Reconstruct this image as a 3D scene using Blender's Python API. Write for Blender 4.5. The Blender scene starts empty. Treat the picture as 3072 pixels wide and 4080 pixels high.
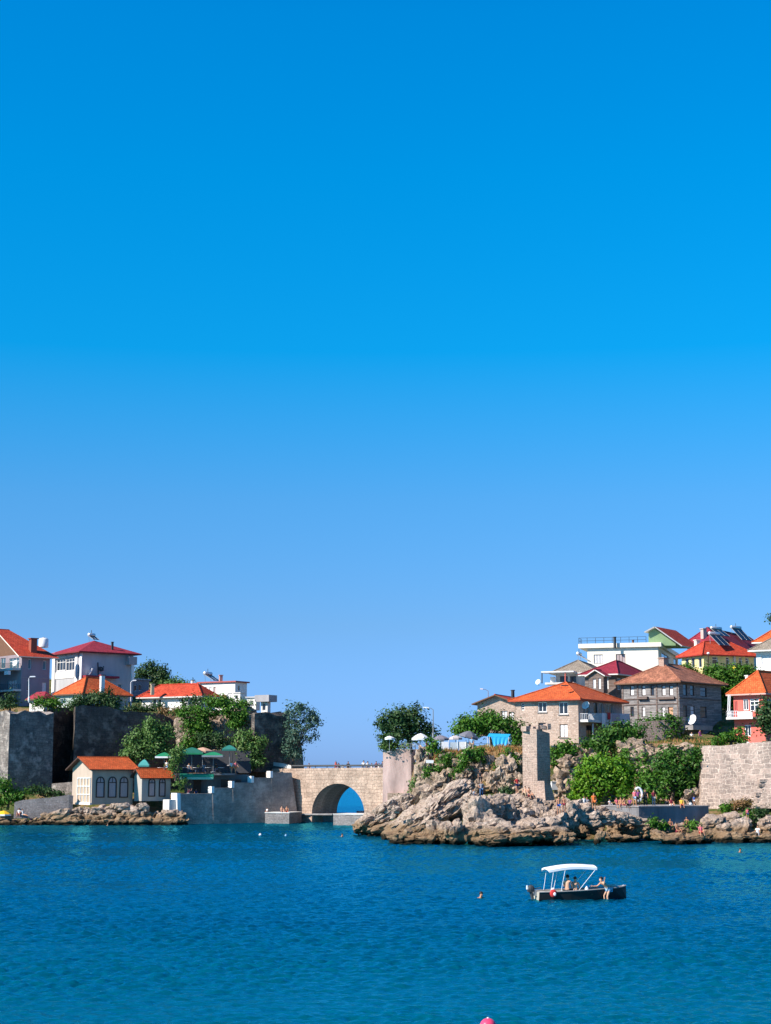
import bpy, bmesh, math, random
import numpy as np
from mathutils import Vector, Matrix, Euler, noise
random.seed(11)
RG = np.random.default_rng(11)
SC = bpy.context.scene
COL = SC.collection
R = math.radians
# ---------------------------------------------------------------- camera model
F, CX, CY, HZ, CAMH = 6638.0, 1536.0, 2040.0, 3090.0, 6.45
TH = math.atan((HZ - CY) / F)
SN, CS = math.sin(TH), math.cos(TH)
def ray(sx, sy):
    a = (sx - CX) / F; b = -(sy - CY) / F
    return Vector((a, CS - b * SN, SN + b * CS))
def P(sx, sy, Y):
    d = ray(sx, sy); t = Y / d.y
    return Vector((d.x * t, Y, CAMH + d.z * t))
def W(sx, sy, z=0.0):
    d = ray(sx, sy); t = (z - CAMH) / d.z
    return Vector((d.x * t, d.y * t, z))
def proj(p):
    q = Vector(p) - Vector((0, 0, CAMH))
    fw = q.y * CS + q.z * SN; up = -q.y * SN + q.z * CS
    return CX + F * q.x / fw, CY - F * up / fw
def mpp(Y): return Y / F            # metres per photo pixel at a depth
def XY(sx, Y, z=0.0):
    return Vector(((sx - CX) / F * Y * 0.995, Y, z))

# ---------------------------------------------------------------- tagging
def tag(o, label=None, cat=None, group=None, kind='thing'):
    if label: o['label'] = label
    if cat: o['category'] = cat
    if group: o['group'] = group
    if kind: o['kind'] = kind
    return o
def thing(name, label, cat, loc, group=None):
    o = bpy.data.objects.new(name, None); COL.objects.link(o)
    o.location = loc; o.empty_display_size = 0.3
    return tag(o, label, cat, group)

# ---------------------------------------------------------------- mesh builder (world coordinates)
class MB:
    def __init__(s): s.v = []; s.f = []
    def add(s, vs, fs):
        n = len(s.v); s.v += [tuple(v) for v in vs]; s.f += [tuple(i + n for i in f) for f in fs]; return s
    def quad(s, a, b, c, d): return s.add([a, b, c, d], [(0, 1, 2, 3)])
    def poly(s, pts): return s.add(pts, [tuple(range(len(pts)))])
    def obox(s, o, ax, ay, az):
        o = Vector(o); ax = Vector(ax); ay = Vector(ay); az = Vector(az)
        vs = [o, o+ax, o+ax+ay, o+ay, o+az, o+ax+az, o+ax+ay+az, o+ay+az]
        fs = [(0,3,2,1),(4,5,6,7),(0,1,5,4),(1,2,6,5),(2,3,7,6),(3,0,4,7)]
        if ax.cross(ay).dot(az) < 0: fs = [f[::-1] for f in fs]
        return s.add(vs, fs)
    def box(s, c, sx, sy, sz, rz=0):
        c = Vector(c); a = Vector((math.cos(rz), math.sin(rz), 0)); b = Vector((-math.sin(rz), math.cos(rz), 0))
        return s.obox(c - a*sx/2 - b*sy/2 - Vector((0,0,sz/2)), a*sx, b*sy, (0,0,sz))
    def prism(s, poly, h):
        """poly: list of 3d points (CCW seen from +h side), h: extrusion vector"""
        h = Vector(h); n = len(poly); poly = [Vector(p) for p in poly]
        vs = poly + [p + h for p in poly]
        fs = [tuple(range(n))[::-1], tuple(range(n, 2*n))] + [(i, (i+1) % n, n+(i+1) % n, n+i) for i in range(n)]
        return s.add(vs, fs)
    def tube(s, pts, r, n=6, cap=True):
        pts = [Vector(p) for p in pts]
        rs = r if isinstance(r, (list, tuple)) else [r]*len(pts)
        vs = []; m = len(pts)
        for i, p in enumerate(pts):
            t = (pts[min(i+1, m-1)] - pts[max(i-1, 0)]).normalized()
            a = t.cross(Vector((0,0,1)) if abs(t.z) < .9 else Vector((1,0,0))).normalized(); b = t.cross(a)
            vs += [p + (a*math.cos(2*math.pi*k/n) + b*math.sin(2*math.pi*k/n))*rs[i] for k in range(n)]
        fs = [(i*n+k, i*n+(k+1) % n, (i+1)*n+(k+1) % n, (i+1)*n+k) for i in range(m-1) for k in range(n)]
        fs = [f[::-1] for f in fs]
        if cap: fs += [tuple(range(n)), tuple(range((m-1)*n, m*n))[::-1]]
        return s.add(vs, fs)
    def lathe(s, c, prof, n=12, axis=None):
        c = Vector(c); ax = Vector(axis or (0,0,1)).normalized()
        a = ax.cross(Vector((0,0,1)) if abs(ax.z) < .9 else Vector((1,0,0))).normalized(); b = ax.cross(a)
        vs = []; m = len(prof)
        for r, z in prof:
            vs += [c + ax*z + (a*math.cos(2*math.pi*k/n) + b*math.sin(2*math.pi*k/n))*r for k in range(n)]
        fs = [(i*n+k, i*n+(k+1) % n, (i+1)*n+(k+1) % n, (i+1)*n+k) for i in range(m-1) for k in range(n)]
        return s.add(vs, fs)
    def ball(s, c, r, sq=(1,1,1), n=10, m=7):
        prof = [(max(1e-3, math.sin(math.pi*i/m)), -math.cos(math.pi*i/m)) for i in range(m+1)]
        k = len(s.v); s.lathe((0,0,0), prof, n)
        c = Vector(c)
        for i in range(k, len(s.v)):
            v = s.v[i]; s.v[i] = (c.x+v[0]*r*sq[0], c.y+v[1]*r*sq[1], c.z+v[2]*r*sq[2])
        return s
    def build(s, name, mat, parent=None, loc=None, smooth=False, label=None):
        if parent is not None:
            root = parent
            while root.parent: root = root.parent
            off = Vector(root.location)
        else: off = Vector(loc) if loc is not None else Vector((0,0,0))
        me = bpy.data.meshes.new(name)
        me.from_pydata([(x-off.x, y-off.y, z-off.z) for x, y, z in s.v], [], s.f)
        box_uv(me)
        if smooth: me.shade_smooth()
        o = bpy.data.objects.new(name, me); COL.objects.link(o)
        if isinstance(mat, (list, tuple)):
            for m_ in mat: me.materials.append(m_)
        else: me.materials.append(mat)
        if parent is not None: o.parent = parent
        else: o.location = off
        if label: o['label'] = label
        return o

def box_uv(me):
    """UVs in metres: u along the horizontal tangent of each face, v up its slope."""
    n = len(me.loops)
    if not n: return
    uv = me.uv_layers.new(name='UVMap')
    co = np.empty(len(me.vertices)*3); me.vertices.foreach_get('co', co); co = co.reshape(-1,3)
    vi = np.empty(n, int); me.loops.foreach_get('vertex_index', vi)
    ls = np.empty(len(me.polygons), int); lt = np.empty(len(me.polygons), int)
    me.polygons.foreach_get('loop_start', ls); me.polygons.foreach_get('loop_total', lt)
    no = np.empty(len(me.polygons)*3); me.polygons.foreach_get('normal', no); no = no.reshape(-1,3)
    pi = np.repeat(np.arange(len(ls)), lt)
    nn = no[pi]; p = co[vi]
    hl = np.hypot(nn[:,0], nn[:,1]); flat = hl < 0.05
    hl = np.where(flat, 1, hl)
    tx = np.where(flat, 1, -nn[:,1]/hl); ty = np.where(flat, 0, nn[:,0]/hl)
    t = np.stack([tx, ty, 0*tx], 1); b = np.cross(nn, t)
    out = np.stack([(p*t).sum(1), (p*b).sum(1)], 1)
    uv.data.foreach_set('uv', out.ravel())

# ---------------------------------------------------------------- materials
MATS = {}
def new_mat(name):
    m = bpy.data.materials.new(name); m.use_nodes = True
    nt = m.node_tree; b = nt.nodes['Principled BSDF']
    return m, nt, b
def N(nt, t, **kw):
    n = nt.nodes.new(t)
    for k, v in kw.items():
        if k in n.inputs: n.inputs[k].default_value = v
        else: setattr(n, k, v)
    return n
def rgba(c): return (c[0], c[1], c[2], 1)
def mixc(nt, a, b, fac, mode='MIX'):
    m = nt.nodes.new('ShaderNodeMix'); m.data_type = 'RGBA'; m.blend_type = mode
    for sock, v in ((m.inputs[6], a), (m.inputs[7], b), (m.inputs[0], fac)):
        if isinstance(v, (int, float)): sock.default_value = v
        elif isinstance(v, (tuple, list)): sock.default_value = rgba(v)
        else: nt.links.new(v, sock)
    return m.outputs[2]
def ramp(nt, fac, stops, interp='LINEAR'):
    r = nt.nodes.new('ShaderNodeValToRGB'); r.color_ramp.interpolation = interp
    el = r.color_ramp.elements
    while len(el) < len(stops): el.new(0.5)
    for e, (p, c) in zip(el, stops):
        e.position = p; e.color = rgba(c) if not isinstance(c, (int, float)) else (c, c, c, 1)
    nt.links.new(fac, r.inputs[0]); return r.outputs[0]
def plain(name, col, rough=.75, var=.18, scale=1.2, streak=False, spec=.3, bump=0.0, metal=0.0):
    """painted or plastered surface: base colour with blotches, optional vertical rain streaks, fine bump"""
    if name in MATS: return MATS[name]
    m, nt, b = new_mat(name); L = nt.links.new
    tc = N(nt, 'ShaderNodeTexCoord')
    mp = N(nt, 'ShaderNodeMapping'); L(tc.outputs['Object'], mp.inputs[0])
    if streak: mp.inputs['Scale'].default_value = (1, 1, .22)
    nz = N(nt, 'ShaderNodeTexNoise', Scale=scale, Detail=5.0, Roughness=.65); L(mp.outputs[0], nz.inputs['Vector'])
    c = ramp(nt, nz.outputs['Fac'], [(.3, 1-var), (.7, 1+var*.35)])
    L(mixc(nt, col, c, 1.0, 'MULTIPLY'), b.inputs['Base Color'])
    b.inputs['Roughness'].default_value = rough; b.inputs['Specular IOR Level'].default_value = spec
    b.inputs['Metallic'].default_value = metal
    if bump:
        n2 = N(nt, 'ShaderNodeTexNoise', Scale=scale*6, Detail=4.0); L(tc.outputs['Object'], n2.inputs['Vector'])
        bp = N(nt, 'ShaderNodeBump', Strength=bump, Distance=.1); L(n2.outputs['Fac'], bp.inputs['Height'])
        L(bp.outputs[0], b.inputs['Normal'])
    MATS[name] = m; return m
def stone(name, c1, c2, mort, bw=.7, bh=.35, ms=.03, warp=.12, var=.4, bump=.5, patch=None):
    """coursed masonry in metre UVs; stones vary in colour, joints wander, large weathered patches"""
    m, nt, b = new_mat(name); L = nt.links.new
    tc = N(nt, 'ShaderNodeTexCoord')
    nz = N(nt, 'ShaderNodeTexNoise', Scale=1.1, Detail=3.0); L(tc.outputs['UV'], nz.inputs['Vector'])
    va = N(nt, 'ShaderNodeVectorMath', operation='MULTIPLY_ADD'); L(nz.outputs['Color'], va.inputs[0])
    va.inputs[1].default_value = (warp*2, warp*2, 0); L(tc.outputs['UV'], va.inputs[2])
    br = N(nt, 'ShaderNodeTexBrick', Scale=1.0); L(va.outputs[0], br.inputs['Vector'])
    br.inputs['Brick Width'].default_value = bw; br.inputs['Row Height'].default_value = bh
    br.inputs['Mortar Size'].default_value = ms; br.inputs['Mortar Smooth'].default_value = .3
    br.inputs['Color1'].default_value = rgba(c1); br.inputs['Color2'].default_value = rgba(c2); br.inputs['Mortar'].default_value = rgba(mort)
    br.offset_frequency = 2; br.squash = 1.35; br.squash_frequency = 3; br.offset = .43
    b2 = N(nt, 'ShaderNodeTexBrick', Scale=1.0); L(va.outputs[0], b2.inputs['Vector'])
    b2.inputs['Brick Width'].default_value = bw*.63; b2.inputs['Row Height'].default_value = bh*.71
    b2.inputs['Mortar Size'].default_value = ms*.8; b2.inputs['Mortar Smooth'].default_value = .3
    b2.inputs['Color1'].default_value = rgba(c2); b2.inputs['Color2'].default_value = rgba([(x+y)*.55 for x, y in zip(c1, c2)]); b2.inputs['Mortar'].default_value = rgba(mort); b2.offset = .37; b2.squash = .8; b2.squash_frequency = 2
    nb = N(nt, 'ShaderNodeTexNoise', Scale=.35, Detail=3.0); L(tc.outputs['UV'], nb.inputs['Vector'])
    pick = ramp(nt, nb.outputs['Fac'], [(.46, 0.0), (.5, 1.0)])
    bcol = mixc(nt, br.outputs['Color'], b2.outputs['Color'], pick); bfac = mixc(nt, br.outputs['Fac'], b2.outputs['Fac'], pick)
    n2 = N(nt, 'ShaderNodeTexNoise', Scale=.55, Detail=6.0, Roughness=.7); L(tc.outputs['UV'], n2.inputs['Vector'])
    n3 = N(nt, 'ShaderNodeTexNoise', Scale=4.5, Detail=4.0, Roughness=.7); L(tc.outputs['UV'], n3.inputs['Vector'])
    k = ramp(nt, n2.outputs['Fac'], [(.3, 1-var), (.65, 1.1)])
    k2 = ramp(nt, n3.outputs['Fac'], [(.3, .7), (.7, 1.18)])
    c = mixc(nt, mixc(nt, bcol, k, 1.0, 'MULTIPLY'), k2, 1.0, 'MULTIPLY')
    if patch:
        n4 = N(nt, 'ShaderNodeTexNoise', Scale=.22, Detail=4.0, Roughness=.6); L(tc.outputs['UV'], n4.inputs['Vector'])
        f = ramp(nt, n4.outputs['Fac'], [(.46, 0.0), (.62, .7)])
        c = mixc(nt, c, patch, f)
        n7 = N(nt, 'ShaderNodeTexNoise', Scale=.42, Detail=5.0, Roughness=.7); n7.noise_dimensions = '4D'; n7.inputs['W'].default_value = 3.7; L(tc.outputs['UV'], n7.inputs['Vector'])
        c = mixc(nt, c, [x*1.5 for x in c1], ramp(nt, n7.outputs['Fac'], [(.53, 0.0), (.64, .75)]))
    L(c, b.inputs['Base Color']); b.inputs['Roughness'].default_value = .92; b.inputs['Specular IOR Level'].default_value = .12
    ad = N(nt, 'ShaderNodeMath', operation='MULTIPLY_ADD'); L(bfac, ad.inputs[0]); ad.inputs[1].default_value = -.8
    L(n3.outputs['Fac'], ad.inputs[2])
    bp = N(nt, 'ShaderNodeBump', Strength=bump, Distance=.12); L(ad.outputs[0], bp.inputs['Height']); L(bp.outputs[0], b.inputs['Normal'])
    MATS[name] = m; return m
def tiles(name, c1, c2, mix=.5, row=.36, wob=.0):
    """clay roof tiles: pan-tile corrugation across, courses down the slope, per-tile colour"""
    m, nt, b = new_mat(name); L = nt.links.new
    tc = N(nt, 'ShaderNodeTexCoord')
    br = N(nt, 'ShaderNodeTexBrick', Scale=1.0); L(tc.outputs['UV'], br.inputs['Vector'])
    br.inputs['Brick Width'].default_value = .3; br.inputs['Row Height'].default_value = row; br.inputs['Mortar Size'].default_value = .018
    br.inputs['Color1'].default_value = rgba(c1); br.inputs['Color2'].default_value = rgba(c2)
    br.inputs['Mortar'].default_value = rgba([x*.45 for x in c1]); br.inputs['Bias'].default_value = -1+2*mix if mix else 0
    nz = N(nt, 'ShaderNodeTexNoise', Scale=.8, Detail=5.0, Roughness=.7); L(tc.outputs['UV'], nz.inputs['Vector'])
    n6 = N(nt, 'ShaderNodeTexNoise', Scale=3.5, Detail=3.0); L(tc.outputs['UV'], n6.inputs['Vector'])
    k = mixc(nt, ramp(nt, nz.outputs['Fac'], [(.3, .62-wob), (.7, 1.15+wob)]), ramp(nt, n6.outputs['Fac'], [(.35, .72), (.65, 1.15)]), 1.0, 'MULTIPLY')
    L(mixc(nt, br.outputs['Color'], k, 1.0, 'MULTIPLY'), b.inputs['Base Color'])
    wv = N(nt, 'ShaderNodeTexWave', Scale=1.05, Distortion=.4, wave_type='BANDS', bands_direction='X'); L(tc.outputs['UV'], wv.inputs['Vector'])
    ad = N(nt, 'ShaderNodeMath', operation='SUBTRACT'); L(wv.outputs['Fac'], ad.inputs[0]); L(br.outputs['Fac'], ad.inputs[1])
    bp = N(nt, 'ShaderNodeBump', Strength=.35, Distance=.06); L(ad.outputs[0], bp.inputs['Height']); L(bp.outputs[0], b.inputs['Normal'])
    b.inputs['Roughness'].default_value = .8; b.inputs['Specular IOR Level'].default_value = .2
    MATS[name] = m; return m
def timber(name, c1, c2):
    """weathered horizontal boards"""
    m, nt, b = new_mat(name); L = nt.links.new
    tc = N(nt, 'ShaderNodeTexCoord')
    br = N(nt, 'ShaderNodeTexBrick', Scale=1.0); L(tc.outputs['UV'], br.inputs['Vector'])
    br.inputs['Brick Width'].default_value = 2.6; br.inputs['Row Height'].default_value = .24; br.inputs['Mortar Size'].default_value = .02
    br.inputs['Color1'].default_value = rgba(c1); br.inputs['Color2'].default_value = rgba(c2); br.inputs['Mortar'].default_value = rgba([x*.35 for x in c1])
    mp = N(nt, 'ShaderNodeMapping'); mp.inputs['Scale'].default_value = (.6, 3, 1); L(tc.outputs['UV'], mp.inputs[0])
    nz = N(nt, 'ShaderNodeTexNoise', Scale=1.3, Detail=6.0, Roughness=.75); L(mp.outputs[0], nz.inputs['Vector'])
    k = ramp(nt, nz.outputs['Fac'], [(.3, .45), (.7, 1.35)])
    L(mixc(nt, br.outputs['Color'], k, 1.0, 'MULTIPLY'), b.inputs['Base Color']); b.inputs['Roughness'].default_value = .9
    bp = N(nt, 'ShaderNodeBump', Strength=.4, Distance=.05, invert=True); L(br.outputs['Fac'], bp.inputs['Height']); L(bp.outputs[0], b.inputs['Normal'])
    MATS[name] = m; return m
def leafmat(name, c1, c2, c3):
    m, nt, b = new_mat(name); L = nt.links.new
    tc = N(nt, 'ShaderNodeTexCoord'); ge = N(nt, 'ShaderNodeNewGeometry')
    nz = N(nt, 'ShaderNodeTexNoise', Scale=.7, Detail=3.0); L(tc.outputs['Object'], nz.inputs['Vector'])
    f = ramp(nt, nz.outputs['Fac'], [(.35, 0.0), (.65, 1.0)])
    c = mixc(nt, c1, c2, f)
    f2 = ramp(nt, ge.outputs['Random Per Island'], [(.55, 0.0), (1.0, .8)])
    c = mixc(nt, c, c3, f2)
    L(c, b.inputs['Base Color']); b.inputs['Roughness'].default_value = .55; b.inputs['Specular IOR Level'].default_value = .25
    tr = N(nt, 'ShaderNodeBsdfTranslucent'); L(c, tr.inputs[0])
    mx = N(nt, 'ShaderNodeMixShader'); mx.inputs[0].default_value = .14
    L(b.outputs[0], mx.inputs[1]); L(tr.outputs[0], mx.inputs[2]); L(mx.outputs[0], nt.nodes['Material Output'].inputs[0])
    MATS[name] = m; return m
def rockmat(name, c1, c2, c3, wet=True, green=None):
    m, nt, b = new_mat(name); L = nt.links.new
    tc = N(nt, 'ShaderNodeTexCoord'); ge = N(nt, 'ShaderNodeNewGeometry')
    nz = N(nt, 'ShaderNodeTexNoise', Scale=.45, Detail=8.0, Roughness=.72); L(tc.outputs['Object'], nz.inputs['Vector'])
    c = ramp(nt, nz.outputs['Fac'], [(.28, c3), (.45, c1), (.68, c2)])
    n2 = N(nt, 'ShaderNodeTexNoise', Scale=3.2, Detail=8.0, Roughness=.75); L(tc.outputs['Object'], n2.inputs['Vector'])
    c = mixc(nt, c, ramp(nt, n2.outputs['Fac'], [(.32, .55), (.62, 1.15)]), 1.0, 'MULTIPLY')
    vo = N(nt, 'ShaderNodeTexVoronoi', Scale=.9, feature='DISTANCE_TO_EDGE')
    vn = N(nt, 'ShaderNodeVectorMath', operation='MULTIPLY_ADD'); L(n2.outputs['Color'], vn.inputs[0]); vn.inputs[1].default_value = (.5,.5,.5)
    L(tc.outputs['Object'], vn.inputs[2]); L(vn.outputs[0], vo.inputs['Vector'])
    c = mixc(nt, c, ramp(nt, vo.outputs['Distance'], [(.0, .35), (.05, 1.0)]), .8, 'MULTIPLY')
    if wet or green:
        sp = N(nt, 'ShaderNodeSeparateXYZ'); L(ge.outputs['Position'], sp.inputs[0])
    if wet:
        ad = N(nt, 'ShaderNodeMath', operation='MULTIPLY_ADD'); L(nz.outputs['Fac'], ad.inputs[0]); ad.inputs[1].default_value = -2.4; L(sp.outputs['Z'], ad.inputs[2])
        f = ramp(nt, ad.outputs[0], [(0.0, .8), (.6, 0.0)])
        c = mixc(nt, c, (.24,.15,.075), f)
        ad2 = N(nt, 'ShaderNodeMath', operation='MULTIPLY_ADD'); L(nz.outputs['Fac'], ad2.inputs[0]); ad2.inputs[1].default_value = -.6; L(sp.outputs['Z'], ad2.inputs[2])
        c = mixc(nt, c, (.018,.016,.01), ramp(nt, ad2.outputs[0], [(0.0, 1.0), (.3, 0.0)]))
    if green:
        sn = N(nt, 'ShaderNodeSeparateXYZ'); L(ge.outputs['Normal'], sn.inputs[0])
        n5 = N(nt, 'ShaderNodeTexNoise', Scale=.35, Detail=6.0, Roughness=.7); L(tc.outputs['Object'], n5.inputs['Vector'])
        ad = N(nt, 'ShaderNodeMath', operation='MULTIPLY_ADD'); L(sn.outputs['Z'], ad.inputs[0]); ad.inputs[1].default_value = .45; L(n5.outputs['Fac'], ad.inputs[2])
        c = mixc(nt, c, green[1], ramp(nt, ad.outputs[0], [(.62, 0.0), (.72, .9)]))
        c = mixc(nt, c, green[0], ramp(nt, ad.outputs[0], [(.84, 0.0), (.94, .9)]))
    L(c, b.inputs['Base Color']); b.inputs['Roughness'].default_value = .93; b.inputs['Specular IOR Level'].default_value = .1
    mu = N(nt, 'ShaderNodeMath', operation='MULTIPLY_ADD'); L(vo.outputs['Distance'], mu.inputs[0]); mu.inputs[1].default_value = .8; L(n2.outputs['Fac'], mu.inputs[2])
    bp = N(nt, 'ShaderNodeBump', Strength=.9, Distance=.35); L(mu.outputs[0], bp.inputs['Height']); L(bp.outputs[0], b.inputs['Normal'])
    MATS[name] = m; return m
def glass(name, col, rough=.12):
    if name in MATS: return MATS[name]
    m, nt, b = new_mat(name)
    b.inputs['Base Color'].default_value = rgba(col); b.inputs['Roughness'].default_value = rough; b.inputs['Specular IOR Level'].default_value = .55
    nz = N(nt, 'ShaderNodeTexNoise', Scale=1.5); bp = N(nt, 'ShaderNodeBump', Strength=.05, Distance=.1)
    nt.links.new(nz.outputs['Fac'], bp.inputs['Height']); nt.links.new(bp.outputs[0], b.inputs['Normal'])
    MATS[name] = m; return m

WHITE = plain('white_paint', (.8,.79,.76), var=.12, streak=True)
CREAM = plain('cream_plaster', (.8,.75,.64), var=.12, streak=True, scale=.7)
OFFWH = plain('old_white_plaster', (.66,.64,.6), var=.25, streak=True, scale=.9)
GREYPL = plain('grey_plaster', (.36,.35,.36), var=.25, streak=True, scale=.7)
LILAC = plain('lilac_grey_plaster', (.28,.24,.27), var=.2, streak=True, scale=.6)
BLUEGREY = plain('blue_grey_plaster', (.42,.43,.45), var=.22, streak=True, scale=.5)
PALEGRN = plain('pale_green_plaster', (.38,.44,.4), var=.2, streak=True)
YELLOW = plain('yellow_plaster', (.78,.66,.3), var=.14, streak=True, scale=.8)
PINK = plain('salmon_plaster', (.68,.15,.115), var=.15, streak=True, scale=.8)
GREENPL = plain('green_plaster', (.3,.44,.22), var=.12, streak=True)
PINKCEM = plain('pink_render', (.56,.4,.355), var=.45, streak=True, scale=.8, bump=.2)
CONC = plain('concrete', (.33,.31,.3), var=.4, scale=.8, bump=.4)
CONCD = plain('dark_concrete', (.2,.2,.21), var=.45, scale=.7, bump=.4, streak=True)
WOODD = plain('dark_brown_wood', (.07,.04,.03), var=.3, scale=4)
WOODM = plain('brown_wood', (.17,.09,.055), var=.3, scale=4)
METALG = plain('grey_metal', (.3,.31,.32), rough=.45, var=.15, metal=.4)
METALD = plain('dark_metal', (.05,.055,.06), rough=.5, var=.2)
METALW = plain('white_metal', (.75,.76,.77), rough=.4, var=.08)
TANKM = plain('tank_steel', (.6,.62,.64), rough=.35, var=.1, metal=.5)
SOLAR = glass('solar_panel_glass', (.012,.02,.035), .1)
GLASSD = glass('dark_glass', (.02,.025,.035))
GLASSB = glass('blue_glass', (.05,.1,.13))
CURT = plain('white_curtain', (.75,.74,.74), var=.2, scale=6)
SHUT = plain('mauve_blind', (.42,.34,.34), var=.15, scale=5)
TILE_OR = tiles('orange_roof_tiles', (.62,.11,.03), (.68,.15,.045), .5)
TILE_RED = tiles('red_roof_tiles', (.52,.06,.03), (.6,.09,.04), .5)
TILE_BUR = tiles('burgundy_metal_roof', (.3,.03,.05), (.33,.035,.055), .5, row=3.0)
TILE_OLD = tiles('old_clay_tiles', (.45,.19,.11), (.3,.12,.075), .5, wob=.25)
TILE_GREY = tiles('grey_brown_roof', (.3,.25,.19), (.36,.3,.24), .5)
TIMBER = timber('weathered_grey_boards', (.31,.29,.275), (.185,.17,.165))
BROWNBD = timber('brown_boards', (.16,.11,.09), (.22,.17,.15))
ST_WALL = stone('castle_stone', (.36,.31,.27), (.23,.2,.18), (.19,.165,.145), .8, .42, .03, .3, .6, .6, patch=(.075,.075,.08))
ST_DARK = stone('shade_dark_stone', (.21,.175,.145), (.13,.11,.095), (.09,.078,.068), .8, .42, .03, .3, .6, .6, patch=(.035,.036,.042))  # darker copy of the castle stone, with the walls' shade put into its colours
ST_BIG = stone('pale_castle_blocks', (.52,.395,.325), (.29,.23,.195), (.64,.52,.43), .95, .55, .04, .3, .35, .6)
ST_BRIDGE = stone('bridge_ashlar', (.37,.27,.205), (.5,.37,.285), (.26,.185,.14), 1.15, .6, .03, .12, .4, .5)
ST_HOUSE = stone('house_rubble', (.4,.29,.23), (.6,.47,.39), (.46,.35,.28), .42, .26, .04, .15, .3, .5)
ST_PILLAR = stone('pillar_rubble', (.48,.34,.27), (.3,.225,.185), (.52,.395,.32), .5, .3, .04, .16, .25, .5)
ST_RET = stone('quay_stone', (.36,.295,.25), (.42,.35,.3), (.32,.265,.23), 1.1, .55, .02, .1, .5, .35, patch=(.16,.145,.145))
ST_LOW = stone('field_stone', (.34,.31,.3), (.26,.23,.22), (.3,.27,.25), .6, .35, .04, .2, .4, .6)
ROCK = rockmat('limestone', (.46,.35,.27), (.6,.49,.41), (.24,.165,.115))
CLIFFM = rockmat('cliff_rock', (.46,.34,.24), (.58,.46,.37), (.2,.13,.09), wet=False)
TANCLIFF = rockmat('tan_cliff', (.42,.31,.23), (.5,.39,.3), (.3,.21,.15), wet=False)
EARTH = rockmat('hill_earth', (.24,.16,.1), (.33,.24,.17), (.15,.1,.06), wet=False, green=((.07,.11,.025), (.3,.19,.09)))
LEAF_B = leafmat('fig_leaves', (.045,.155,.006), (.09,.22,.008), (.16,.26,.012))
LEAF_M = leafmat('bush_leaves', (.028,.11,.006), (.06,.165,.012), (.11,.2,.02))
LEAF_G = leafmat('deep_green_leaves', (.018,.08,.007), (.042,.125,.012), (.09,.17,.02))
LEAF_D = leafmat('dark_leaves', (.02,.06,.014), (.035,.085,.022), (.07,.11,.035))
LEAF_O = leafmat('olive_leaves', (.05,.125,.022), (.085,.175,.035), (.15,.21,.06))
LEAF_T = leafmat('tamarisk_leaves', (.035,.085,.06), (.055,.12,.08), (.1,.15,.09))
BARK = plain('bark', (.1,.075,.055), var=.4, scale=5)
def _t(*c): return tuple(x*1.467 for x in c)
SKY_TINT = [(0.0, _t(.226,.407,.96)), (.013, _t(.226,.407,.943)), (.088, _t(.239,.417,.674)), (.162, _t(.188,.493,.72)), (.25, _t(.012,.591,.838)), (.349, _t(.0,.647,.928)), (.433, _t(.0,.653,.986)), (.55, _t(.0,.5,.85)), (.75, _t(.03,.3,.6)), (1.0, _t(.05,.24,.5))]
SKY_STR = .0896
EXPO = .75
WATER_A, WATER_B, WATER_C = (.0,.05,.1), (.0,.063,.118), (.0,.082,.12)
WAVE_SLOPE = .056
# ---------------------------------------------------------------- houses
def cut_wall(mb, O, d, n, s0, s1, z0, z1, holes, depth=.16):
    """wall rectangle with real window openings and their reveals"""
    def pt(s, z, out=0.0): return (O.x + d.x*s + n.x*out, O.y + d.y*s + n.y*out, z)
    holes = [(max(a, s0+.02), min(b, s1-.02), max(c, z0+.02), min(e, z1-.02)) for a, b, c, e in holes]
    holes = [h for h in holes if h[1]-h[0] > .05 and h[3]-h[2] > .05]
    S_ = sorted({s0, s1, *[h[0] for h in holes], *[h[1] for h in holes]})
    Z_ = sorted({z0, z1, *[h[2] for h in holes], *[h[3] for h in holes]})
    for a, b in zip(S_, S_[1:]):
        for c, e in zip(Z_, Z_[1:]):
            ms, mz = (a+b)/2, (c+e)/2
            if any(h[0] < ms < h[1] and h[2] < mz < h[3] for h in holes): continue
            mb.quad(pt(a, c), pt(b, c), pt(b, e), pt(a, e))
    for a, b, c, e in holes:
        i = -depth
        mb.quad(pt(a,c), pt(a,c,i), pt(b,c,i), pt(b,c)); mb.quad(pt(a,e,i), pt(a,e), pt(b,e), pt(b,e,i))
        mb.quad(pt(a,c,i), pt(a,c), pt(a,e), pt(a,e,i)); mb.quad(pt(b,c), pt(b,c,i), pt(b,e,i), pt(b,e))
class Face:
    def __init__(s, O, d, n, ln): s.O, s.d, s.n, s.len, s.holes = O, d, n, ln, []
    def px(s, sx, sy):
        r = ray(sx, sy); o = Vector((0, 0, CAMH))
        t = (s.O - o).dot(s.n) / r.dot(s.n); p = o + r*t
        return (p - s.O).dot(s.d), p.z
    def pt(s, u, z, out=0.0): return Vector((s.O.x + s.d.x*u + s.n.x*out, s.O.y + s.d.y*u + s.n.y*out, z))
def block(mb, f, u0, u1, z0, z1, o0, o1):
    """box on a face: u along it, z up, o0..o1 outwards"""
    a = f.pt(u0, z0, o0); mb.obox(a, f.d*(u1-u0), f.n*(o1-o0), (0, 0, z1-z0))
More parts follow.
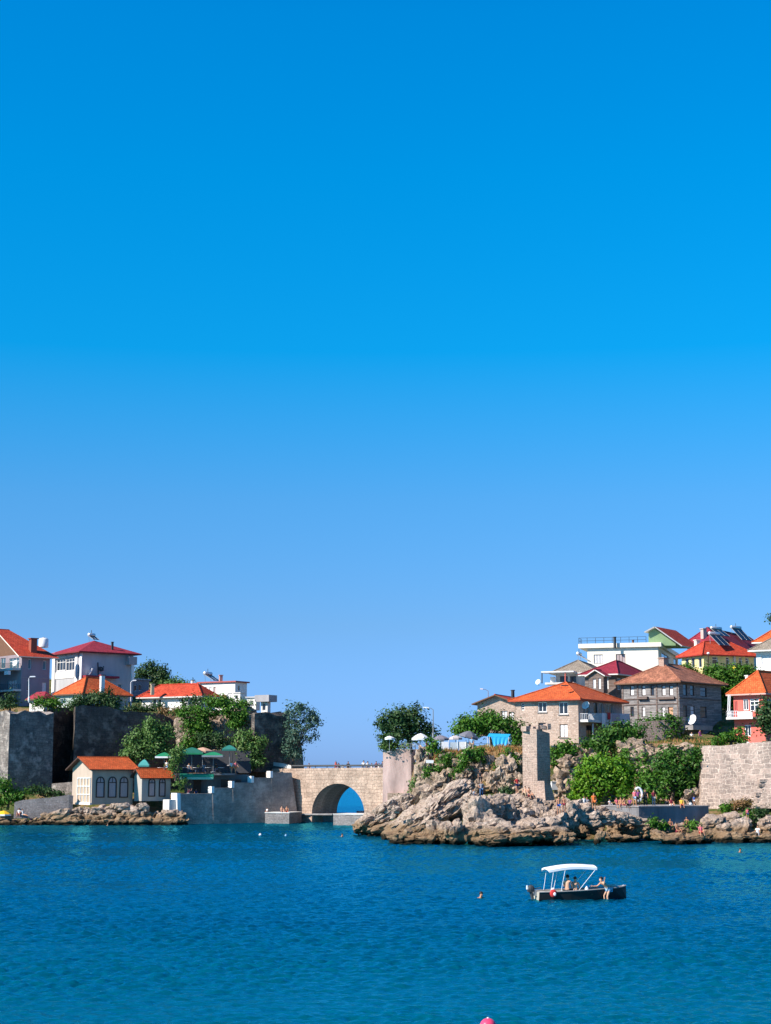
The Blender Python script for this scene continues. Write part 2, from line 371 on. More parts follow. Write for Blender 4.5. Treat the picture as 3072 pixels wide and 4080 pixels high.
class House:
    def __init__(s, name, label, cat, cx, ye, yb, Y, th, lx, rx, wall, group=None, zb=None, zdrop=0.0, thing_=True):
        th = R(th); s.C = P(cx, ye, Y); s.ze = s.C.z; s.zb = (P(cx, yb, Y).z if zb is None else zb)
        s.u = Vector((-math.cos(th), math.sin(th), 0)); s.v = Vector((math.sin(th), math.cos(th), 0))
        def solve(dr, x):
            lo, hi = 0.0, 80.0; sg = 1 if x > cx else -1
            for _ in range(50):
                m = (lo+hi)/2
                if (proj(s.C + dr*m)[0] - x)*sg < 0: lo = m
                else: hi = m
            return (lo+hi)/2
        s.a, s.b = solve(s.u, lx), solve(s.v, rx)
        C0 = Vector((s.C.x, s.C.y, 0))
        s.L = Face(C0 + s.u*s.a, -s.u, Vector((-math.sin(th), -math.cos(th), 0)), s.a)
        s.Rf = Face(C0, s.v, Vector((math.cos(th), -math.sin(th), 0)), s.b)
        s.Bf = Face(C0 + s.v*s.b, s.u, s.v, s.a); s.Lb = Face(C0 + s.u*s.a + s.v*s.b, -s.v, s.u, s.b)
        s.wallmat = wall; s.mb = MB(); s.wins = []
        s.root = thing(name, label, cat, (s.C.x + (s.u.x*s.a+s.v.x*s.b)/2, s.C.y + (s.u.y*s.a+s.v.y*s.b)/2, s.zb), group)
        s.zdrop = zdrop
    def face(s, k): return s.L if k == 'L' else s.Rf
    def win(s, k, x0, x1, y0, y1, fm=None, pm=None, nx=2, bars=(), sill=None, name='window', depth=.16, fw=.07, shutters=None, pane='pane'):
        f = s.face(k); fm = fm or WHITE; pm = pm or GLASSD
        ym, xm = (y0+y1)/2, (x0+x1)/2
        u0, _ = f.px(x0, ym); u1, _ = f.px(x1, ym); _, z1 = f.px(xm, y0); _, z0 = f.px(xm, y1)
        u0, u1 = max(.08, min(u0, u1)), min(f.len-.08, max(u0, u1)); z0 = max(z0, s.zb+.03); z1 = min(z1, s.ze-.12)
        if u1-u0 < .1 or z1-z0 < .1: return
        f.holes.append((u0, u1, z0, z1)); s.wins.append((f, u0, u1, z0, z1, fm, pm, nx, bars, sill, name, depth, fw, shutters, pane))
    def finish_walls(s, top_extra=0.0, gable=None):
        for f in (s.L, s.Rf, s.Bf, s.Lb):
            cut_wall(s.mb, f.O, f.d, f.n, 0, f.len, s.zb - s.zdrop, s.ze + top_extra, f.holes)
        s.wall = s.mb.build('wall', s.wallmat, s.root)
        for f, u0, u1, z0, z1, fm, pm, nx, bars, sill, name, dp, fw, sh, pane in s.wins:
            m = MB(); i = -dp
            block(m, f, u0, u0+fw, z0, z1, i, i+.06); block(m, f, u1-fw, u1, z0, z1, i, i+.06)
            block(m, f, u0+fw, u1-fw, z0, z0+fw, i, i+.06); block(m, f, u0+fw, u1-fw, z1-fw, z1, i, i+.06)
            for k in range(1, nx):
                c = u0 + (u1-u0)*k/nx; block(m, f, c-fw*.45, c+fw*.45, z0+fw, z1-fw, i, i+.055)
            for t in bars:
                c = z0 + (z1-z0)*t; block(m, f, u0+fw, u1-fw, c-fw*.4, c+fw*.4, i, i+.05)
            w = m.build(name, fm, s.root)
            MB().quad(f.pt(u0, z0, i+.02), f.pt(u1, z0, i+.02), f.pt(u1, z1, i+.02), f.pt(u0, z1, i+.02)).build(pane, pm, w)
            if sill:
                q = MB(); block(q, f, u0-.1, u1+.1, z0-.12, z0-.01, -.02, .12); q.build('sill', sill, w)
    def blk(s, k, x0, x1, y0, y1, o0, o1, name, mat):
        f = s.face(k); xm, ym = (x0+x1)/2, (y0+y1)/2
        u0, _ = f.px(x0, ym); u1, _ = f.px(x1, ym); _, z1 = f.px(xm, y0); _, z0 = f.px(xm, y1)
        m = MB(); block(m, f, min(u0,u1), max(u0,u1), z0, z1, o0, o1); return m.build(name, mat, s.root)
    def pxpt(s, k, sx, sy, out=0.0):
        f = s.face(k); u, z = f.px(sx, sy); return f.pt(u, z, out)
    def hip(s, apex_y, over, mat, fascia=None, th=.18, ridge=None, caps=True, name='roof', capmat=None):
        o = over; C0 = Vector((s.C.x, s.C.y, 0)); u, v, a, b = s.u, s.v, s.a, s.b
        cen = C0 + u*a/2 + v*b/2
        ax = proj(Vector((cen.x, cen.y, s.ze)))[0]
        h = P(ax, apex_y, cen.y).z - s.ze
        A, B = a+2*o, b+2*o; base = C0 - u*o - v*o; z = s.ze
        c = [base, base+u*A, base+u*A+v*B, base+v*B]
        rl = (abs(A-B) if ridge is None else ridge*max(A, B))
        if A >= B: r0, r1 = cen - u*rl/2, cen + u*rl/2       # r0 near C side
        else: r0, r1 = cen - v*rl/2, cen + v*rl/2
        up = Vector((0,0,1)); lo = [p + up*z for p in c]; hi = [p + up*(z+th) for p in c]
        R0, R1 = r0 + up*(z+h), r1 + up*(z+h)
        m = MB()
        if A >= B: tris = [(hi[1], hi[0], R0, R1), (hi[0], hi[3], R0), (hi[3], hi[2], R1, R0), (hi[2], hi[1], R1)]; hips = [(hi[0],R0),(hi[3],R0),(hi[1],R1),(hi[2],R1)]
        else: tris = [(hi[1], hi[0], R0), (hi[0], hi[3], R1, R0), (hi[3], hi[2], R1), (hi[2], hi[1], R0, R1)]; hips = [(hi[0],R0),(hi[1],R0),(hi[3],R1),(hi[2],R1)]
        s.tris = tris
        for t in tris: m.poly(t)
        s.roof = m.build(name, mat, s.root)
        q = MB()
        q.poly(lo)
        for i in range(4): j = (i+1) % 4; q.quad(lo[j], lo[i], hi[i], hi[j])
        q.build('fascia', fascia or WHITE, s.roof)
        if caps:
            k = MB()
            for p, e in hips: k.tube([p + up*.03, e + up*.03], .11, 6)
            k.tube([R0+up*.03, R1+up*.03], .11, 6); k.build('ridge_cap', capmat or mat, s.roof)
        s.apex = (R0, R1); return s.roof
    def gable(s, axis, apex_y, over, mat, fascia=None, th=.16, wallmat=None, off=.5, eave=None, far=None):
        """axis 'R': ridge runs along the right face, gable triangle over the left face ('L' the other way round)"""
        C0 = Vector((s.C.x, s.C.y, 0)); up = Vector((0,0,1)); z = s.ze; o = over; e = over if eave is None else eave
        if axis == 'R': w, wl, r, rl = s.u, s.a, s.v, s.b
        else: w, wl, r, rl = s.v, s.b, s.u, s.a
        mid = C0 + w*wl*off
        h = P(proj(mid + up*z)[0], apex_y, mid.y).z - z - th
        A, B, T = C0 + up*z, C0 + w*wl + up*z, mid + up*(z+h)
        m = MB()
        for q in ((Vector((0,0,0)), r*rl) if far is None else (Vector((0,0,0)),)):
            if axis == 'R': m.poly([B+q, A+q, T+q] if q.length < .01 else [A+q, B+q, T+q])
            else: m.poly([A+q, B+q, T+q] if q.length < .01 else [B+q, A+q, T+q])
        m.build('gable_wall', wallmat or s.wallmat, s.root)
        rm = MB(); fm = MB()
        for E in (A, B):
            sl = (T - E); d = sl.normalized(); E2 = E - d*e; nrm = Vector((0,0,1)) - d*d.z; nrm.normalize()
            p = [E2 - r*o, E2 + r*(rl+o), T + r*(rl+o if far is None else rl*far), T - r*o]
            ptop = [x + nrm*th for x in p]
            if (p[1]-p[0]).cross(p[3]-p[0]).z < 0: p = [p[1],p[0],p[3],p[2]]; ptop = [ptop[1],ptop[0],ptop[3],ptop[2]]
            rm.poly(ptop)
            fm.poly(p[::-1])
            for i in range(4): j = (i+1) % 4; fm.quad(p[i], p[j], ptop[j], ptop[i])
        if far is not None:
            q = [E_ + (E_-T).normalized()*e + r*(rl+o) + Vector((0,0,th*.9)) for E_ in (A, B)] + [T + r*rl*far + Vector((0,0,th*.9))]
            q2 = q if (q[1]-q[0]).cross(q[2]-q[0]).z > 0 else q[::-1]; rm.poly(q2)
        s.roof = rm.build('roof', mat, s.root); fm.build('fascia', fascia or WHITE, s.roof)
        k = MB(); k.tube([T - r*o + up*th, T + r*(rl+o if far is None else rl*far) + up*th], .11, 6); k.build('ridge_cap', mat, s.roof)
    def on_roof(s, sx, sy):
        from mathutils.geometry import intersect_ray_tri
        o = Vector((0, 0, CAMH)); d = ray(sx, sy)
        for t in s.tris:
            for k in range(1, len(t)-1):
                h = intersect_ray_tri(t[0], t[k], t[k+1], d, o, True)
                if h and h.y > 0: return h
        return (s.apex[0]+s.apex[1])/2
    def flat(s, over, th, mat, name='roof'):
        C0 = Vector((s.C.x, s.C.y, s.ze)) - s.u*over - s.v*over
        s.roof = MB().obox(C0, s.u*(s.a+2*over), s.v*(s.b+2*over), (0,0,th)).build(name, mat, s.root); return s.roof
def chimney(parent, sx, y0, y1, Y, w, mat, cap=None, rz=.6):
    """chimney stack: top pixel y0, foot y1 (sunk a little into the roof)"""
    t, b = P(sx, y0, Y), P(sx, y1, Y); h = t.z - b.z + .5
    c = MB().box((t.x, Y, t.z - h/2), w, w, h, rz).build('chimney', mat, parent)
    MB().box((t.x, Y, t.z + .06), w*1.35, w*1.35, .12, rz).build('chimney_cap', cap or mat, c if parent.parent is None else parent)
    return c
def dish(parent, p, r, aim, mat=None, name='satellite_dish'):
    p = Vector(p); aim = Vector(aim).normalized(); m = MB()
    prof = [(0.02, 0), (r*.5, r*.08), (r*.85, r*.24), (r, r*.34), (r*1.02, r*.32), (r*.84, r*.2), (r*.5, r*.04), (.02, -.04)]
    m.lathe(p, prof, 14, aim); o = m.build(name, mat or METALW, parent, smooth=True)
    MB().tube([p - aim*.02, p - aim*.2 - Vector((0,0,.5))], .035).tube([p + Vector((0,0,-r)), p + aim*r*1.1], .02).build('dish_arm', METALG, o)
def solar_heater(label, sx, sy, Y, w=2.0, rz=0.0, h=1.5, group='solar water heaters on the roofs', run=1.7, at=None):
    """root foot point from pixel; panel slopes down along rz, tank lies across its top"""
    b = at if at is not None else P(sx, sy, Y); t = thing('solar_water_heater', label, 'solar heater', b, group)
    d = Vector((math.cos(rz), math.sin(rz), 0)); a = Vector((-d.y, d.x, 0)); up = Vector((0,0,1))
    top = b - d*run*.5 + up*h; bot = b + d*run*.5 + up*.15
    sl = bot - top; nn = a.cross(sl).normalized(); nn = nn if nn.z > 0 else -nn
    MB().obox(top - a*w/2, a*w, sl, nn*.09).build('panel', SOLAR, t)
    f = MB()
    for k in (-.5, 0, .5): f.obox(top + a*(w*k-.03), a*.06, sl, nn*.11)
    f.build('panel_frame', METALG, t)
    tk = top + up*.3 - d*.1
    MB().lathe(tk - a*w*.5, [(.02,-.06),(.24,-.03),(.3,.02),(.3,w-.02),(.24,w+.03),(.02,w+.06)], 14, a).build('tank', TANKM, t, smooth=True)
    for k in (-.42, .42):
        MB().tube([top + a*w*k - d*.1 + up*.02, b - d*run*.5 + a*w*k - up*.25], .035).build('leg', METALG, t)
    MB().tube([tk + up*.25, tk + up*.8], .05).build('vent_pipe', METALD, t)
    return t
def railing(parent, pts, h, mat, step=1.2, r=.025, rails=(1.0, .55, .12), name='railing'):
    m = MB(); up = Vector((0,0,1)); pts = [Vector(p) for p in pts]
    for a, b in zip(pts, pts[1:]):
        n = max(1, int((b-a).length/step))
        for i in range(n+1): q = a.lerp(b, i/n); m.tube([q, q+up*h], r*1.3, 5)
        for k in rails: m.tube([a+up*h*k, b+up*h*k], r, 5)
    return m.build(name, mat, parent)
# ---------------------------------------------------------------- foliage
def leaves_mesh(name, blobs, leaf, dens, parent, mat, gaps=.35, seed=0, flat=.0):
    """many leaf-sized quads in clumps spread through the blobs' volume; blobs: (centre, rx, ry, rz)"""
    rg = np.random.default_rng(seed + 77); C_, Nn = [], []
    for c, rx, ry, rz in blobs:
        r3 = np.array([rx, ry, rz]); area = 4*math.pi*((rx*ry)**1.6 + (rx*rz)**1.6 + (ry*rz)**1.6)**(1/1.6)/3**(1/1.6)
        nc = max(8, int(area*2.9*dens)); per = max(8, int(11*(.28/leaf)**1.3)); 
        d = rg.normal(size=(nc, 3)); d /= np.linalg.norm(d, axis=1)[:, None]
        rad = (rg.uniform(.25, 1.0, nc)**.45)[:, None]
        lump = (1 + .2*np.sin(d[:, :1]*4.1+seed) * np.cos(d[:, 2:3]*5.3+seed*1.7) + .14*np.sin(d[:, 1:2]*9+d[:, 2:3]*7))
        keep = rg.uniform(size=nc) > gaps*.5*(1+np.sin(d[:, 0]*6+seed)*np.sin(d[:, 2]*7+seed*2.1))
        cc = (d*rad*lump*r3 + np.array(c))[keep]; dd = d[keep]
        cr = rg.uniform(.6, 1.5, len(cc))[:, None, None]*leaf*1.55
        off = rg.normal(size=(len(cc), per, 3))*cr*np.array([1, 1, .75])
        C_.append((cc[:, None] + off).reshape(-1, 3))
        loc = off/np.linalg.norm(off, axis=2)[..., None]
        Nn.append((np.repeat(dd[:, None], per, 1)*.75 + loc*.55 + rg.normal(size=off.shape)*.45 + np.array([0, 0, .3])).reshape(-1, 3))
    C_ = np.concatenate(C_); Nn = np.concatenate(Nn); Nn /= np.linalg.norm(Nn, axis=1)[:, None]
    n = len(C_); t = np.cross(Nn, rg.normal(size=(n, 3))); t /= np.linalg.norm(t, axis=1)[:, None] + 1e-9; b = np.cross(Nn, t)
    s = (leaf*rg.uniform(.6, 1.4, n))[:, None]
    q = np.stack([C_ - t*s*.75, C_ - b*s*.38 + Nn*s*.06, C_ + t*s*.75, C_ + b*s*.38 + Nn*s*.06], 1).reshape(-1, 3)
    root = parent
    while root.parent: root = root.parent
    q = q - np.array(root.location)
    me = bpy.data.meshes.new(name); me.vertices.add(4*n); me.vertices.foreach_set('co', q.astype(np.float32).ravel())
    me.loops.add(4*n); me.loops.foreach_set('vertex_index', np.arange(4*n, dtype=np.int32))
    me.polygons.add(n); me.polygons.foreach_set('loop_start', np.arange(0, 4*n, 4, dtype=np.int32))
    me.update(calc_edges=True); me.materials.append(mat)
    o = bpy.data.objects.new(name, me); COL.objects.link(o); o.parent = parent; return o
TREE_N = [0]
def tree(name, label, cat, base, Y, blobs, mat, leaf=.26, dens=1.0, gaps=.35, group=None, trunk=.16, depth=.9, dy=0.0, nsat=2):
    """base pixel of the trunk; blobs (sx, sy, rx, ry[, dY]) in photo pixels at depth Y"""
    TREE_N[0] += 1; sd = TREE_N[0]
    b = P(base[0], base[1], Y); t = thing(name, label, cat, b, group); k = mpp(Y)
    bl = []
    for q in blobs:
        sx, sy, rx, ry = q[:4]; y = Y + (q[4] if len(q) > 4 else 0)
        bl.append((P(sx, sy, y), rx*k, (rx+ry)*.5*k*depth, ry*k))
    rs_ = random.Random(sd+500); sat = []
    for c, rx, ry, rz in bl:
        for _ in range(nsat if len(bl) > 1 else 3):
            a, f_ = rs_.uniform(0, 6.28), rs_.uniform(.3, .52); e = rs_.uniform(-.35, 1.0)
            sat.append((Vector(c) + Vector((math.cos(a)*rx*.95, math.sin(a)*ry*.9, e*rz*.95)), rx*f_, ry*f_, rz*f_))
    leaves_mesh('crown', bl + sat, leaf, dens, t, mat, gaps, sd)
    m = MB(); rr = random.Random(sd)
    top = sum((Vector(x[0]) for x in bl), Vector((0,0,0)))/len(bl)
    fork = b.lerp(top, .45) + Vector((rr.uniform(-.2,.2), rr.uniform(-.2,.2), 0))
    m.tube([b - Vector((0,0,.4)), b.lerp(fork, .5) + Vector((rr.uniform(-.12,.12), 0, 0)), fork], [trunk*1.3, trunk, trunk*.8], 7)
    for c, rx, ry, rz in bl:
        c = Vector(c)
        for j in range(3):
            e = c + Vector((rr.uniform(-.6,.6)*rx, rr.uniform(-.6,.6)*ry, rr.uniform(-.1,.6)*rz))
            mid = fork.lerp(e, .5) + Vector((rr.uniform(-.2,.2)*rx, 0, -.1*rz))
            m.tube([fork, mid, e], [trunk*.6, trunk*.35, trunk*.12], 5)
    m.build('trunk', BARK, t); return t
# ---------------------------------------------------------------- rock
_ico = {}
def ico(sub):
    if sub not in _ico:
        bm = bmesh.new(); bmesh.ops.create_icosphere(bm, subdivisions=sub, radius=1)
        _ico[sub] = ([v.co.copy() for v in bm.verts], [tuple(v.index for v in f.verts) for f in bm.faces]); bm.free()
    return _ico[sub]
def rock_chunk(mb, c, size, rot=(0,0,0), sub=4, amp=.22, p=3.2, seed=0, strata=.0, fine=.12):
    vs, fs = ico(sub); Rm = Euler(rot).to_matrix(); c = Vector(c); so = Vector((seed*13.7, seed*7.1, seed*3.3)); out = []
    for n in vs:
        k = (abs(n.x)**p + abs(n.y)**p + abs(n.z)**p)**(-1/p)
        q = n*k
        w = noise.fractal(q*1.3 + so, 1.0, 2.1, 4) ; rg = 1 - abs(noise.noise(q*2.2 + so*1.3))*2
        d = 1 + amp*(w*.8 + rg*.35)
        if strata: d += strata*(((q.z*3.1 + seed + .25*w) % 1.0) - .5)
        l = Vector((q.x*d*size[0], q.y*d*size[1], q.z*d*size[2])); g = Rm @ l + c
        f = noise.fractal(g*.9, 1.0, 2.2, 4); gw = g + Vector((f, -f, f*.5))*.35; dv = noise.voronoi(Vector((gw.x*.36, gw.y*.36, gw.z*.6)) + so)[0]; e = dv[1]-dv[0]
        out.append(g + (Rm @ q)*(fine*f*2.0 + fine*.9*(noise.cell(gw*.55 + so)-.5) - fine*2.8*max(0.0, 1 - e/.11)))
    mb.add(out, fs)
def pxrock(mb, sx, sy, rx, ry, tilt, Y, seed, depth=1.0, sub=4, **kw):
    k = mpp(Y); c = P(sx, sy, Y)
    rock_chunk(mb, c, (rx*k, max(rx, ry)*k*.7*depth, ry*k), (random.uniform(-.15,.15), -R(tilt), random.uniform(-.25,.25)), sub, seed=seed, **kw)
def grid_mesh(name, xs, ys, zf, mat, kind='structure'):
    X, Yg = np.meshgrid(xs, ys); Z = zf(X, Yg); nx, ny = len(xs), len(ys)
    v = np.stack([X, Yg, Z], -1).reshape(-1, 3)
    i = np.arange(nx*ny).reshape(ny, nx)
    f = np.stack([i[:-1,:-1], i[:-1,1:], i[1:,1:], i[1:,:-1]], -1).reshape(-1, 4)
    me = bpy.data.meshes.new(name); n = len(f)
    me.vertices.add(len(v)); me.vertices.foreach_set('co', v.astype(np.float32).ravel())
    me.loops.add(4*n); me.loops.foreach_set('vertex_index', f.astype(np.int32).ravel())
    me.polygons.add(n); me.polygons.foreach_set('loop_start', np.arange(0, 4*n, 4, dtype=np.int32))
    me.update(calc_edges=True); me.materials.append(mat); me.shade_smooth()
    o = bpy.data.objects.new(name, me); COL.objects.link(o); o['kind'] = kind; return o
def fbm(X, Y, seed, oct=5, f0=.12, gain=.55):
    out = np.zeros_like(X); a, f = 1.0, f0; rg = np.random.default_rng(seed)
    for _ in range(oct):
        for _k in range(3):
            th, ph = rg.uniform(0, 6.28, 2); out += a/3*np.sin((X*math.cos(th)+Y*math.sin(th))*f*6.28 + ph + 1.3*np.sin((X*math.sin(th)-Y*math.cos(th))*f*4.1+ph*2))
        a *= gain; f *= 2.03
    return out
# ---------------------------------------------------------------- people
SKIN = plain('tanned_skin', (.5,.24,.14), rough=.6, var=.1); SKIN_P = plain('pale_skin', (.62,.34,.22), rough=.6, var=.1); SKIN_D = plain('dark_tan_skin', (.36,.16,.09), rough=.6, var=.1)
HAIR = plain('dark_hair', (.018,.013,.01), rough=.6, var=.3, scale=20); HAIR_B = plain('brown_hair', (.07,.035,.02), rough=.6, var=.3, scale=20)
CLOTH = {}
def cloth(c, nm):
    if nm not in CLOTH: CLOTH[nm] = plain(nm + '_cloth', c, rough=.85, var=.2, scale=5)
    return CLOTH[nm]
PAL = dict(white=(.78,.77,.75), black=(.02,.02,.025), red=(.55,.04,.04), pink=(.7,.16,.2), orange=(.7,.18,.04), blue=(.04,.12,.42), navy=(.02,.04,.12),
           jeans=(.07,.16,.32), teal=(.03,.2,.22), purple=(.22,.06,.2), grey=(.3,.3,.32), yellow=(.75,.5,.06), green=(.05,.3,.1), maroon=(.2,.02,.04), lightblue=(.25,.42,.6), khaki=(.35,.27,.17))
def skinned(name, verts, edges, radii, mat, parent, sub=1, root=0):
    me = bpy.data.meshes.new('tmp'); me.from_pydata(verts, edges, [])
    o = bpy.data.objects.new('tmp', me); COL.objects.link(o)
    o.modifiers.new('s', 'SKIN'); d = me.skin_vertices[0].data
    for i, r in enumerate(radii):
        d[i].radius = (r, r) if isinstance(r, (int, float)) else r
        d[i].use_root = (i == root)
    sb = o.modifiers.new('u', 'SUBSURF'); sb.levels = sub; sb.render_levels = sub
    dg = bpy.context.evaluated_depsgraph_get()
    m2 = bpy.data.meshes.new_from_object(o.evaluated_get(dg)); m2.name = name
    bpy.data.objects.remove(o); bpy.data.meshes.remove(me)
    m2.materials.clear(); m2.materials.append(mat); m2.shade_smooth()
    q = bpy.data.objects.new(name, m2); COL.objects.link(q); q.parent = parent; return q
def limb_dirs(pose, rr):
    """joint angles (degrees): torso lean fwd, thigh fwd, knee bend, thigh spread, arm fwd, arm out, elbow bend"""
    D = dict(lean=2, thigh=(4, -4), knee=(3, 3), spread=4, arm=(5, -5), out=(9, 9), elbow=(15, 15), head=0)
    if pose == 'stand': D['arm'] = (rr.uniform(-8, 20), rr.uniform(-8, 20)); D['thigh'] = (rr.uniform(-6, 8), rr.uniform(-6, 8))
    if pose == 'hips': D.update(arm=(-10, -10), out=(38, 38), elbow=(75, 75))
    if pose == 'walk': D.update(thigh=(22, -18), knee=(8, 22), arm=(-18, 22), elbow=(20, 30), lean=5)
    if pose == 'sit': D.update(lean=6, thigh=(88, 85), knee=(85, 82), spread=9, arm=(25, 22), elbow=(40, 45))
    if pose == 'ground': D.update(lean=-8, thigh=(105, 110), knee=(95, 100), spread=10, arm=(35, 40), elbow=(35, 30))
    if pose == 'legs_out': D.update(lean=-18, thigh=(88, 84), knee=(8, 14), spread=8, arm=(-28, -25), out=(16, 16), elbow=(6, 6))
    if pose == 'bend': D.update(lean=62, thigh=(32, 22), knee=(45, 30), arm=(40, 95), out=(12, 30), elbow=(25, 60), head=-20)
    if pose == 'lean': D.update(lean=32, thigh=(10, 2), knee=(4, 4), arm=(62, 58), out=(12, 12), elbow=(60, 60))
    if pose == 'raise': D.update(arm=(160, 20), out=(15, 10), elbow=(20, 20))
    if pose == 'swim': D.update(lean=14, thigh=(20, -10), knee=(20, 30), arm=(55, 48), out=(45, 45), elbow=(35, 35))
    return D
def person(label, sx, sy, Y, pose='stand', h=1.7, yaw=0, top=None, bottom='blue', skin=None, hair=None, group=None, seatz=None, at=None, extra=None, dress=False):
    """feet (standing) or seat (sitting) at the pixel; yaw 0 faces the camera"""
    rr = random.Random(int(sx*7+sy*3)); b = Vector(at) if at is not None else P(sx, sy, Y)
    t = thing('person', label, 'person', b, group); t.rotation_euler = (0, 0, R(yaw))
    D = limb_dirs(pose, rr)
    if extra: D.update(extra)
    k = h/1.7
    def rotx(a):  # forward = -Y
        a = R(a); return lambda v: Vector((v[0], v[1]*math.cos(a) - v[2]*math.sin(a), v[1]*math.sin(a) + v[2]*math.cos(a)))
    sit = pose in ('sit', 'ground', 'legs_out')
    thl, shl = .42*k, .42*k
    def leg(i):
        sd = -1 if i == 0 else 1
        hip = Vector((sd*.095*k, 0, 0)); a = R(D['thigh'][i]); sp = R(D['spread'])*sd
        kn = hip + Vector((math.sin(sp)*thl, -math.sin(a)*thl, -math.cos(a)*thl*math.cos(sp)))
        a2 = a - R(D['knee'][i]); an = kn + Vector((math.sin(sp)*.3*shl, -math.sin(a2)*shl, -math.cos(a2)*shl))
        toe = an + Vector((sd*.02*k, -.15*k*math.cos(a2) , -.05*k + .15*k*math.sin(a2)*.5)); return hip, kn, an, toe
    lg = [leg(0), leg(1)]
    low = min(min(p.z for p in l) for l in lg) - .025*k
    pel = Vector((0, 0, (.1*k if sit else -low)))
    up = rotx(D['lean'])
    J = {}; V, E, Rr = [], [], []
    def add(p, r, par=None):
        V.append(tuple(p)); Rr.append(r if not isinstance(r, (int, float)) else r*k)
        if par is not None: E.append((par, len(V)-1))
        return len(V)-1
    def tor(x, y, z): return pel + up(Vector((x*k, y*k, z*k)))
    i0 = add(pel, (.135*k, .1*k)); i1 = add(tor(0, 0, .17), (.125*k, .092*k), i0); i2 = add(tor(0, .01, .36), (.15*k, .105*k), i1); i3 = add(tor(0, .01, .475), (.085*k, .07*k), i2)
    hd = rotx(D['lean']*.5 + D['head'])
    nk = tor(0, 0, .55); i4 = add(nk, .052, i3)
    h1 = nk + hd(Vector((0, -.015*k, .085*k))); i5 = add(h1, (.072*k, .085*k), i4); h2 = nk + hd(Vector((0, -.01*k, .165*k))); i6 = add(h2, (.076*k, .09*k), i5)
    i7 = add(nk + hd(Vector((0, -.005*k, .215*k))), .05, i6)
    nb = add(h1 + hd(Vector((0, -.105*k, .02*k))), .016, i5)
    legs_i = []
    for i in (0, 1):
        hip, kn, an, toe = [pel + q for q in lg[i]]
        a = add(hip + Vector((0, 0, -.03*k)), .088, i0); m_ = add(hip.lerp(kn, .5), .076, a); b_ = add(kn, .055, m_); c_ = add(kn.lerp(an, .35), .055, b_); d_ = add(an, .036, c_); e_ = add(toe, .03, d_)
        legs_i.append((a, m_, b_, c_, d_))
    arms_i = []
    for i in (0, 1):
        sd = -1 if i == 0 else 1
        sh = tor(sd*.185, .01, .46)
        fw, ou = R(D['arm'][i] + D['lean']*.6), R(D['out'][i])
        dr = Vector((sd*math.sin(ou), -math.sin(fw)*math.cos(ou), -math.cos(fw)*math.cos(ou)))
        el = sh + dr*.28*k; f2 = fw + R(D['elbow'][i]); o2 = ou*.35 - (R(35) if pose == 'hips' else 0)
        d2 = Vector((sd*math.sin(o2), -math.sin(f2)*math.cos(o2), -math.cos(f2)*math.cos(o2))).normalized()
        wr = el + d2*.24*k
        a = add(sh, .058, i3); m_ = add(sh.lerp(el, .5), .047, a); b_ = add(el, .039, m_); c_ = add(el.lerp(wr, .4), .038, b_); d_ = add(wr, .025, c_)
        side = d2.cross(Vector((sd, 0, 0.01))).normalized()
        pa = add(wr + d2*.06*k, (.034*k, .022*k), d_)
        curl = d2.lerp(Vector((-sd, 0, 0)), .35).normalized()
        for j, (ln, w) in enumerate(((.075, -.03), (.085, -.01), (.08, .01), (.062, .03))):
            q = wr + d2*.1*k + side*w*k
            f1 = add(q, .0095, pa); f2_ = add(q + (d2*.6+curl*.4)*ln*.5*k, .0085, f1); add(q + (d2*.75+curl*.25)*ln*.5*k + curl*ln*.5*k, .0075, f2_)
        tq = wr + d2*.04*k - side*.04*k
        f1 = add(tq, .011, pa); add(tq + (d2*.7 - side*.5)*.05*k, .009, f1)
        arms_i.append((a, m_, b_))
    skinned('body', V, E, Rr, skin or SKIN, t)
    V_ = [Vector(q) for q in V]
    def sub(ids, edges, sc, nm, mt):
        mp_ = {q: n for n, q in enumerate(ids)}
        rad = []
        for q in ids:
            r = Rr[q]; r = (r, r) if isinstance(r, (int, float)) else r; rad.append((r[0]*sc + .012*k, r[1]*sc + .012*k))
        skinned(nm, [V[q] for q in ids], [(mp_[a], mp_[b]) for a, b in edges], rad, mt, t)
    if top:
        ids = [i0, i1, i2, i3] + [q for a in arms_i for q in a[:2]]
        sub(ids, [(i0,i1),(i1,i2),(i2,i3)] + [e for a in arms_i for e in ((i3,a[0]),(a[0],a[1]))], 1.1, 'shirt', cloth(PAL[top], top))
    if bottom:
        long_ = bottom in ('jeans', 'black', 'khaki', 'grey')
        n = 5 if long_ else 2
        ids = [i0] + [q for a in legs_i for q in a[:n]]
        ed = [e for a in legs_i for e in ([(i0, a[0])] + [(a[j], a[j+1]) for j in range(n-1)])]
        sub(ids, ed, 1.14, 'trousers' if long_ else 'shorts', cloth(PAL[bottom], bottom))
    m = MB(); hc = (h1+h2)/2 + hd(Vector((0, .012*k, .035*k))); n_ = 12; mm = 6
    base = len(m.v); ax = hd(Vector((0, .5, 1))).normalized()
    m.lathe(hc, [(max(.002, .104*k*math.sin(math.pi*.52*i/mm)), .118*k*math.cos(math.pi*.52*i/mm)) for i in range(mm+1)], n_, ax)
    me = bpy.data.meshes.new('hair'); me.from_pydata([tuple(q) for q in m.v], [], m.f); me.materials.append(hair or HAIR); me.shade_smooth()
    ho = bpy.data.objects.new('hair', me); COL.objects.link(ho); ho.parent = t
    return t
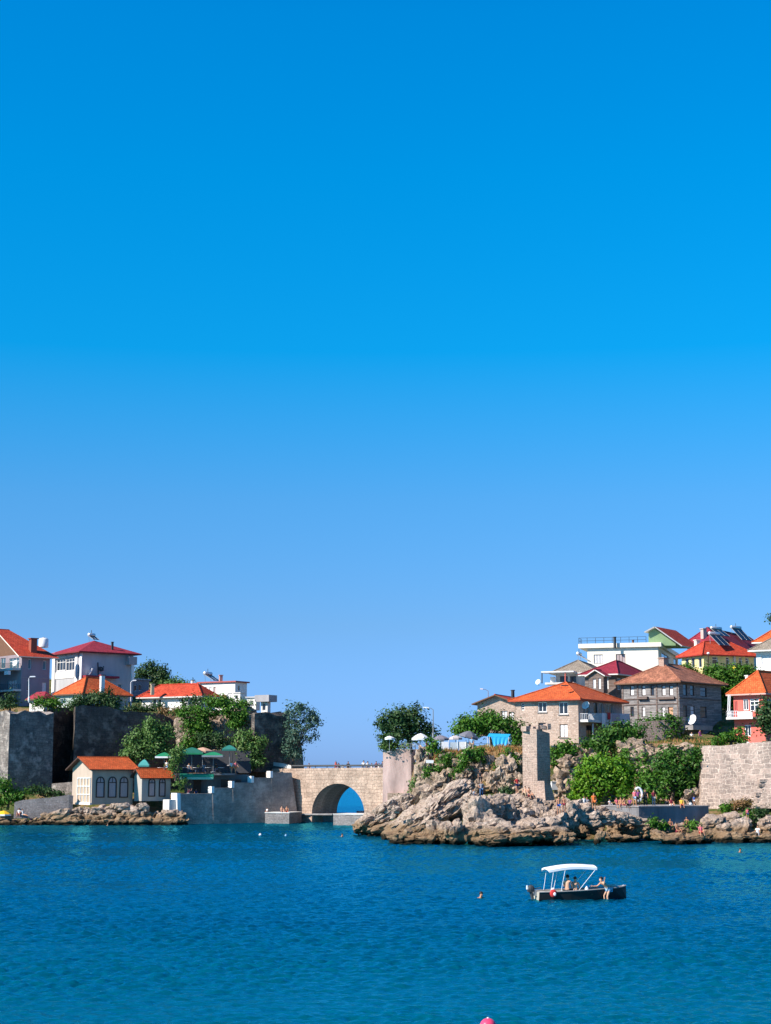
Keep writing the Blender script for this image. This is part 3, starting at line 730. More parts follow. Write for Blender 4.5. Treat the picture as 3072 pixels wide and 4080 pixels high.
# ---------------------------------------------------------------- camera, sun, sky
cam = bpy.data.cameras.new('camera'); co_ = bpy.data.objects.new('camera', cam); COL.objects.link(co_)
co_.location = (0, 0, CAMH); co_.rotation_euler = (math.pi/2 + TH, 0, 0)
cam.sensor_fit = 'VERTICAL'; cam.sensor_height = 24; cam.sensor_width = 18; cam.lens = F/4080*24; cam.clip_start = .5; cam.clip_end = 60000
SC.camera = co_
SUN_A, SUN_EL = 28, 37
sd_ = Vector((-math.cos(R(SUN_A))*math.cos(R(SUN_EL)), -math.sin(R(SUN_A))*math.cos(R(SUN_EL)), math.sin(R(SUN_EL))))
sl = bpy.data.lights.new('sun', 'SUN'); sl.energy = 5.0; sl.angle = R(.53); sl.color = (1.0, .9, .79)
so_ = bpy.data.objects.new('sun', sl); COL.objects.link(so_); so_.rotation_euler = (-sd_).to_track_quat('-Z', 'Y').to_euler(); so_.location = (-60, 60, 120)
wd = bpy.data.worlds.new('World'); SC.world = wd; wd.use_nodes = True
nt = wd.node_tree; L = nt.links.new; bg = nt.nodes['Background']
sky = N(nt, 'ShaderNodeTexSky', sky_type='NISHITA', sun_disc=False, sun_elevation=R(SUN_EL), sun_rotation=math.atan2(sd_.x, sd_.y), altitude=0.0)
sky.air_density = 1.0; sky.dust_density = 0.4; sky.ozone_density = 4.0
tc = N(nt, 'ShaderNodeTexCoord'); sp = N(nt, 'ShaderNodeSeparateXYZ'); L(tc.outputs['Generated'], sp.inputs[0])
tint = ramp(nt, sp.outputs['Z'], SKY_TINT)
L(mixc(nt, sky.outputs[0], tint, 1.0, 'MULTIPLY'), bg.inputs[0]); bg.inputs[1].default_value = SKY_STR
SC.view_settings.view_transform = 'Standard'; SC.view_settings.look = 'None'; SC.view_settings.exposure = EXPO; SC.view_settings.gamma = 1.0
SC.cycles.max_bounces = 6; SC.cycles.diffuse_bounces = 3; SC.cycles.glossy_bounces = 3; SC.cycles.use_denoising = True
# ---------------------------------------------------------------- sea
m, nt, b = new_mat('sea_water'); L = nt.links.new
tc = N(nt, 'ShaderNodeTexCoord')
nz = N(nt, 'ShaderNodeTexNoise', Scale=.035, Detail=4.0, Roughness=.6); mp = N(nt, 'ShaderNodeMapping'); mp.inputs['Scale'].default_value = (.7, 1.6, 1); L(tc.outputs['Object'], mp.inputs[0]); L(mp.outputs[0], nz.inputs['Vector'])
sp = N(nt, 'ShaderNodeSeparateXYZ'); L(tc.outputs['Object'], sp.inputs[0])
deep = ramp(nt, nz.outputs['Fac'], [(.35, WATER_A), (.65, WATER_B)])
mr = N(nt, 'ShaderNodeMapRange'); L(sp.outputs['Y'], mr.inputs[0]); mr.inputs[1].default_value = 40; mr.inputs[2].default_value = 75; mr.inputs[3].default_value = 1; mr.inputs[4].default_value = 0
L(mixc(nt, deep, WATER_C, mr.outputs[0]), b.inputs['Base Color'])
b.inputs['Roughness'].default_value = .14; b.inputs['IOR'].default_value = 1.33; b.inputs['Specular IOR Level'].default_value = .15
bumps = None
for sc_, st, strength in (((1.9, 3.4, 1), 1.0, .5), ((.6, 1.2, 1), 1.0, .4), ((6, 10, 1), 1.0, .3)):
    mp = N(nt, 'ShaderNodeMapping'); mp.inputs['Scale'].default_value = sc_; L(tc.outputs['Object'], mp.inputs[0])
    n1 = N(nt, 'ShaderNodeTexNoise', Scale=1.0, Detail=3.0, Roughness=.55); L(mp.outputs[0], n1.inputs['Vector'])
    bp = N(nt, 'ShaderNodeBump', Strength=strength, Distance=.2/sc_[0]**.7); L(n1.outputs['Fac'], bp.inputs['Height'])
    if bumps: L(bumps.outputs[0], bp.inputs['Normal'])
    bumps = bp
L(bumps.outputs[0], b.inputs['Normal'])
b.inputs['Specular IOR Level'].default_value = 0.0; b.inputs['Roughness'].default_value = .6
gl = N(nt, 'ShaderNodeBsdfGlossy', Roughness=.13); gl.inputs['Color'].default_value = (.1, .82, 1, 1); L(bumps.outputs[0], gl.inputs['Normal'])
df = N(nt, 'ShaderNodeBsdfDiffuse'); L(b.inputs['Base Color'].links[0].from_socket, df.inputs['Color']); L(bumps.outputs[0], df.inputs['Normal'])
fr = N(nt, 'ShaderNodeFresnel', IOR=1.33); L(bumps.outputs[0], fr.inputs['Normal']); fm_ = N(nt, 'ShaderNodeMath', operation='MULTIPLY'); L(fr.outputs[0], fm_.inputs[0]); fm_.inputs[1].default_value = .95
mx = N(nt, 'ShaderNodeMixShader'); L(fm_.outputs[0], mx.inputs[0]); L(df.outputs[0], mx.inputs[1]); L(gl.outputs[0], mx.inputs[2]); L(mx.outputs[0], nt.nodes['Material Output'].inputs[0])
ta = np.unique(np.concatenate([np.linspace(-.3, .3, 560), np.linspace(-3, -.3, 30), np.linspace(.3, 3, 30)]))
ys = [6.0, 14.0, 24.0]; y = 33.0
while y < 262: ys.append(y); y += min(.42, max(.1, y*y/36000))
while y < 40000: ys.append(y); y *= 1.04 + .06*min(1, y/2000)
ys = np.array(ys); T, Yg = np.meshgrid(ta, ys); X = T*Yg
fade = np.clip((300-Yg)/60, 0, 1)*np.clip((.33-np.abs(T))/.03, 0, 1)
Z = np.zeros_like(X); rg = np.random.default_rng(5)
for i in range(48):
    lam = .28*(1.5/.28)**rg.uniform(); k = 2*math.pi/lam; th = math.pi/2 + rg.normal()*.72 + .12
    a = WAVE_SLOPE/k*(1 if lam < .9 else .7)
    ph = (X*math.cos(th) + Yg*math.sin(th))*k + rg.uniform(0, 6.28) + .8*np.sin(X*.21*rg.uniform(.5,1.5)+rg.uniform(0,6)) + .8*np.sin(Yg*.17+rg.uniform(0,6))
    Z += a*(np.sin(ph) + .25*np.cos(2*ph))
pat = fbm(X*.6, Yg*1.5, 21, 4, .022, .6)
Z *= fade*np.clip(1.0 + .6*pat, .55, 1.6)
nx, ny = len(ta), len(ys); vv = np.stack([X, Yg, Z], -1).reshape(-1, 3); ii = np.arange(nx*ny).reshape(ny, nx)
ff = np.stack([ii[:-1,:-1], ii[:-1,1:], ii[1:,1:], ii[1:,:-1]], -1).reshape(-1, 4)
me = bpy.data.meshes.new('sea'); n = len(ff)
me.vertices.add(len(vv)); me.vertices.foreach_set('co', vv.astype(np.float32).ravel()); me.loops.add(4*n); me.loops.foreach_set('vertex_index', ff.astype(np.int32).ravel())
me.polygons.add(n); me.polygons.foreach_set('loop_start', np.arange(0, 4*n, 4, dtype=np.int32)); me.update(calc_edges=True); me.materials.append(m); me.shade_smooth()
sea = bpy.data.objects.new('water', me); COL.objects.link(sea); sea['kind'] = 'structure'
UP = Vector((0, 0, 1))
def sstep(x, a, b):
    t = np.clip((x-a)/(b-a), 0, 1); return t*t*(3-2*t)
# ---------------------------------------------------------------- LEFT: land
A0 = W(716, 3284)
def z_left(X, Y):
    low = .3 + sstep(Y, 226.5, 240)*3.7
    high = 15.4 + np.clip(Y-255, 0, 60)*.13*sstep(-X, 22, 32) + np.clip(-X-38, 0, 30)*.05
    line = np.where(X < -45, 254, np.where(X < -30, 247.0 + (X+48)*.76, 252.5 - 8*sstep(X, -30, -24)))
    k = sstep(Y - line, 0, 3.0)
    z = low*(1-k) + high*k
    z = np.where((X > -31) & (Y < line), np.minimum(z, 3.0 + 1.0*sstep(Y, 230, 236)), z)
    z = z*(1-sstep(X, -17.6, -15.6)) + sstep(X, -17.6, -15.6)*np.minimum(z, np.where(Y > 244, -2.0, 5.5))
    quay = A0.y + 1.0 + (X-A0.x)*.625          # the stepped quay wall stands on this line
    z = np.where((X > A0.x-.6) & (Y < quay), -2.0, z)
    z = np.where(Y < 226.5, np.minimum(z, -2.0 + (Y-217)*.24), z)
    z = np.where((X > -12.4), -2.0, z)
    return z + fbm(X, Y, 3, 4, .09)*.15
grid_mesh('hill', np.arange(-85, -9.9, .8), np.arange(217, 345, .8), z_left, EARTH)
# ---------------------------------------------------------------- LEFT: castle walls
def wall_poly(mb, pts_px, Y_of, thick):
    """wall slab whose outline is given in photo pixels at depths Y_of(i), thickened straight back"""
    p = [P(x, y, Y) for (x, y), Y in zip(pts_px, Y_of)]
    mb.prism(p, Vector((0, thick, 0)))
def walled(name, label, cat, mat, cx, ytop, ybot, Y, th, lx, rx, rough_top=True, group=None, coping=None, seed=0, back=0):
    """battered tower or wall block with an uneven broken top"""
    h = House.__new__(House); House.__init__(h, name, label, cat, cx, ytop, ybot, Y, th, lx, rx, mat, group)
    rr = random.Random(seed); m = MB()
    c = [h.C + h.u*h.a, h.C, h.C + h.v*h.b, h.C + h.u*h.a + h.v*h.b]
    def sub(a, b, n): return [a.lerp(b, i/n) for i in range(n)]
    ring = []; 
    for i in range(4):
        a, b = c[i], c[(i+1) % 4]; ring += sub(a, b, max(2, int((b-a).length/1.1)))
    top = [Vector((p.x, p.y, h.ze + (rr.uniform(-.5, .2) if rough_top else 0))) for p in ring]
    cen = sum(ring, Vector((0,0,0)))/len(ring); cen.z = h.ze - .05
    bot = [Vector((p.x + (p.x-cen.x)*.02, p.y + (p.y-cen.y)*.02, h.zb)) for p in ring]
    n = len(ring)
    for i in range(n): j = (i+1) % n; m.quad(bot[i], bot[j], top[j], top[i])
    for i in range(n): j = (i+1) % n; m.add([top[i], top[j], cen], [(0, 1, 2)])
    m.build('masonry', mat, h.root); h.ring_top = top
    return h
t1 = walled('castle_tower', 'square castle tower with one sunlit side at the landward edge of the picture', 'tower', ST_WALL, 40, 2830, 3215, 238, 50, -75, 214, seed=1)
t = thing('castle_wall', 'long dark shaded castle wall with a ragged curved top below the orange roofed cottage', 'castle wall', P(500, 3080, 248))
tops = [(190,2826),(240,2822),(292,2818),(300,2818),(330,2812),(380,2816),(430,2813),(470,2826),(500,2836),(520,2834),(560,2838),(600,2840),(640,2846),(672,2862),(700,2884),(718,2915),(724,2950)]
m = MB(); rr = random.Random(4)
pts = [P(x, y + rr.uniform(-3, 3), (249 + (x-190)/106*7 if x < 296 else 243.5 + (x-296)/422*12)) for x, y in tops]; base = [Vector((p.x, p.y, 3.0)) for p in pts]
for i in range(len(pts)-1):
    a, b, c, d = base[i], base[i+1], pts[i+1], pts[i]; k = Vector((0, 2.4, 0))
    m.quad(a, b, c, d); m.quad(d, c, c+k, d+k)
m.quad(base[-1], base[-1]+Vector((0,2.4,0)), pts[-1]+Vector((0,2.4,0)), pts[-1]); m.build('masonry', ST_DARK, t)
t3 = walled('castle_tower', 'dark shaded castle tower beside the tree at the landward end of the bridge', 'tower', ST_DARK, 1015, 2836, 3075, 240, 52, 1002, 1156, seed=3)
# tan natural cliff between the wall and the second tower
mb = MB()
for sx, sy, rx, ry, tl, Y, sd in ((735,2930,35,70,10,246,1),(770,2990,50,60,0,245,2),(850,2960,75,85,0,246,3),(930,2940,75,90,0,245.5,4),(985,2930,40,80,0,244,5),(900,3030,110,40,0,243,6),(780,2870,45,35,0,248,7),(880,2860,60,30,0,248,8),(970,2850,50,30,0,247,9),(1000,3010,35,50,0,242,10)):
    pxrock(mb, sx, sy, rx, ry, tl, Y, sd, sub=4, amp=.12, p=4.5, fine=.1, depth=.5)
o = mb.build('cliff', TANCLIFF, loc=P(880, 3000, 245), smooth=False); tag(o, kind='structure')
# ---------------------------------------------------------------- LEFT: houses on the plateau
# tall grey apartment at the frame's edge
h = House('apartment_house', 'tall grey apartment house with red gabled roof and brick chimney', 'house', 88, 2606, 2830, 262, 50, -70, 200, LILAC)
h.win('R', 112, 124, 2626, 2666, pm=GLASSB, nx=1); h.win('R', 170, 184, 2632, 2668, pm=GLASSB, nx=1); h.win('R', 106, 118, 2712, 2752, pm=GLASSB, nx=1); h.win('R', 168, 184, 2720, 2756, pm=CURT, nx=1)
h.win('L', 36, 76, 2622, 2664, pm=GLASSB, nx=3, bars=(.7,)); h.win('L', 30, 66, 2712, 2750, pm=GLASSB, nx=3); h.win('L', 2, 22, 2622, 2664, pm=GLASSB, nx=2)
h.finish_walls(); h.gable('R', 2508, 1.1, TILE_RED, fascia=CREAM, wallmat=WOODM, off=.55, far=.3)  # dark brown gable material stands in for shade on that face
h.blk('L', -60, 84, 2669, 2678, 0, 1.5, 'balcony_slab', OFFWH); h.blk('L', -60, 84, 2752, 2760, 0, 1.4, 'balcony_slab', OFFWH)
for yb in (2669, 2752):
    a = h.pxpt('L', -50, yb, 1.4); b_ = h.pxpt('L', 82, yb, 1.4); railing(h.root, [a, b_, b_ - h.L.n*1.4], 1.0, METALD, .3, .02, (1.0, .1))
h.blk('L', 60, 76, 2675, 2690, 1.45, 1.9, 'air_conditioner', METALW)
dish(h.root, h.pxpt('L', 84, 2645, 1.0), .5, (-.5, -.8, .35))
h.blk('R', 90, 200, 2700, 2702, 0, .08, 'floor_band', GREYPL)
chimney(h.root, 132, 2546, 2592, 264, 1.0, plain('brick_red', (.3,.08,.05), var=.3, scale=5))
h = House('apartment_house', 'added unseen grey house beyond the frame edge, shading the brick chimney house', 'house', -190, 2560, 2830, 256, 50, -330, -96, LILAC)  # added house, never in view, placed to shade the apartment's balcony side
h.win('R', -160, -140, 2620, 2660, pm=GLASSB, nx=2); h.finish_walls(); h.hip(2500, .7, TILE_RED, fascia=CREAM)
# big white villa
h = House('villa', 'big white villa with burgundy hipped roof, its long side in shade', 'house', 326, 2600, 2850, 272, 52, 214, 532, BLUEGREY)
h.win('L', 226, 260, 2626, 2672, pm=GLASSD, nx=3, bars=(.72,), fw=.1); h.win('L', 262, 296, 2624, 2672, pm=GLASSD, nx=3, bars=(.72,), fw=.1)
h.win('R', 470, 486, 2725, 2760, pm=GLASSB, nx=1); h.win('R', 432, 448, 2720, 2752, pm=GLASSB, nx=1)
h.finish_walls(); h.hip(2553, 1.0, TILE_BUR, fascia=plain('burgundy_fascia', (.2,.03,.035)), caps=False); VIL = h.on_roof(282, 2562)
h.blk('L', 214, 318, 2604, 2702, .02, .06, 'front_panel', WHITE) if False else None
h.blk('L', 300, 309, 2602, 2830, .01, .16, 'pilaster', WHITE); h.blk('L', 318, 326, 2602, 2830, .01, .16, 'pilaster', WHITE); h.blk('L', 212, 222, 2602, 2830, .01, .3, 'pilaster', WHITE)
h.blk('R', 326, 460, 2694, 2702, .0, 1.4, 'ledge', plain('dark_red_trim', (.3,.03,.05)))
h.blk('R', 500, 532, 2618, 2650, 0, 1.2, 'balcony_box', GREYPL); h.blk('R', 512, 521, 2650, 2716, .85, 1.15, 'column', WHITE)
dish(h.root, h.pxpt('R', 356, 2678, .7), .6, (-.8, -.4, .4)); dish(h.root, h.pxpt('R', 394, 2668, .6), .45, (.4, -.8, .4), mat=METALD)
MB().tube([h.pxpt('R', 384, 2640, .5), h.pxpt('R', 386, 2694, .5)], .12).tube([h.pxpt('R', 384, 2664, .5), h.pxpt('R', 402, 2672, .9), h.pxpt('R', 402, 2655, .9)], .1).build('exhaust_pipe', METALD, h.root)
chimney(h.root, 448, 2560, 2590, 276, .3, METALD)
for f_, nm in ((h.L, 'front_panel'),):
    mm = MB(); q0, z1 = f_.px(224, 2604); q1, _ = f_.px(299, 2604)
    for (ya, yb) in ((2604, 2621), (2677, 2703)):
        _, za = f_.px(260, ya); _, zb_ = f_.px(260, yb); block(mm, f_, q0, q1, zb_, za, .012, .1)
    mm.build(nm, WHITE, h.root)
solar_heater('dark solar heater with black tank on the ridge of the burgundy villa roof', 272, 2552, 278, 1.4, -.6, .7, run=1.0, at=VIL)
t = thing('water_tank', 'round white water tank behind the brick chimney of the apartment house', 'water tank', P(173, 2580, 270))
MB().lathe(P(173, 2580, 270), [(.02,0),(.75,0),(.78,.1),(.78,1.3),(.6,1.5),(.2,1.58),(.02,1.58)], 14).build('tank', METALW, t, smooth=True)
MB().lathe(P(173, 2580, 270) + UP*1.57, [(.02,0),(.2,0),(.2,.1),(.02,.12)], 10).build('lid', METALG, t)
# low orange-roofed cottage
h = House('cottage', 'low cottage under an orange hipped roof with white chimney behind the ragged castle wall', 'house', 330, 2768, 2845, 257, 40, 226, 512, PALEGRN)
h.win('R', 476, 484, 2790, 2822, pm=GLASSB, nx=1); h.win('R', 496, 506, 2792, 2824, pm=GLASSB, nx=1)
h.win('L', 240, 262, 2784, 2806, pm=GLASSB, nx=2); h.finish_walls(zdrop) if False else h.finish_walls()
h.hip(2700, .5, TILE_OR, fascia=WOODM); chimney(h.root, 408, 2692, 2748, 259, .6, WHITE, cap=plain('red_cap', (.4,.04,.04)))
# grey flat block behind
h = House('flat_roofed_house', 'plain lilac grey flat roofed block between the villa and the bungalow', 'house', 466, 2706, 2850, 285, 48, 400, 594, LILAC)
h.win('R', 534, 546, 2730, 2754, pm=GLASSD, nx=1); h.win('R', 552, 564, 2728, 2752, pm=GLASSD, nx=1); h.win('R', 490, 502, 2724, 2746, pm=GLASSD, nx=1); h.win('R', 540, 556, 2768, 2800, pm=GLASSD, nx=1)
h.finish_walls(); h.flat(.25, .25, GREYPL)
# purple low roof in front of the apartment
h = House('shed', 'small shed with a low dull red roof at the foot of the grey apartment house', 'shed', 176, 2788, 2835, 250, 45, 118, 210, OFFWH)
h.win('L', 140, 156, 2796, 2815, nx=1); h.finish_walls(); h.hip(2756, .5, TILE_BUR, fascia=WOODM, caps=False)
# bungalow
h = House('bungalow', 'white bungalow with orange hipped roof standing above the tan cliff', 'house', 800, 2778, 2850, 262, 28, 566, 858, WHITE)
h.win('L', 608, 622, 2784, 2822, pm=GLASSB, nx=1); h.win('L', 628, 642, 2784, 2830, pm=GLASSB, nx=1); h.win('L', 724, 736, 2782, 2822, fm=WOODD, pm=GLASSD, nx=1, name='door', pane='panel'); h.win('L', 748, 764, 2784, 2810, nx=2, pm=GLASSB); h.win('R', 816, 838, 2790, 2815, nx=2)
h.finish_walls(); h.hip(2727, .7, TILE_RED, fascia=OFFWH)
chimney(h.root, 608, 2728, 2756, 264, .5, plain('buff_render', (.5,.4,.28)), rz=.4)
# white flat-roofed house with solar tank
h = House('flat_roofed_house', 'bright white flat roofed house with a thin red roof edge and solar heater', 'house', 937, 2718, 2850, 276, 30, 796, 984, WHITE)
h.win('L', 812, 824, 2736, 2748, nx=1, pm=SHUT); h.win('L', 834, 846, 2736, 2756, nx=1, pm=CURT); h.win('L', 850, 860, 2736, 2762, fm=WOODM, pm=SHUT, nx=1); h.win('L', 906, 926, 2762, 2790, nx=2, pm=CURT)
h.win('R', 948, 956, 2732, 2752, nx=1); h.finish_walls(); h.flat(.35, .22, plain('red_edge', (.4,.1,.09))); FLT = P(846, 2716, 279); FLT.z = h.ze + .22
chimney(h.root, 880, 2692, 2712, 278, .5, plain('pink_chimney', (.5,.3,.26)), rz=.4)
h.blk('L', 886, 904, 2770, 2790, 0, .35, 'planter', plain('terracotta', (.4,.16,.1)))
solar_heater('solar heater with red brown tank on the bright white flat roofed house', 846, 2712, 279, 2.0, -.5, 1.1, at=FLT)
t = House('annex', 'small white box shaped annex with a terrace below the white flat roofed house', 'annex', 957, 2762, 2800, 268, 30, 930, 976, WHITE)
t.win('L', 936, 948, 2770, 2785, nx=1); t.finish_walls(); t.flat(.12, .15, OFFWH)
t = House('concrete_shelter', 'unfinished grey concrete shelter with overhanging slab above the shaded tower', 'shelter', 1066, 2796, 2842, 252, 30, 1040, 1078, OFFWH)
t.win('L', 1046, 1058, 2804, 2830, fm=CONC, nx=1); t.finish_walls(); t.flat(.7, 1.0, GREYPL)
t = House('garden_hut', 'low pale garden hut with flat grey roof beside the white annex', 'hut', 1020, 2780, 2830, 258, 30, 984, 1036, OFFWH)
t.win('L', 996, 1010, 2792, 2815, nx=2); t.finish_walls(); t.flat(.2, .2, BLUEGREY)
# white chimneys behind the bungalow roof
t = House('outbuilding', 'narrow white outbuilding with twin chimney pots behind the bungalow ridge', 'outbuilding', 782, 2732, 2800, 280, 30, 762, 796, WHITE)
t.win('L', 766, 774, 2745, 2755, nx=1); t.finish_walls(); t.flat(.15, .12, OFFWH); chimney(t.root, 768, 2711, 2732, 281, .45, WHITE, cap=METALD)
# trees on the plateau
tree('conifer', 'dark bluish conifers with pointed tops behind the grey flat roofed block', 'tree', (615, 2800), 300, [(560,2690,22,32),(590,2680,20,30),(612,2668,16,26),(626,2700,32,40),(646,2690,16,40),(652,2720,24,30)], LEAF_D, .3, 1.0)
tree('round_tree', 'low rounded olive green tree behind the orange bungalow roof', 'tree', (700, 2800), 298, [(690,2728,34,22),(722,2724,26,22),(668,2735,18,14)], LEAF_O, .3)
tree('shrub', 'broad dark green shrub sprawling in front of the orange cottage', 'shrub', (370, 2830), 250, [(330,2795,46,30),(390,2780,40,30),(430,2800,36,40),(300,2810,36,18),(450,2815,20,18)], LEAF_D, .26)
tree('shrub', 'bright green bush on top of the square castle tower', 'shrub', (195, 2828), 247, [(190,2800,36,20),(222,2808,22,22),(160,2800,20,12)], LEAF_M, .24)
tree('shrub', 'dark bush below the balconies of the grey apartment house', 'shrub', (40, 2830), 250, [(44,2795,22,26),(18,2812,22,16)], LEAF_D, .24)
tree('hedge', 'dark hedge running in front of the white bungalow', 'hedge', (580, 2836), 255, [(530,2826,26,12),(570,2820,26,14),(610,2822,26,14),(650,2832,30,10)], LEAF_D, .24)
tree('shrub', 'small dark bush on the garden edge between bungalow and cliff top', 'shrub', (770, 2825), 254, [(760,2808,26,22),(790,2800,22,26)], LEAF_D, .24)
tree('shrub', 'dry reddish bush under the bungalow door', 'shrub', (690, 2842), 252, [(680,2832,36,12),(720,2836,22,12)], leafmat('dry_leaves', (.2,.1,.04), (.14,.12,.03), (.26,.17,.08)), .2, .6)
# ivy spilling over the tan cliff
tree('ivy', 'thick green ivy spilling down the tan cliff over the cafe', 'ivy', (790, 2900), 243, [(745,2842,46,20),(800,2838,46,20),(840,2840,36,18),(785,2880,42,36),(770,2935,34,44),(745,2975,34,36),(810,2905,26,30)], LEAF_M, .24, 1.0, .2)
tree('ivy', 'round mass of ivy hanging beside the shaded tower', 'ivy', (945, 2860), 242, [(940,2836,46,26),(950,2870,32,34),(930,2880,24,26),(880,2800,40,22),(850,2800,26,20)], LEAF_M, .24, 1.0, .2)
tree('shrub', 'green bush growing on the cliff top under the white annex', 'shrub', (910, 2815), 247, [(900,2798,40,18),(960,2806,38,18),(860,2806,30,16)], LEAF_M, .24)
tree('shrub', 'ivy clump on the low cliff just above the tan parasol', 'shrub', (840, 2990), 240, [(835,2945,34,30),(870,2950,26,26),(810,2960,24,26),(890,2975,22,24)], LEAF_D, .24, .9)
# terrace trees
tree('broadleaf_tree', 'big leafy tree in front of the dark castle wall, above the orange gabled roof', 'tree', (590, 3060), 236, [(555,2950,44,50),(600,2915,50,44),(640,2935,40,50),(570,2990,56,40),(630,2985,36,36),(525,2995,30,40),(672,2925,18,20),(520,3020,24,20)], LEAF_O, .26, .95, .5)
tree('broadleaf_tree', 'leafy tree leaning over the stepped quay wall in front of the shaded tower', 'tree', (985, 3080), 239, [(980,2945,46,36),(1015,2965,36,30),(960,2985,34,30),(1010,3000,26,30),(1030,3030,22,30),(1040,2960,18,14),(995,3045,20,22)], LEAF_O, .26, .9, .5)
tree('young_tree', 'slim pale green young tree rising past the green cafe awning', 'tree', (700, 3100), 229, [(700,3005,22,22),(694,3030,18,26),(712,3020,16,16),(700,3075,16,22),(720,3125,14,18)], LEAF_O, .22, .8)
tree('broadleaf_tree', 'loose airy tree with hanging branches beside the shaded tower against the sky', 'tree', (1165, 3050), 241, [(1180,2830,46,28),(1220,2850,32,38),(1170,2870,26,50),(1215,2905,42,32),(1170,2950,24,60),(1185,3000,20,44),(1250,2880,18,20),(1235,2940,22,16),(1150,2980,12,60)], LEAF_T, .24, .72, .75)
tree('shrub', 'green shrub growing along the field wall left of the little seaside house', 'shrub', (30, 3215), 229, [(20,3150,34,30),(45,3180,40,22),(85,3175,24,20),(10,3195,26,18),(0,3130,16,26)], LEAF_M, .24)
tree('shrub', 'dark bush in the shade at the foot of the square castle tower', 'shrub', (190, 3190), 233, [(180,3160,26,16),(130,3150,28,12),(220,3165,22,12)], LEAF_D, .22)
# ---------------------------------------------------------------- LEFT: little house by the sea
h = House('seaside_house', 'little seaside house with orange gabled roof and three arched windows', 'house', 368, 3060, 3206, 226, 52, 290, 531, plain('buff_plaster', (.46,.36,.28), var=.15, streak=True))
k = 3
h.finish_walls(); h.gable('R', 3016, .75, TILE_OR, fascia=WOODD, eave=.75)
ARCHF = WOODD
def arch_win(h, k, x0, x1, y0, y1, fm, pm):
    f = h.face(k); u0, _ = f.px(x0, y1); u1, _ = f.px(x1, y1); _, zt = f.px((x0+x1)/2, y0); _, zb = f.px((x0+x1)/2, y1)
    u0, u1 = sorted((u0, u1)); w = u1-u0; zs = zt - w*.62; uc = (u0+u1)/2
    def outline(g):
        pts = [(u1-g, zb+g)]
        for i in range(11):
            a = math.pi*i/10; pts.append((uc + (w/2-g)*math.cos(a), zs + (w*.62-g)*math.sin(a)**.85 if math.sin(a) > 0 else zs))
        pts.append((u0+g, zb+g)); return pts
    o_, i_ = outline(0), outline(.13); m = MB(); n = len(o_)
    for i in range(n):
        j = (i+1) % n
        A, B, C, D = [f.pt(*q, .1) for q in (o_[i], o_[j], i_[j], i_[i])]; m.quad(A, B, C, D)
        E, G = f.pt(*o_[i], 0), f.pt(*o_[j], 0); m.quad(E, G, B, A)
        E2, G2 = f.pt(*i_[i], .01), f.pt(*i_[j], .01); m.quad(D, C, G2, E2)
    block(m, f, u0+.13, u1-.13, zs-.05, zs+.05, .02, .08); block(m, f, uc-.03, uc+.03, zs+.05, zt-.14, .02, .07)
    w_ = m.build('window', fm, h.root)
    MB().poly([f.pt(*q, .015) for q in i_]).build('pane', pm, w_)
for x0, x1 in ((381, 415), (429, 463), (475, 509)): arch_win(h, 'R', x0, x1, 3094, 3178, ARCHF, SHUT)
# white lattice window bay in the lit gable
f = h.L; mm = MB(); u0, zt = f.px(312, 3100); u1, zb_ = f.px(360, 3198)
for i in range(5): c = u0 + (u1-u0)*i/4; block(mm, f, c-.04, c+.04, zb_, zt, .02, .14)
for i in range(4): c = zb_ + (zt-zb_)*i/3; block(mm, f, u0-.04, u1+.04, c-.04, c+.04, .022, .142)
w_ = mm.build('lattice_window', WHITE, h.root); mm = MB(); block(mm, f, u0, u1, zb_, zt, .004, .03); mm.build('pane', plain('tan_shade', (.45,.34,.24)), w_)
h.blk('L', 306, 366, 3198, 3206, .0, .3, 'sill', OFFWH)
h = House('annex', 'low annex with orange lean-to roof and two dark arched windows beside the little seaside house', 'annex', 566, 3092, 3192, 228, 52, 536, 680, plain('pale_annex_plaster', (.43,.4,.36), var=.2, streak=True))
h.finish_walls(); h.gable('R', 3062, .5, TILE_OR, fascia=WOODD, eave=.6)
for x0, x1 in ((590, 617), (632, 658)): arch_win(h, 'R', x0, x1, 3100, 3174, WOODD, SHUT)
# stone walls near the house
h = walled('field_wall', 'low sloping field stone wall between the bushes and the little seaside house', 'wall', ST_LOW, 64, 3192, 3240, 225.5, -14, 20, 288, seed=6) if False else None
t = thing('field_wall', 'low sloping field stone wall between the bushes and the little seaside house', 'wall', P(180, 3235, 226))
m = MB(); tp = [(58,3196),(90,3188),(130,3184),(165,3180),(200,3178),(240,3172),(275,3166),(292,3172)]; pts = [P(x, y, 226+i*.25) for i, (x, y) in enumerate(tp)]
for a, b in zip(pts, pts[1:]):
    k = Vector((0, 1.0, 0)); A, B = Vector((a.x, a.y-.3, .8)), Vector((b.x, b.y-.3, .8)); m.quad(A, B, b, a); m.quad(a, b, b+k, a+k)
m.build('masonry', ST_LOW, t)
t = thing('boundary_wall', 'blue shaded garden wall running behind the little seaside house', 'wall', P(260, 3190, 236))
m = MB(); m.prism([P(206, 3180, 236), P(320, 3190, 234), P(320, 3112, 234), P(260, 3118, 235), P(206, 3122, 236)], (0, 1.2, 0)); m.build('masonry', ST_WALL, t)
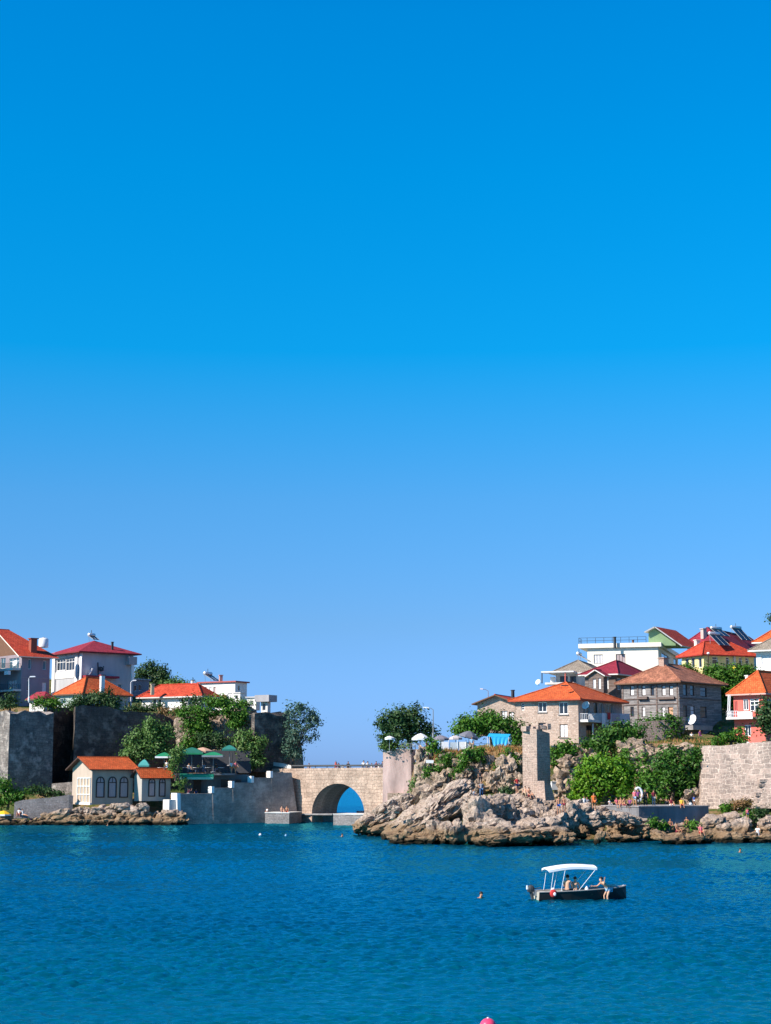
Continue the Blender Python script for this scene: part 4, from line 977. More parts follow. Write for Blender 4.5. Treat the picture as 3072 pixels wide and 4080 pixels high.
# ---------------------------------------------------------------- LEFT: shore rocks
mb = MB(); prof = [(0,3256),(60,3252),(130,3262),(165,3254),(200,3240),(290,3214),(350,3214),(420,3206),(480,3198),(560,3196),(582,3232),(640,3228),(690,3226),(735,3234)]
def ptop(x):
    for (a, ya), (b, yb) in zip(prof, prof[1:]):
        if a <= x <= b: return ya + (yb-ya)*(x-a)/(b-a)
    return prof[-1][1] if x > 0 else prof[0][1]
rr = random.Random(9); i = 0
for x in range(-60, 745, 26):
    y0 = ptop(max(0, x)); H_ = 3287 - y0
    mb_n = 3 if H_ > 60 else 2
    for j in range(mb_n):
        yy = y0 + H_*(j+.5)/mb_n; i += 1
        pxrock(mb, x + rr.uniform(-9, 9), yy + 8, rr.uniform(20, 38), H_/mb_n*.58 + rr.uniform(0, 4), rr.uniform(-5, 22), 224.5 - j*1.0 + rr.uniform(-.5, .5), i, sub=3, amp=.3, fine=.16)
o = mb.build('rocky_shore', ROCK, loc=P(360, 3280, 223)); tag(o, kind='structure')
# ---------------------------------------------------------------- LEFT: stepped quay wall
dq = Vector((math.cos(R(32)), math.sin(R(32)), 0)); nq = Vector((math.sin(R(32)), -math.cos(R(32)), 0))
fq = Face(Vector((A0.x, A0.y, 0)), dq, nq, 30)
t = thing('stepped_quay_wall', 'grey shaded quay wall descending in steps with sunlit step ends coloured white', 'quay wall', (A0.x, A0.y, 0))
ends = [722, 846, 926, 1004, 1080, 1161]; tops_ = [3162, 3139, 3118, 3098, 3078]
m = MB(); bl = MB(); posts = MB()
for i in range(5):
    u0, _ = fq.px(ends[i], 3200); u1, _ = fq.px(ends[i+1], 3200); u0 = 0 if i == 0 else u0
    _, z = fq.px((ends[i]+ends[i+1])/2, tops_[i]); bt = .3 if i < 4 else .55
    def q(u, z_, out): return fq.pt(u, z_, out)
    e = 0 if i < 4 else fq.px(1188, 3232)[0]-u1
    pl = [q(u0, -1.2, .5), q(u1+e, -1.2, .5), q(u1, z, 0), q(u0, z, 0)]
    m.prism(pl, -nq*1.5) if False else m.add([*pl, *[p - nq*1.6 for p in pl]], [(0,1,2,3),(5,4,7,6),(3,2,6,7),(1,5,6,2),(4,0,3,7)])
m.build('masonry', ST_RET, t)
for i in range(5):
    x0 = ends[i]; yt = tops_[i] - (2 if i else 1)
    u0, _ = fq.px(x0, yt+12); _, z1 = fq.px(x0, yt-1)
    w = .55
    if i == 0:
        p = MB(); p.add([fq.pt(-.5,-1,.52), fq.pt(.02,-1,.52), fq.pt(.02,z1,.03), fq.pt(-.5,z1,.03), fq.pt(-.5,-1,-1.8), fq.pt(.02,-1,-1.8), fq.pt(.02,z1,-1.8), fq.pt(-.5,z1,-1.8)], [(0,1,2,3),(5,4,7,6),(4,0,3,7),(1,5,6,2),(3,2,6,7)])
    else:
        p = MB(); block(p, fq, u0-.16, u0+.26, z1-.8, z1+.1, -1.0, .08)
    p.build('post', WHITE, t)  # white colour imitates sunlight on the end face of each step
u0, zt = fq.px(700, 3186); p = MB(); block(p, fq, -1.5, -.52, -1, zt, -2.2, -.2); p.build('buttress', OFFWH, t)
# ---------------------------------------------------------------- BRIDGE
BX0 = P(1058, 3066, 234.2); th = R(-35); db = Vector((math.cos(R(40)), -math.sin(R(40)), 0)); nb_ = Vector((-math.sin(R(40)), -math.cos(R(40)), 0))
B0 = P(1130, 3066, 239.0); fb = Face(Vector((B0.x, B0.y, 0)), db, nb_, 30)
t = thing('arch_bridge', 'sunlit stone bridge with a single round arch over the channel', 'bridge', (B0.x + db.x*8, B0.y + db.y*8, 0))
def bpx(x, y): return fb.px(x, y)
uE, _ = bpx(1540, 3062); uS = bpx(1085, 3068)[0]
ua, za = bpx(1243, 3242); ub, _ = bpx(1453, 3242); uc, zc = bpx(1350, 3122); um = (ua+ub)/2; hw = (ub-ua)/2; hh = zc - za
ztL = bpx(1200, 3062)[1]; ztR = bpx(1520, 3058)[1]
def ztop(u): return ztL + (ztR-ztL)*(u-0)/(uE)
NA = 24; DEP = 5.2
arc = [(um - hw*math.cos(math.pi*i/NA), za + hh*math.sin(math.pi*i/NA)) for i in range(NA+1)]
m = MB()
for back in (0, 1):
    o_ = -DEP*back
    def q(a, b, c, d):
        v = [fb.pt(*a, o_), fb.pt(*b, o_), fb.pt(*c, o_), fb.pt(*d, o_)]; m.quad(*(v if not back else v[::-1]))
    q((uS, -1), (ua, -1), (ua, ztop(ua)), (uS, ztop(uS))); q((ub, -1), (uE, -1), (uE, ztop(uE)), (ub, ztop(ub)))
    for (a, z0), (b, z1) in zip(arc, arc[1:]): q((a, z0), (b, z1), (b, ztop(b)), (a, ztop(a)))
m.quad(fb.pt(uS, ztop(uS)), fb.pt(uE, ztop(uE)), fb.pt(uE, ztop(uE), -.55), fb.pt(uS, ztop(uS), -.55))
m.quad(fb.pt(uS, ztop(uS), -.55), fb.pt(uE, ztop(uE), -.55), fb.pt(uE, ztop(uE)-.9, -.55), fb.pt(uS, ztop(uS)-.9, -.55))
m.build('masonry', ST_BRIDGE, t)
m = MB(); full = [(ua, -1)] + arc + [(ub, -1)]
for (a, z0), (b, z1) in zip(full, full[1:]): m.quad(fb.pt(b, z1), fb.pt(a, z0), fb.pt(a, z0, -DEP), fb.pt(b, z1, -DEP))
m.build('vault', ST_RET, t)
m = MB()
for (a, z0), (b, z1) in zip(arc, arc[1:]):
    def ex(u, z, g): d_ = Vector((u-um, z-za)); d_.normalize(); return (u + d_.x*g, z + d_.y*g)
    m.quad(fb.pt(a, z0, .04), fb.pt(b, z1, .04), fb.pt(*ex(b, z1, .62), .04), fb.pt(*ex(a, z0, .62), .04))
    m.quad(fb.pt(*ex(a, z0, .62), .04), fb.pt(*ex(b, z1, .62), .04), fb.pt(*ex(b, z1, .62), 0), fb.pt(*ex(a, z0, .62), 0))
m.build('arch_ring', ST_BRIDGE, t)
m = MB(); m.quad(fb.pt(uS, ztop(uS)-.9, -.5), fb.pt(uE, ztop(uE)-.9, -.5), fb.pt(uE, ztop(uE)-.9, -DEP), fb.pt(uS, ztop(uS)-.9, -DEP)); m.build('deck', CONC, t)
m = MB(); q0 = bpx(1160, 3052)[0]; z0 = bpx(1300, 3051)[1]
m.tube([fb.pt(q0, z0, -.25), fb.pt(uE, z0+.02, -.25)], .13, 7)
for i in range(9): u = q0 + (uE-q0)*i/8; m.tube([fb.pt(u, ztop(u)-.1, -.25), fb.pt(u, z0, -.25)], .05, 5)
m.build('handrail', METALD, t)
m = MB(); _, zz = bpx(1150, 3057); pr = [P(1052, 3034, 243), P(1090, 3036, 242), P(1130, 3042, 240.5), P(1160, 3050, 239)]
t = thing('road_parapet', 'pale curving road parapet sloping down to the bridge from the tower', 'parapet', P(1100, 3075, 234))
for a, b in zip(pr, pr[1:]):
    k = Vector((0, .5, 0)); dn = Vector((0, 0, -.55)); m.quad(a+dn, b+dn, b, a); m.quad(a, b, b+k, a+k)
m.build('coping', OFFWH, t); m = MB(); m.prism([p + Vector((0,.1,-.5)) for p in pr] + [Vector((p.x, p.y+.1, 3)) for p in pr[::-1]], (0,.4,0)); m.build('masonry', ST_WALL, t)
DECK_Z = ztop(5) - .9
# quay platforms in the channel
t = thing('quay_platform', 'low stone landing platform under the stepped wall, swimmers sitting on it', 'quay', W(1100, 3281))
p0 = W(1056, 3281); f0 = Face(Vector((p0.x, p0.y, 0)), Vector((.97, -.24, 0)).normalized(), Vector((-.24, -.97, 0)).normalized(), 5)
u1, _ = f0.px(1152, 3260); zt = f0.px(1100, 3240)[1]; m = MB(); block(m, f0, 0, u1, -1, zt, -6, 0); m.build('masonry', ST_LOW, t); m = MB(); block(m, f0, -.05, u1+.04, zt, zt+.12, -6, .06); m.build('slab', OFFWH, t)
t = thing('landing_stage', 'dark recessed landing stage with a thin pale slab under the arch', 'quay', W(1240, 3284))
p0 = W(1152, 3276); f1 = Face(Vector((p0.x, p0.y, 0)), Vector((.95, -.3, 0)).normalized(), Vector((-.3, -.95, 0)).normalized(), 8)
u1, _ = f1.px(1328, 3260); zt = f1.px(1240, 3241)[1]; m = MB(); block(m, f1, .05, u1, zt-.2, zt, -6, .6); m.build('slab', CONC, t); m = MB(); block(m, f1, .05, u1, -1, zt-.2, -6, -1.6); m.build('masonry', CONCD, t)
t = thing('quay_block', 'lit stone quay block between the arch and the slanted rocks', 'quay', W(1390, 3290))
p0 = W(1328, 3288); f2 = Face(Vector((p0.x, p0.y, 0)), Vector((.93, -.36, 0)).normalized(), Vector((-.36, -.93, 0)).normalized(), 8)
u1, _ = f2.px(1480, 3270); zt = f2.px(1400, 3246)[1]; m = MB(); block(m, f2, 0, u1, -1, zt, -5, 0); m.build('masonry', ST_LOW, t); m = MB(); block(m, f2, -.04, u1, zt, zt+.1, -5, .06); m.build('slab', OFFWH, t)
# ---------------------------------------------------------------- LEFT: cafe terrace
YC = 233
t = thing('cafe_terrace', 'shady two storey cafe terrace with dark railing between trees', 'cafe', P(830, 3180, YC))
a, b = P(690, 3081, YC-2), P(935, 3081, YC); m = MB(); m.obox(a - UP*.25, b-a, Vector((-.1, 7, 0)), UP*.25); m.build('floor_slab', CONCD, t)
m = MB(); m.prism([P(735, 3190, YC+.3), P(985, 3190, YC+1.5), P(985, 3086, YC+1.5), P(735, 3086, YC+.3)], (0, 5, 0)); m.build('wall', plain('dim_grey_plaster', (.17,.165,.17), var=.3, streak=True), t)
for x0, x1 in ((770, 800), (880, 912), (937, 960)):
    m = MB(); m.obox(P(x0, 3170, YC+.2), P(x1, 3170, YC+.25)-P(x0, 3170, YC+.2), Vector((0,.1,0)), UP*2.2); m.build('door', WOODD, t)
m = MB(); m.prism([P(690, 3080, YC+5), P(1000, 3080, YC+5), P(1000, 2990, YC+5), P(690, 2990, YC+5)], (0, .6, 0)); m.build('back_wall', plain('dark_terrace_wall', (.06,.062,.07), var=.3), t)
railing(t, [a + UP*.0, b], 1.0, METALD, .5, .025, (1.0, .5, .1))
for x in (700, 770, 840, 925): m = MB(); m.tube([P(x, 3080, YC), P(x, 3000, YC)], .07); m.build('column', METALD, t)
m = MB(); p0, p1 = P(718, 3083, YC-2.2), P(853, 3083, YC-1.2); m.obox(p0 - UP*.5, p1-p0, Vector((0,-.9,-.15)), UP*.5); o = m.build('awning', plain('green_canvas', (.02,.3,.17)), t)
m = MB(); q = p0 - UP*.62 + Vector((0,-.92,-.15)); m.obox(q, p1-p0, Vector((0,-.03,0)), UP*.3); m.build('valance', plain('pale_green_canvas', (.25,.55,.4)), o)
def parasol(name, label, sx, sy, Y, rx, hpx, mat, val=None, group=None, n=8, pole=2.3, tilt=0.0, sag=.0):
    """market parasol: canopy rim centre at the pixel, rx in photo px"""
    r = rx*mpp(Y); c = P(sx, sy, Y); hh = hpx*mpp(Y)
    t = thing(name, label, 'parasol', c - UP*pole, group)
    T = Matrix.Rotation(R(tilt), 3, 'Y'); cv = MB()
    def pp(a, rr_, z): return c + T @ Vector((rr_*math.cos(a), rr_*math.sin(a), z))
    rings = [(0.04, hh), (.35, hh*.8), (.7, hh*.42), (1.0, 0.0), (1.0, -.22)]
    V = [[pp(2*math.pi*(k+.5)/n, r*q, z) for k in range(n)] for q, z in rings]
    for i in range(4):
        tgt = cv if i < 3 or val is None else None
        for k in range(n):
            j = (k+1) % n
            if i < 3: cv.quad(V[i+1][k], V[i+1][j], V[i][j], V[i][k])
    o = cv.build('canopy', mat, t)
    vv_ = MB()
    for k in range(n): j = (k+1) % n; vv_.quad(V[4][k], V[4][j], V[3][j], V[3][k])
    vv_.build('valance', val or mat, o)
    MB().tube([c - UP*pole, c + UP*hh*.95], .04).build('pole', METALG, t)
    rb = MB()
    for k in range(n): rb.tube([c + UP*hh*.9, V[3][k] + UP*.03], .015, 4)
    rb.build('rib', METALG, t)
    MB().lathe(c - UP*pole, [(.02,0),(.35,0),(.35,.1),(.05,.14),(.02,.14)], 10).build('base', CONC, t)
    return t
GRC = plain('emerald_canvas', (.01,.2,.09), var=.2); GRL = plain('light_green_canvas', (.15,.55,.25), var=.2)
parasol('parasol', 'bright green parasol with pale valance nearest the young tree on the cafe terrace', 655, 3014, 231, 46, 16, GRC, WHITE, n=4)
parasol('parasol', 'wide dark green parasol behind the young tree on the cafe terrace', 765, 3000, 233, 68, 22, plain('teal_canvas', (.012,.12,.085)), GRC, n=4)
parasol('parasol', 'green parasol with grey valance under the tan parasol', 850, 3010, 231.5, 58, 14, GRC, METALG, n=4)
parasol('parasol', 'tan pinkish parasol standing above the green awnings', 808, 2992, 236, 42, 14, plain('tan_canvas', (.55,.34,.24)), None, n=8)
parasol('parasol', 'green parasol half hidden behind the tree leaning over the quay wall', 915, 2985, 236, 40, 16, plain('sea_green_canvas', (.02,.17,.14)), None, n=4)
parasol('parasol', 'small teal parasol behind the orange annex roof', 575, 3048, 231, 30, 22, plain('teal_canvas_pale', (.06,.3,.28)), None, n=4)
parasol('parasol', 'yellow and white parasol on the flat shore rocks', 14, 3244, 224.5, 30, 14, plain('yellow_canvas', (.85,.5,.02)), WHITE, n=8, pole=1.2)
def table(label, sx, sy, Y, top, group, r=.45):
    b = P(sx, sy, Y); t = thing('cafe_table', label, 'table', b, group)
    MB().lathe(b + UP*.72, [(.02,0),(r,0),(r,.04),(.02,.04)], 12).build('tabletop', top, t)
    MB().tube([b, b + UP*.72], .04).build('leg', METALD, t); MB().lathe(b, [(.02,0),(.26,0),(.05,.05),(.02,.05)], 10).build('base', METALD, t)
for i, x in enumerate((640, 672, 740, 780, 830, 880)):
    table('round white cafe table in the shade of the green parasols', x, 3080, 232.5, METALW, 'cafe tables under the green parasols')
# street lamps
def street_lamp(label, sx, ybase, ytop, Y, dx, head_dx, mat=METALG, arm_drop=6, double=False):
    b, tp = P(sx, ybase, Y), P(sx, ytop, Y); t = thing('street_lamp', label, 'street lamp', b, 'street lamps')
    MB().tube([b - UP*.3, b.lerp(tp, .5), tp], [.09, .07, .05], 7).build('pole', mat, t)
    e = P(sx + dx, ytop - arm_drop, Y); MB().tube([tp - UP*.05, tp.lerp(e, .5) + UP*.08, e], .04, 6).build('arm', mat, t)
    sg = 1 if dx > 0 else -1; m = MB(); hx = head_dx*mpp(Y)
    m.prism([e + Vector((-.05*sg,-.14,-.05)), e + Vector((hx*sg,-.16,-.03)), e + Vector((hx*sg,.16,-.03)), e + Vector((-.05*sg,.14,-.05))], (0,0,.16)); m.build('lamp_head', METALW, t)
    MB().lathe(b - UP*.1, [(.02,0),(.16,0),(.16,.5),(.09,.55),(.02,.56)], 8).build('base', mat, t)
street_lamp('pale street lamp in front of the grey apartment house', 115, 2790, 2703, 248, 6, 20, METALW)
street_lamp('thin street lamp before the lilac grey flat roofed block', 521, 2812, 2718, 266, 10, 12, METALW)
# ---------------------------------------------------------------- RIGHT: land (inverse-distance terrain)
CT = [(1400,185,-3),(1420,180,-3),(1380,195,-3),(1450,190,-2.5),(1400,205,-3),(1420,192,-1.5),(1440,205,-1),(1500,175,-1.5),(1560,162,-2),(1700,160,-1.5),(1800,158,-1.5),(1900,156,-2),(2100,156,-2),(2300,157,-2),(2500,160,-2),(2700,160,-2),(3000,163,-2),(3200,165,-2),(3400,165,-2),
 (1500,185,-1.5),(1560,190,0),(1560,206,-.5),(1600,200,1.0),(1600,178,-.5),(1650,183,1.6),(1720,172,.5),(1800,177,2.4),(1800,168,0),(1900,174,2.4),(2000,168,.5),(2050,177,3.0),(2150,168,.5),(2200,175,2.2),(2300,169,-1.5),(2350,178,2.0),(2350,171,-1.5),(2400,168,-.5),(2500,172,-1),(2500,178,2.0),(2600,171,-1.5),(2700,172,-1.5),(2700,178,1.8),(2850,173,-.5),(2900,177,1.2),(3000,173,0),(3100,177,1.2),(3100,170,-1),
 (1600,212,1.0),(1690,199,3.6),(1640,204,1.2),(1640,211,1.5),(1640,218,2),(1652,214,2.5),(1600,206,.8),(1800,196,4.2),(2000,192,4.3),(2200,191,3.8),(2400,188,3.2),(2600,187,3.0),(2780,187,3.0),
 (1560,218,-1),(1600,222,2),(1560,228,3),(1690,208,8.6),(1700,206,9.3),(1800,205,9.5),(1900,205,9.6),(2000,206,9.8),(2100,210,10),(2250,212,9.6),(2350,207,7.0),(2450,202,6.5),(2550,200,6.6),(2650,199,6.6),(2750,203,8.6),(2400,214,10.3),(2550,213,10.6),(2680,212,10.6),
 (2770,183,2.2),(2820,183,2.2),(2880,182.5,2.3),(2940,182,2.4),(3000,181.5,2.5),(3072,181,2.5),(3150,180,2.5),(3300,180,2.5),(2800,193,8.8),(2900,193,9.4),(3000,192,9.5),(3072,192,9.6),(3180,190,9.8),(3300,190,10),
 (1620,232,7.5),(1750,222,9.3),(2000,224,10.3),(2300,224,10.5),(2450,228,11.3),(2700,232,11.8),(2800,225,11.5),(2950,214,10.8),(3100,224,12),(3300,224,12),
 (2000,250,11),(2300,256,14),(2500,264,17),(2800,262,16),(3050,256,17),(3300,256,18),(2400,300,22),(2650,290,21),(2800,290,21.5),(3100,300,22),(3300,300,23),
 (1600,245,2),(1580,232,6),(1540,226,2),(1650,270,0),(1800,262,6),(1900,300,3),(2100,300,12),(2200,340,13),(2600,345,20),(3100,345,22),(1500,235,-3),(1450,250,-3),(1460,275,-3),(1460,310,-3),(1500,290,-3),(1550,310,-3),(1540,255,-3),(1600,330,-3),(1520,245,-3),(1700,330,-2),(1440,230,-3),(1470,222,-3),(1480,222,-1.5),(1500,215,-1.5),(1460,212,-1)]
CTA = np.array([((x-CX)/F*Y*.995, Y, z) for x, Y, z in CT])
def z_right(X, Y):
    sh = X.shape; x, y = X.ravel()[:, None], Y.ravel()[:, None]
    d2 = (x-CTA[None, :, 0])**2 + (y-CTA[None, :, 1])**2 + .3
    w = d2**-2.0
    z = (w*CTA[None, :, 2]).sum(1)/w.sum(1)
    return z.reshape(sh) + fbm(X, Y, 8, 5, .11)*.3
grid_mesh('hill', np.arange(-4.5, 95, .75), np.arange(155, 345, .75), z_right, EARTH)
# ---------------------------------------------------------------- RIGHT: rocks of the promontory
mb = MB(); sd = 100
ROCKS = [ # sx, sy, rx, ry, tilt, Y
 (1478,3280,62,26,24,186),(1500,3258,100,34,30,186),(1560,3225,60,30,32,187),(1600,3205,58,26,34,186),(1540,3300,70,24,18,183),
 (1590,3292,70,30,30,180),(1640,3270,130,26,36,178),(1700,3240,150,30,36,180),(1770,3190,110,36,36,183),(1830,3160,60,34,34,184),(1600,3330,70,24,18,174),(1680,3310,110,26,34,172),
 (1760,3265,110,22,38,175),(1820,3225,90,24,38,177),(1660,3345,84,20,6,163),(1590,3345,44,16,4,164),(1740,3325,44,52,-4,163),(1700,3352,30,16,0,161),(1780,3335,34,36,6,161),(1812,3320,38,46,30,160),
 (1905,3270,56,90,8,163),(1890,3210,44,30,-4,168),(1945,3235,50,64,-12,165),(1930,3310,80,46,14,161),(1985,3215,42,36,0,168),(2010,3255,48,46,10,166),(2030,3190,60,26,-6,176),
 (2030,3205,48,34,0,171),(2100,3200,52,30,-8,172),(2115,3225,34,34,0,169),(2060,3260,60,34,0,167),(1990,3320,80,34,6,159),(2010,3350,100,22,4,157.5),(2090,3305,90,30,10,161),(2100,3335,90,22,6,158.5),
 (2150,3255,40,40,-20,168),(2180,3290,70,36,14,163),(2190,3330,80,28,6,160),(2215,3270,46,40,10,165),(2262,3255,40,48,12,166),(2280,3230,44,34,8,168),(2310,3240,44,38,0,167),(2265,3300,42,36,4,168),(2310,3300,36,34,0,172),
 (2235,3345,36,20,24,158),(2270,3330,30,18,-10,158.5),(2355,3260,46,30,-4,167),(2400,3262,52,26,4,167.5),(2440,3255,50,22,6,169),(2370,3300,40,26,0,173),(2482,3262,44,20,-4,169),(2520,3270,46,16,-8,169.5),
 (2385,3335,18,32,-8,160),(2410,3322,30,10,-14,160.5),(2470,3300,48,36,0,172),(2530,3305,46,34,0,172),(2580,3320,50,26,0,170),(2480,3345,60,18,0,166),
 (2650,3330,50,16,-6,163),(2640,3338,34,12,-18,162),(2740,3338,62,20,4,163),(2700,3345,70,14,0,162),(2800,3330,44,24,0,168),(2790,3350,46,10,0,163),(2690,3310,60,24,0,171),(2600,3295,40,22,8,169),(2640,3305,36,20,0,169.5),(2740,3305,44,22,6,171),(2790,3310,34,24,0,171),(2560,3290,34,26,0,170),
 (2880,3322,38,36,4,166),(2905,3335,44,26,0,165),(2960,3300,42,40,12,168),(2985,3335,54,22,0,166),(3040,3345,60,18,4,165.5),(3060,3290,36,30,6,170),(3080,3320,40,36,0,167),(2850,3285,50,36,0,176),(2930,3270,60,28,0,177),(3020,3275,60,30,0,178),(3110,3290,60,40,0,172),
 (2240,3205,40,22,0,180),(2180,3215,40,26,0,180),(2350,3230,60,18,0,178),(2430,3235,60,16,0,180)]
for r_ in ROCKS:
    sd += 1; sl_ = r_[4] > 20
    pxrock(mb, *r_, sd, sub=5 if r_[2] > 80 else 4 if r_[2] > 30 else 3, amp=.24 if sl_ else .3, p=3.6, strata=.05 if sl_ else .03, fine=.13, depth=1.15)
rr = random.Random(77)
for i in range(46):   # small broken rock between the big ones
    x = rr.uniform(1560, 2320); y = rr.uniform(3215, 3340); sd += 1
    pxrock(mb, x, y, rr.uniform(10, 24), rr.uniform(8, 18), rr.uniform(-20, 40), 178 - (y-3215)/125*17 - rr.uniform(0, 2), sd, sub=2, amp=.35, fine=.1)
tag(mb.build('rocky_shore', ROCK, loc=P(1900, 3330, 165)), kind='structure')
# ---------------------------------------------------------------- RIGHT: cliff under the cafe
mb = MB()
CL = [(1684,3050,30,70,0,207,1),(1680,3000,22,26,0,209,1),(1690,3180,50,40,0,199,1),(1700,3100,40,60,10,203,1),(1700,3140,36,50,0,202,1),(1740,3075,40,34,20,203.5,1),(1750,3130,44,48,10,201,1),(1720,3170,44,30,20,198,1),(1790,3110,40,40,30,201.5,1),(1800,3160,50,36,30,198,1),
 (1850,3050,44,44,0,203,1),(1880,3090,46,50,0,202,1),(1850,3110,34,46,0,200.5,1),(1905,3040,40,36,-8,203,1),(1930,3080,30,60,0,203,1),(1960,3060,30,40,0,204,1),(1955,3120,26,46,12,201,1),(1990,3130,36,60,20,199,1),(2020,3090,36,70,10,201,1),(2050,3060,30,60,0,203,1),(2060,3130,34,50,10,197,1),(1900,3140,36,30,10,198,1),(1840,3160,40,26,20,196,1),(1780,3030,30,24,0,204.5,1),
 (2235,3040,40,40,0,205,1),(2280,3060,50,50,0,203,1),(2250,3110,50,40,0,200,1),(2240,3150,34,36,0,195,1),(2330,3020,40,40,0,206,1),
 (2550,3050,54,60,0,203,1),(2600,3030,50,50,0,205,1),(2640,3020,40,40,0,206,1),(2580,3110,50,50,0,200,1),(2700,3060,60,50,0,203,1),(2740,3130,60,50,0,198,1),(2660,3160,70,34,0,193,1),(2760,3180,40,40,0,190,1),(2700,2990,60,30,0,208,1),(2520,2990,60,40,0,208,1)]
for j, r_ in enumerate(CL): pxrock(mb, *r_[:5], r_[5]-1.8, 300+j, sub=4 if r_[3] > 40 else 3, amp=.36, p=3.4, fine=.22, depth=.8)
tag(mb.build('cliff', CLIFFM, loc=P(1900, 3100, 202)), kind='structure')
# stone steps by the cliff and block
# ---------------------------------------------------------------- rendered buttress beside the bridge
h = walled('rendered_buttress', 'tall streaked pinkish rendered buttress where the bridge meets the cliff', 'buttress', PINKCEM, 1638, 2984, 3225, 222, 8, 1526, 1655, rough_top=False)
m = MB(); m.obox(P(1544, 3240, 221.6), P(1640, 3240, 220.8)-P(1544, 3240, 221.6), Vector((0, 1.2, 0)), UP*2.6); m.build('footing', ST_BRIDGE, h.root)
# ---------------------------------------------------------------- tall ruined pillar
h = walled('stone_pillar', 'tall free standing ruined stone pillar rising from the rocks, one side in deep shade', 'pillar', ST_PILLAR, 2138, 2902, 3225, 187, 44, 2081, 2190, seed=12)
m = MB(); rr = random.Random(5)
for x, y, w in ((2095,2902,14),(2118,2904,14),(2140,2900,16),(2160,2896,14),(2180,2894,10)):
    p = P(x, y, 188); m.box((p.x, p.y, p.z-.05), w*mpp(188)*1.5, 1.0, .4 + rr.uniform(0, .25), rr.uniform(-.3, .8))
m.build('cap_stone', ST_PILLAR, h.root)
q = House.__new__(House)
pb = P(2165, 3245, 184); m = MB(); m.add([pb + Vector(v) for v in ((-.9,.3,-.6),(.3,-.5,-.6),(2.0,1.2,-.6),(0,2.6,-.6),(-.5,1.0,3.6),(.2,.6,3.6),(1.0,1.5,3.2),(0,2,3.4))], [(0,1,5,4),(1,2,6,5),(2,3,7,6),(3,0,4,7),(4,5,6,7)]); m.build('buttress_foot', ST_PILLAR, h.root)
# ---------------------------------------------------------------- big pale wall on the right
t = thing('castle_wall', 'big pale sunlit wall of large stone blocks below the salmon pink house', 'castle wall', P(2930, 3240, 186))
m = MB(); tp = [(2800,2972),(2830,2970),(2870,2972),(2920,2968),(2960,2962),(3000,2958),(3040,2956),(3090,2952),(3200,2950)]
pts = [P(x, y, 188 - i*.55) for i, (x, y) in enumerate(tp)]
bt = [(2788,3232),(2822,3248),(2860,3240),(2920,3226),(2960,3222),(3000,3222),(3040,3220),(3090,3222),(3200,3222)]
bots = [P(x, y, 186.6 - i*.55) for i, (x, y) in enumerate(bt)]
for a, b, c, d in zip(bots, bots[1:], pts[1:], pts):
    k = Vector((0, 2.2, 0)); m.quad(a, b, c, d); m.quad(d, c, c+k, d+k)
m.quad(bots[0]+Vector((0,2.2,0)), bots[0], pts[0], pts[0]+Vector((0,2.2,0))); m.build('masonry', ST_BIG, t)
m = MB(); rr = random.Random(3)
for x, y, w, hh in ((3035,3128,26,12),(3050,3150,30,14),(3020,3165,22,14),(3058,3180,24,18),(3040,3110,30,10),(3025,3190,20,12)):
    p = P(x, y, 183.9); m.box(p, w*mpp(184), .5, hh*mpp(184), .05)
m.build('loose_block', ST_BIG, t)
tree('dry_shrub', 'dry brown bush growing at the foot of the big pale wall', 'shrub', (2960, 3235), 182.5, [(2955,3205,26,20),(2975,3212,20,18),(2935,3215,16,14)], MATS['dry_leaves'], .16, .6)
tree('shrub', 'small green bush at the foot of the big pale wall', 'shrub', (2902, 3232), 182.8, [(2900,3218,12,12),(2892,3226,12,8)], LEAF_M, .18)
tree('ivy', 'green plant hanging over the dark rocks below the big pale wall', 'ivy', (2975, 3270), 177, [(2975,3255,20,14),(2965,3265,22,8)], LEAF_M, .18, .7)
tree('ivy', 'dark green creeper hanging down the rocks at the frame edge', 'ivy', (3035, 3280), 176, [(3030,3250,16,20),(3036,3268,14,16)], LEAF_D, .18, .8)
# ---------------------------------------------------------------- concrete bathing quay
P0 = P(2826, 3230, 174); t = thing('bathing_quay', 'dark shaded concrete bathing quay behind the low rocks', 'quay', P(2690, 3290, 176))
d_ = Vector((.9, -.43, 0)).normalized(); n_ = Vector((-.43*-1, -.9, 0)); n_ = Vector((.43, -.9, 0)).normalized(); dd = Vector((.9, .43, 0)).normalized()
a = P(2545, 3216, 173.5); fq2 = Face(Vector((a.x, a.y, 0)), dd, n_, 9); u1, _ = fq2.px(2824, 3240); zt = a.z
m = MB(); block(m, fq2, 0, u1, -1, zt, -7, 0); m.build('masonry', CONCD, t); m = MB(); block(m, fq2, -.08, u1+.08, zt, zt+.1, -7, .08); m.build('slab', CONC, t)
t = thing('stone_bench', 'low tan stone steps at the foot of the big bright fig tree', 'steps', P(2420, 3230, 181))
m = MB()
for i in range(4): m.box(P(2425, 3243 - i*9, 180 + i*.5), 3.2, .55, .3, -.1)
m.build('masonry', ST_PILLAR, t)
tree('weeds', 'green weeds sprouting along the waterline of the bathing quay', 'weeds', (2660, 3300), 168, [(2640,3288,14,8),(2600,3280,12,10),(2760,3290,14,10)], LEAF_M, .16, .7)
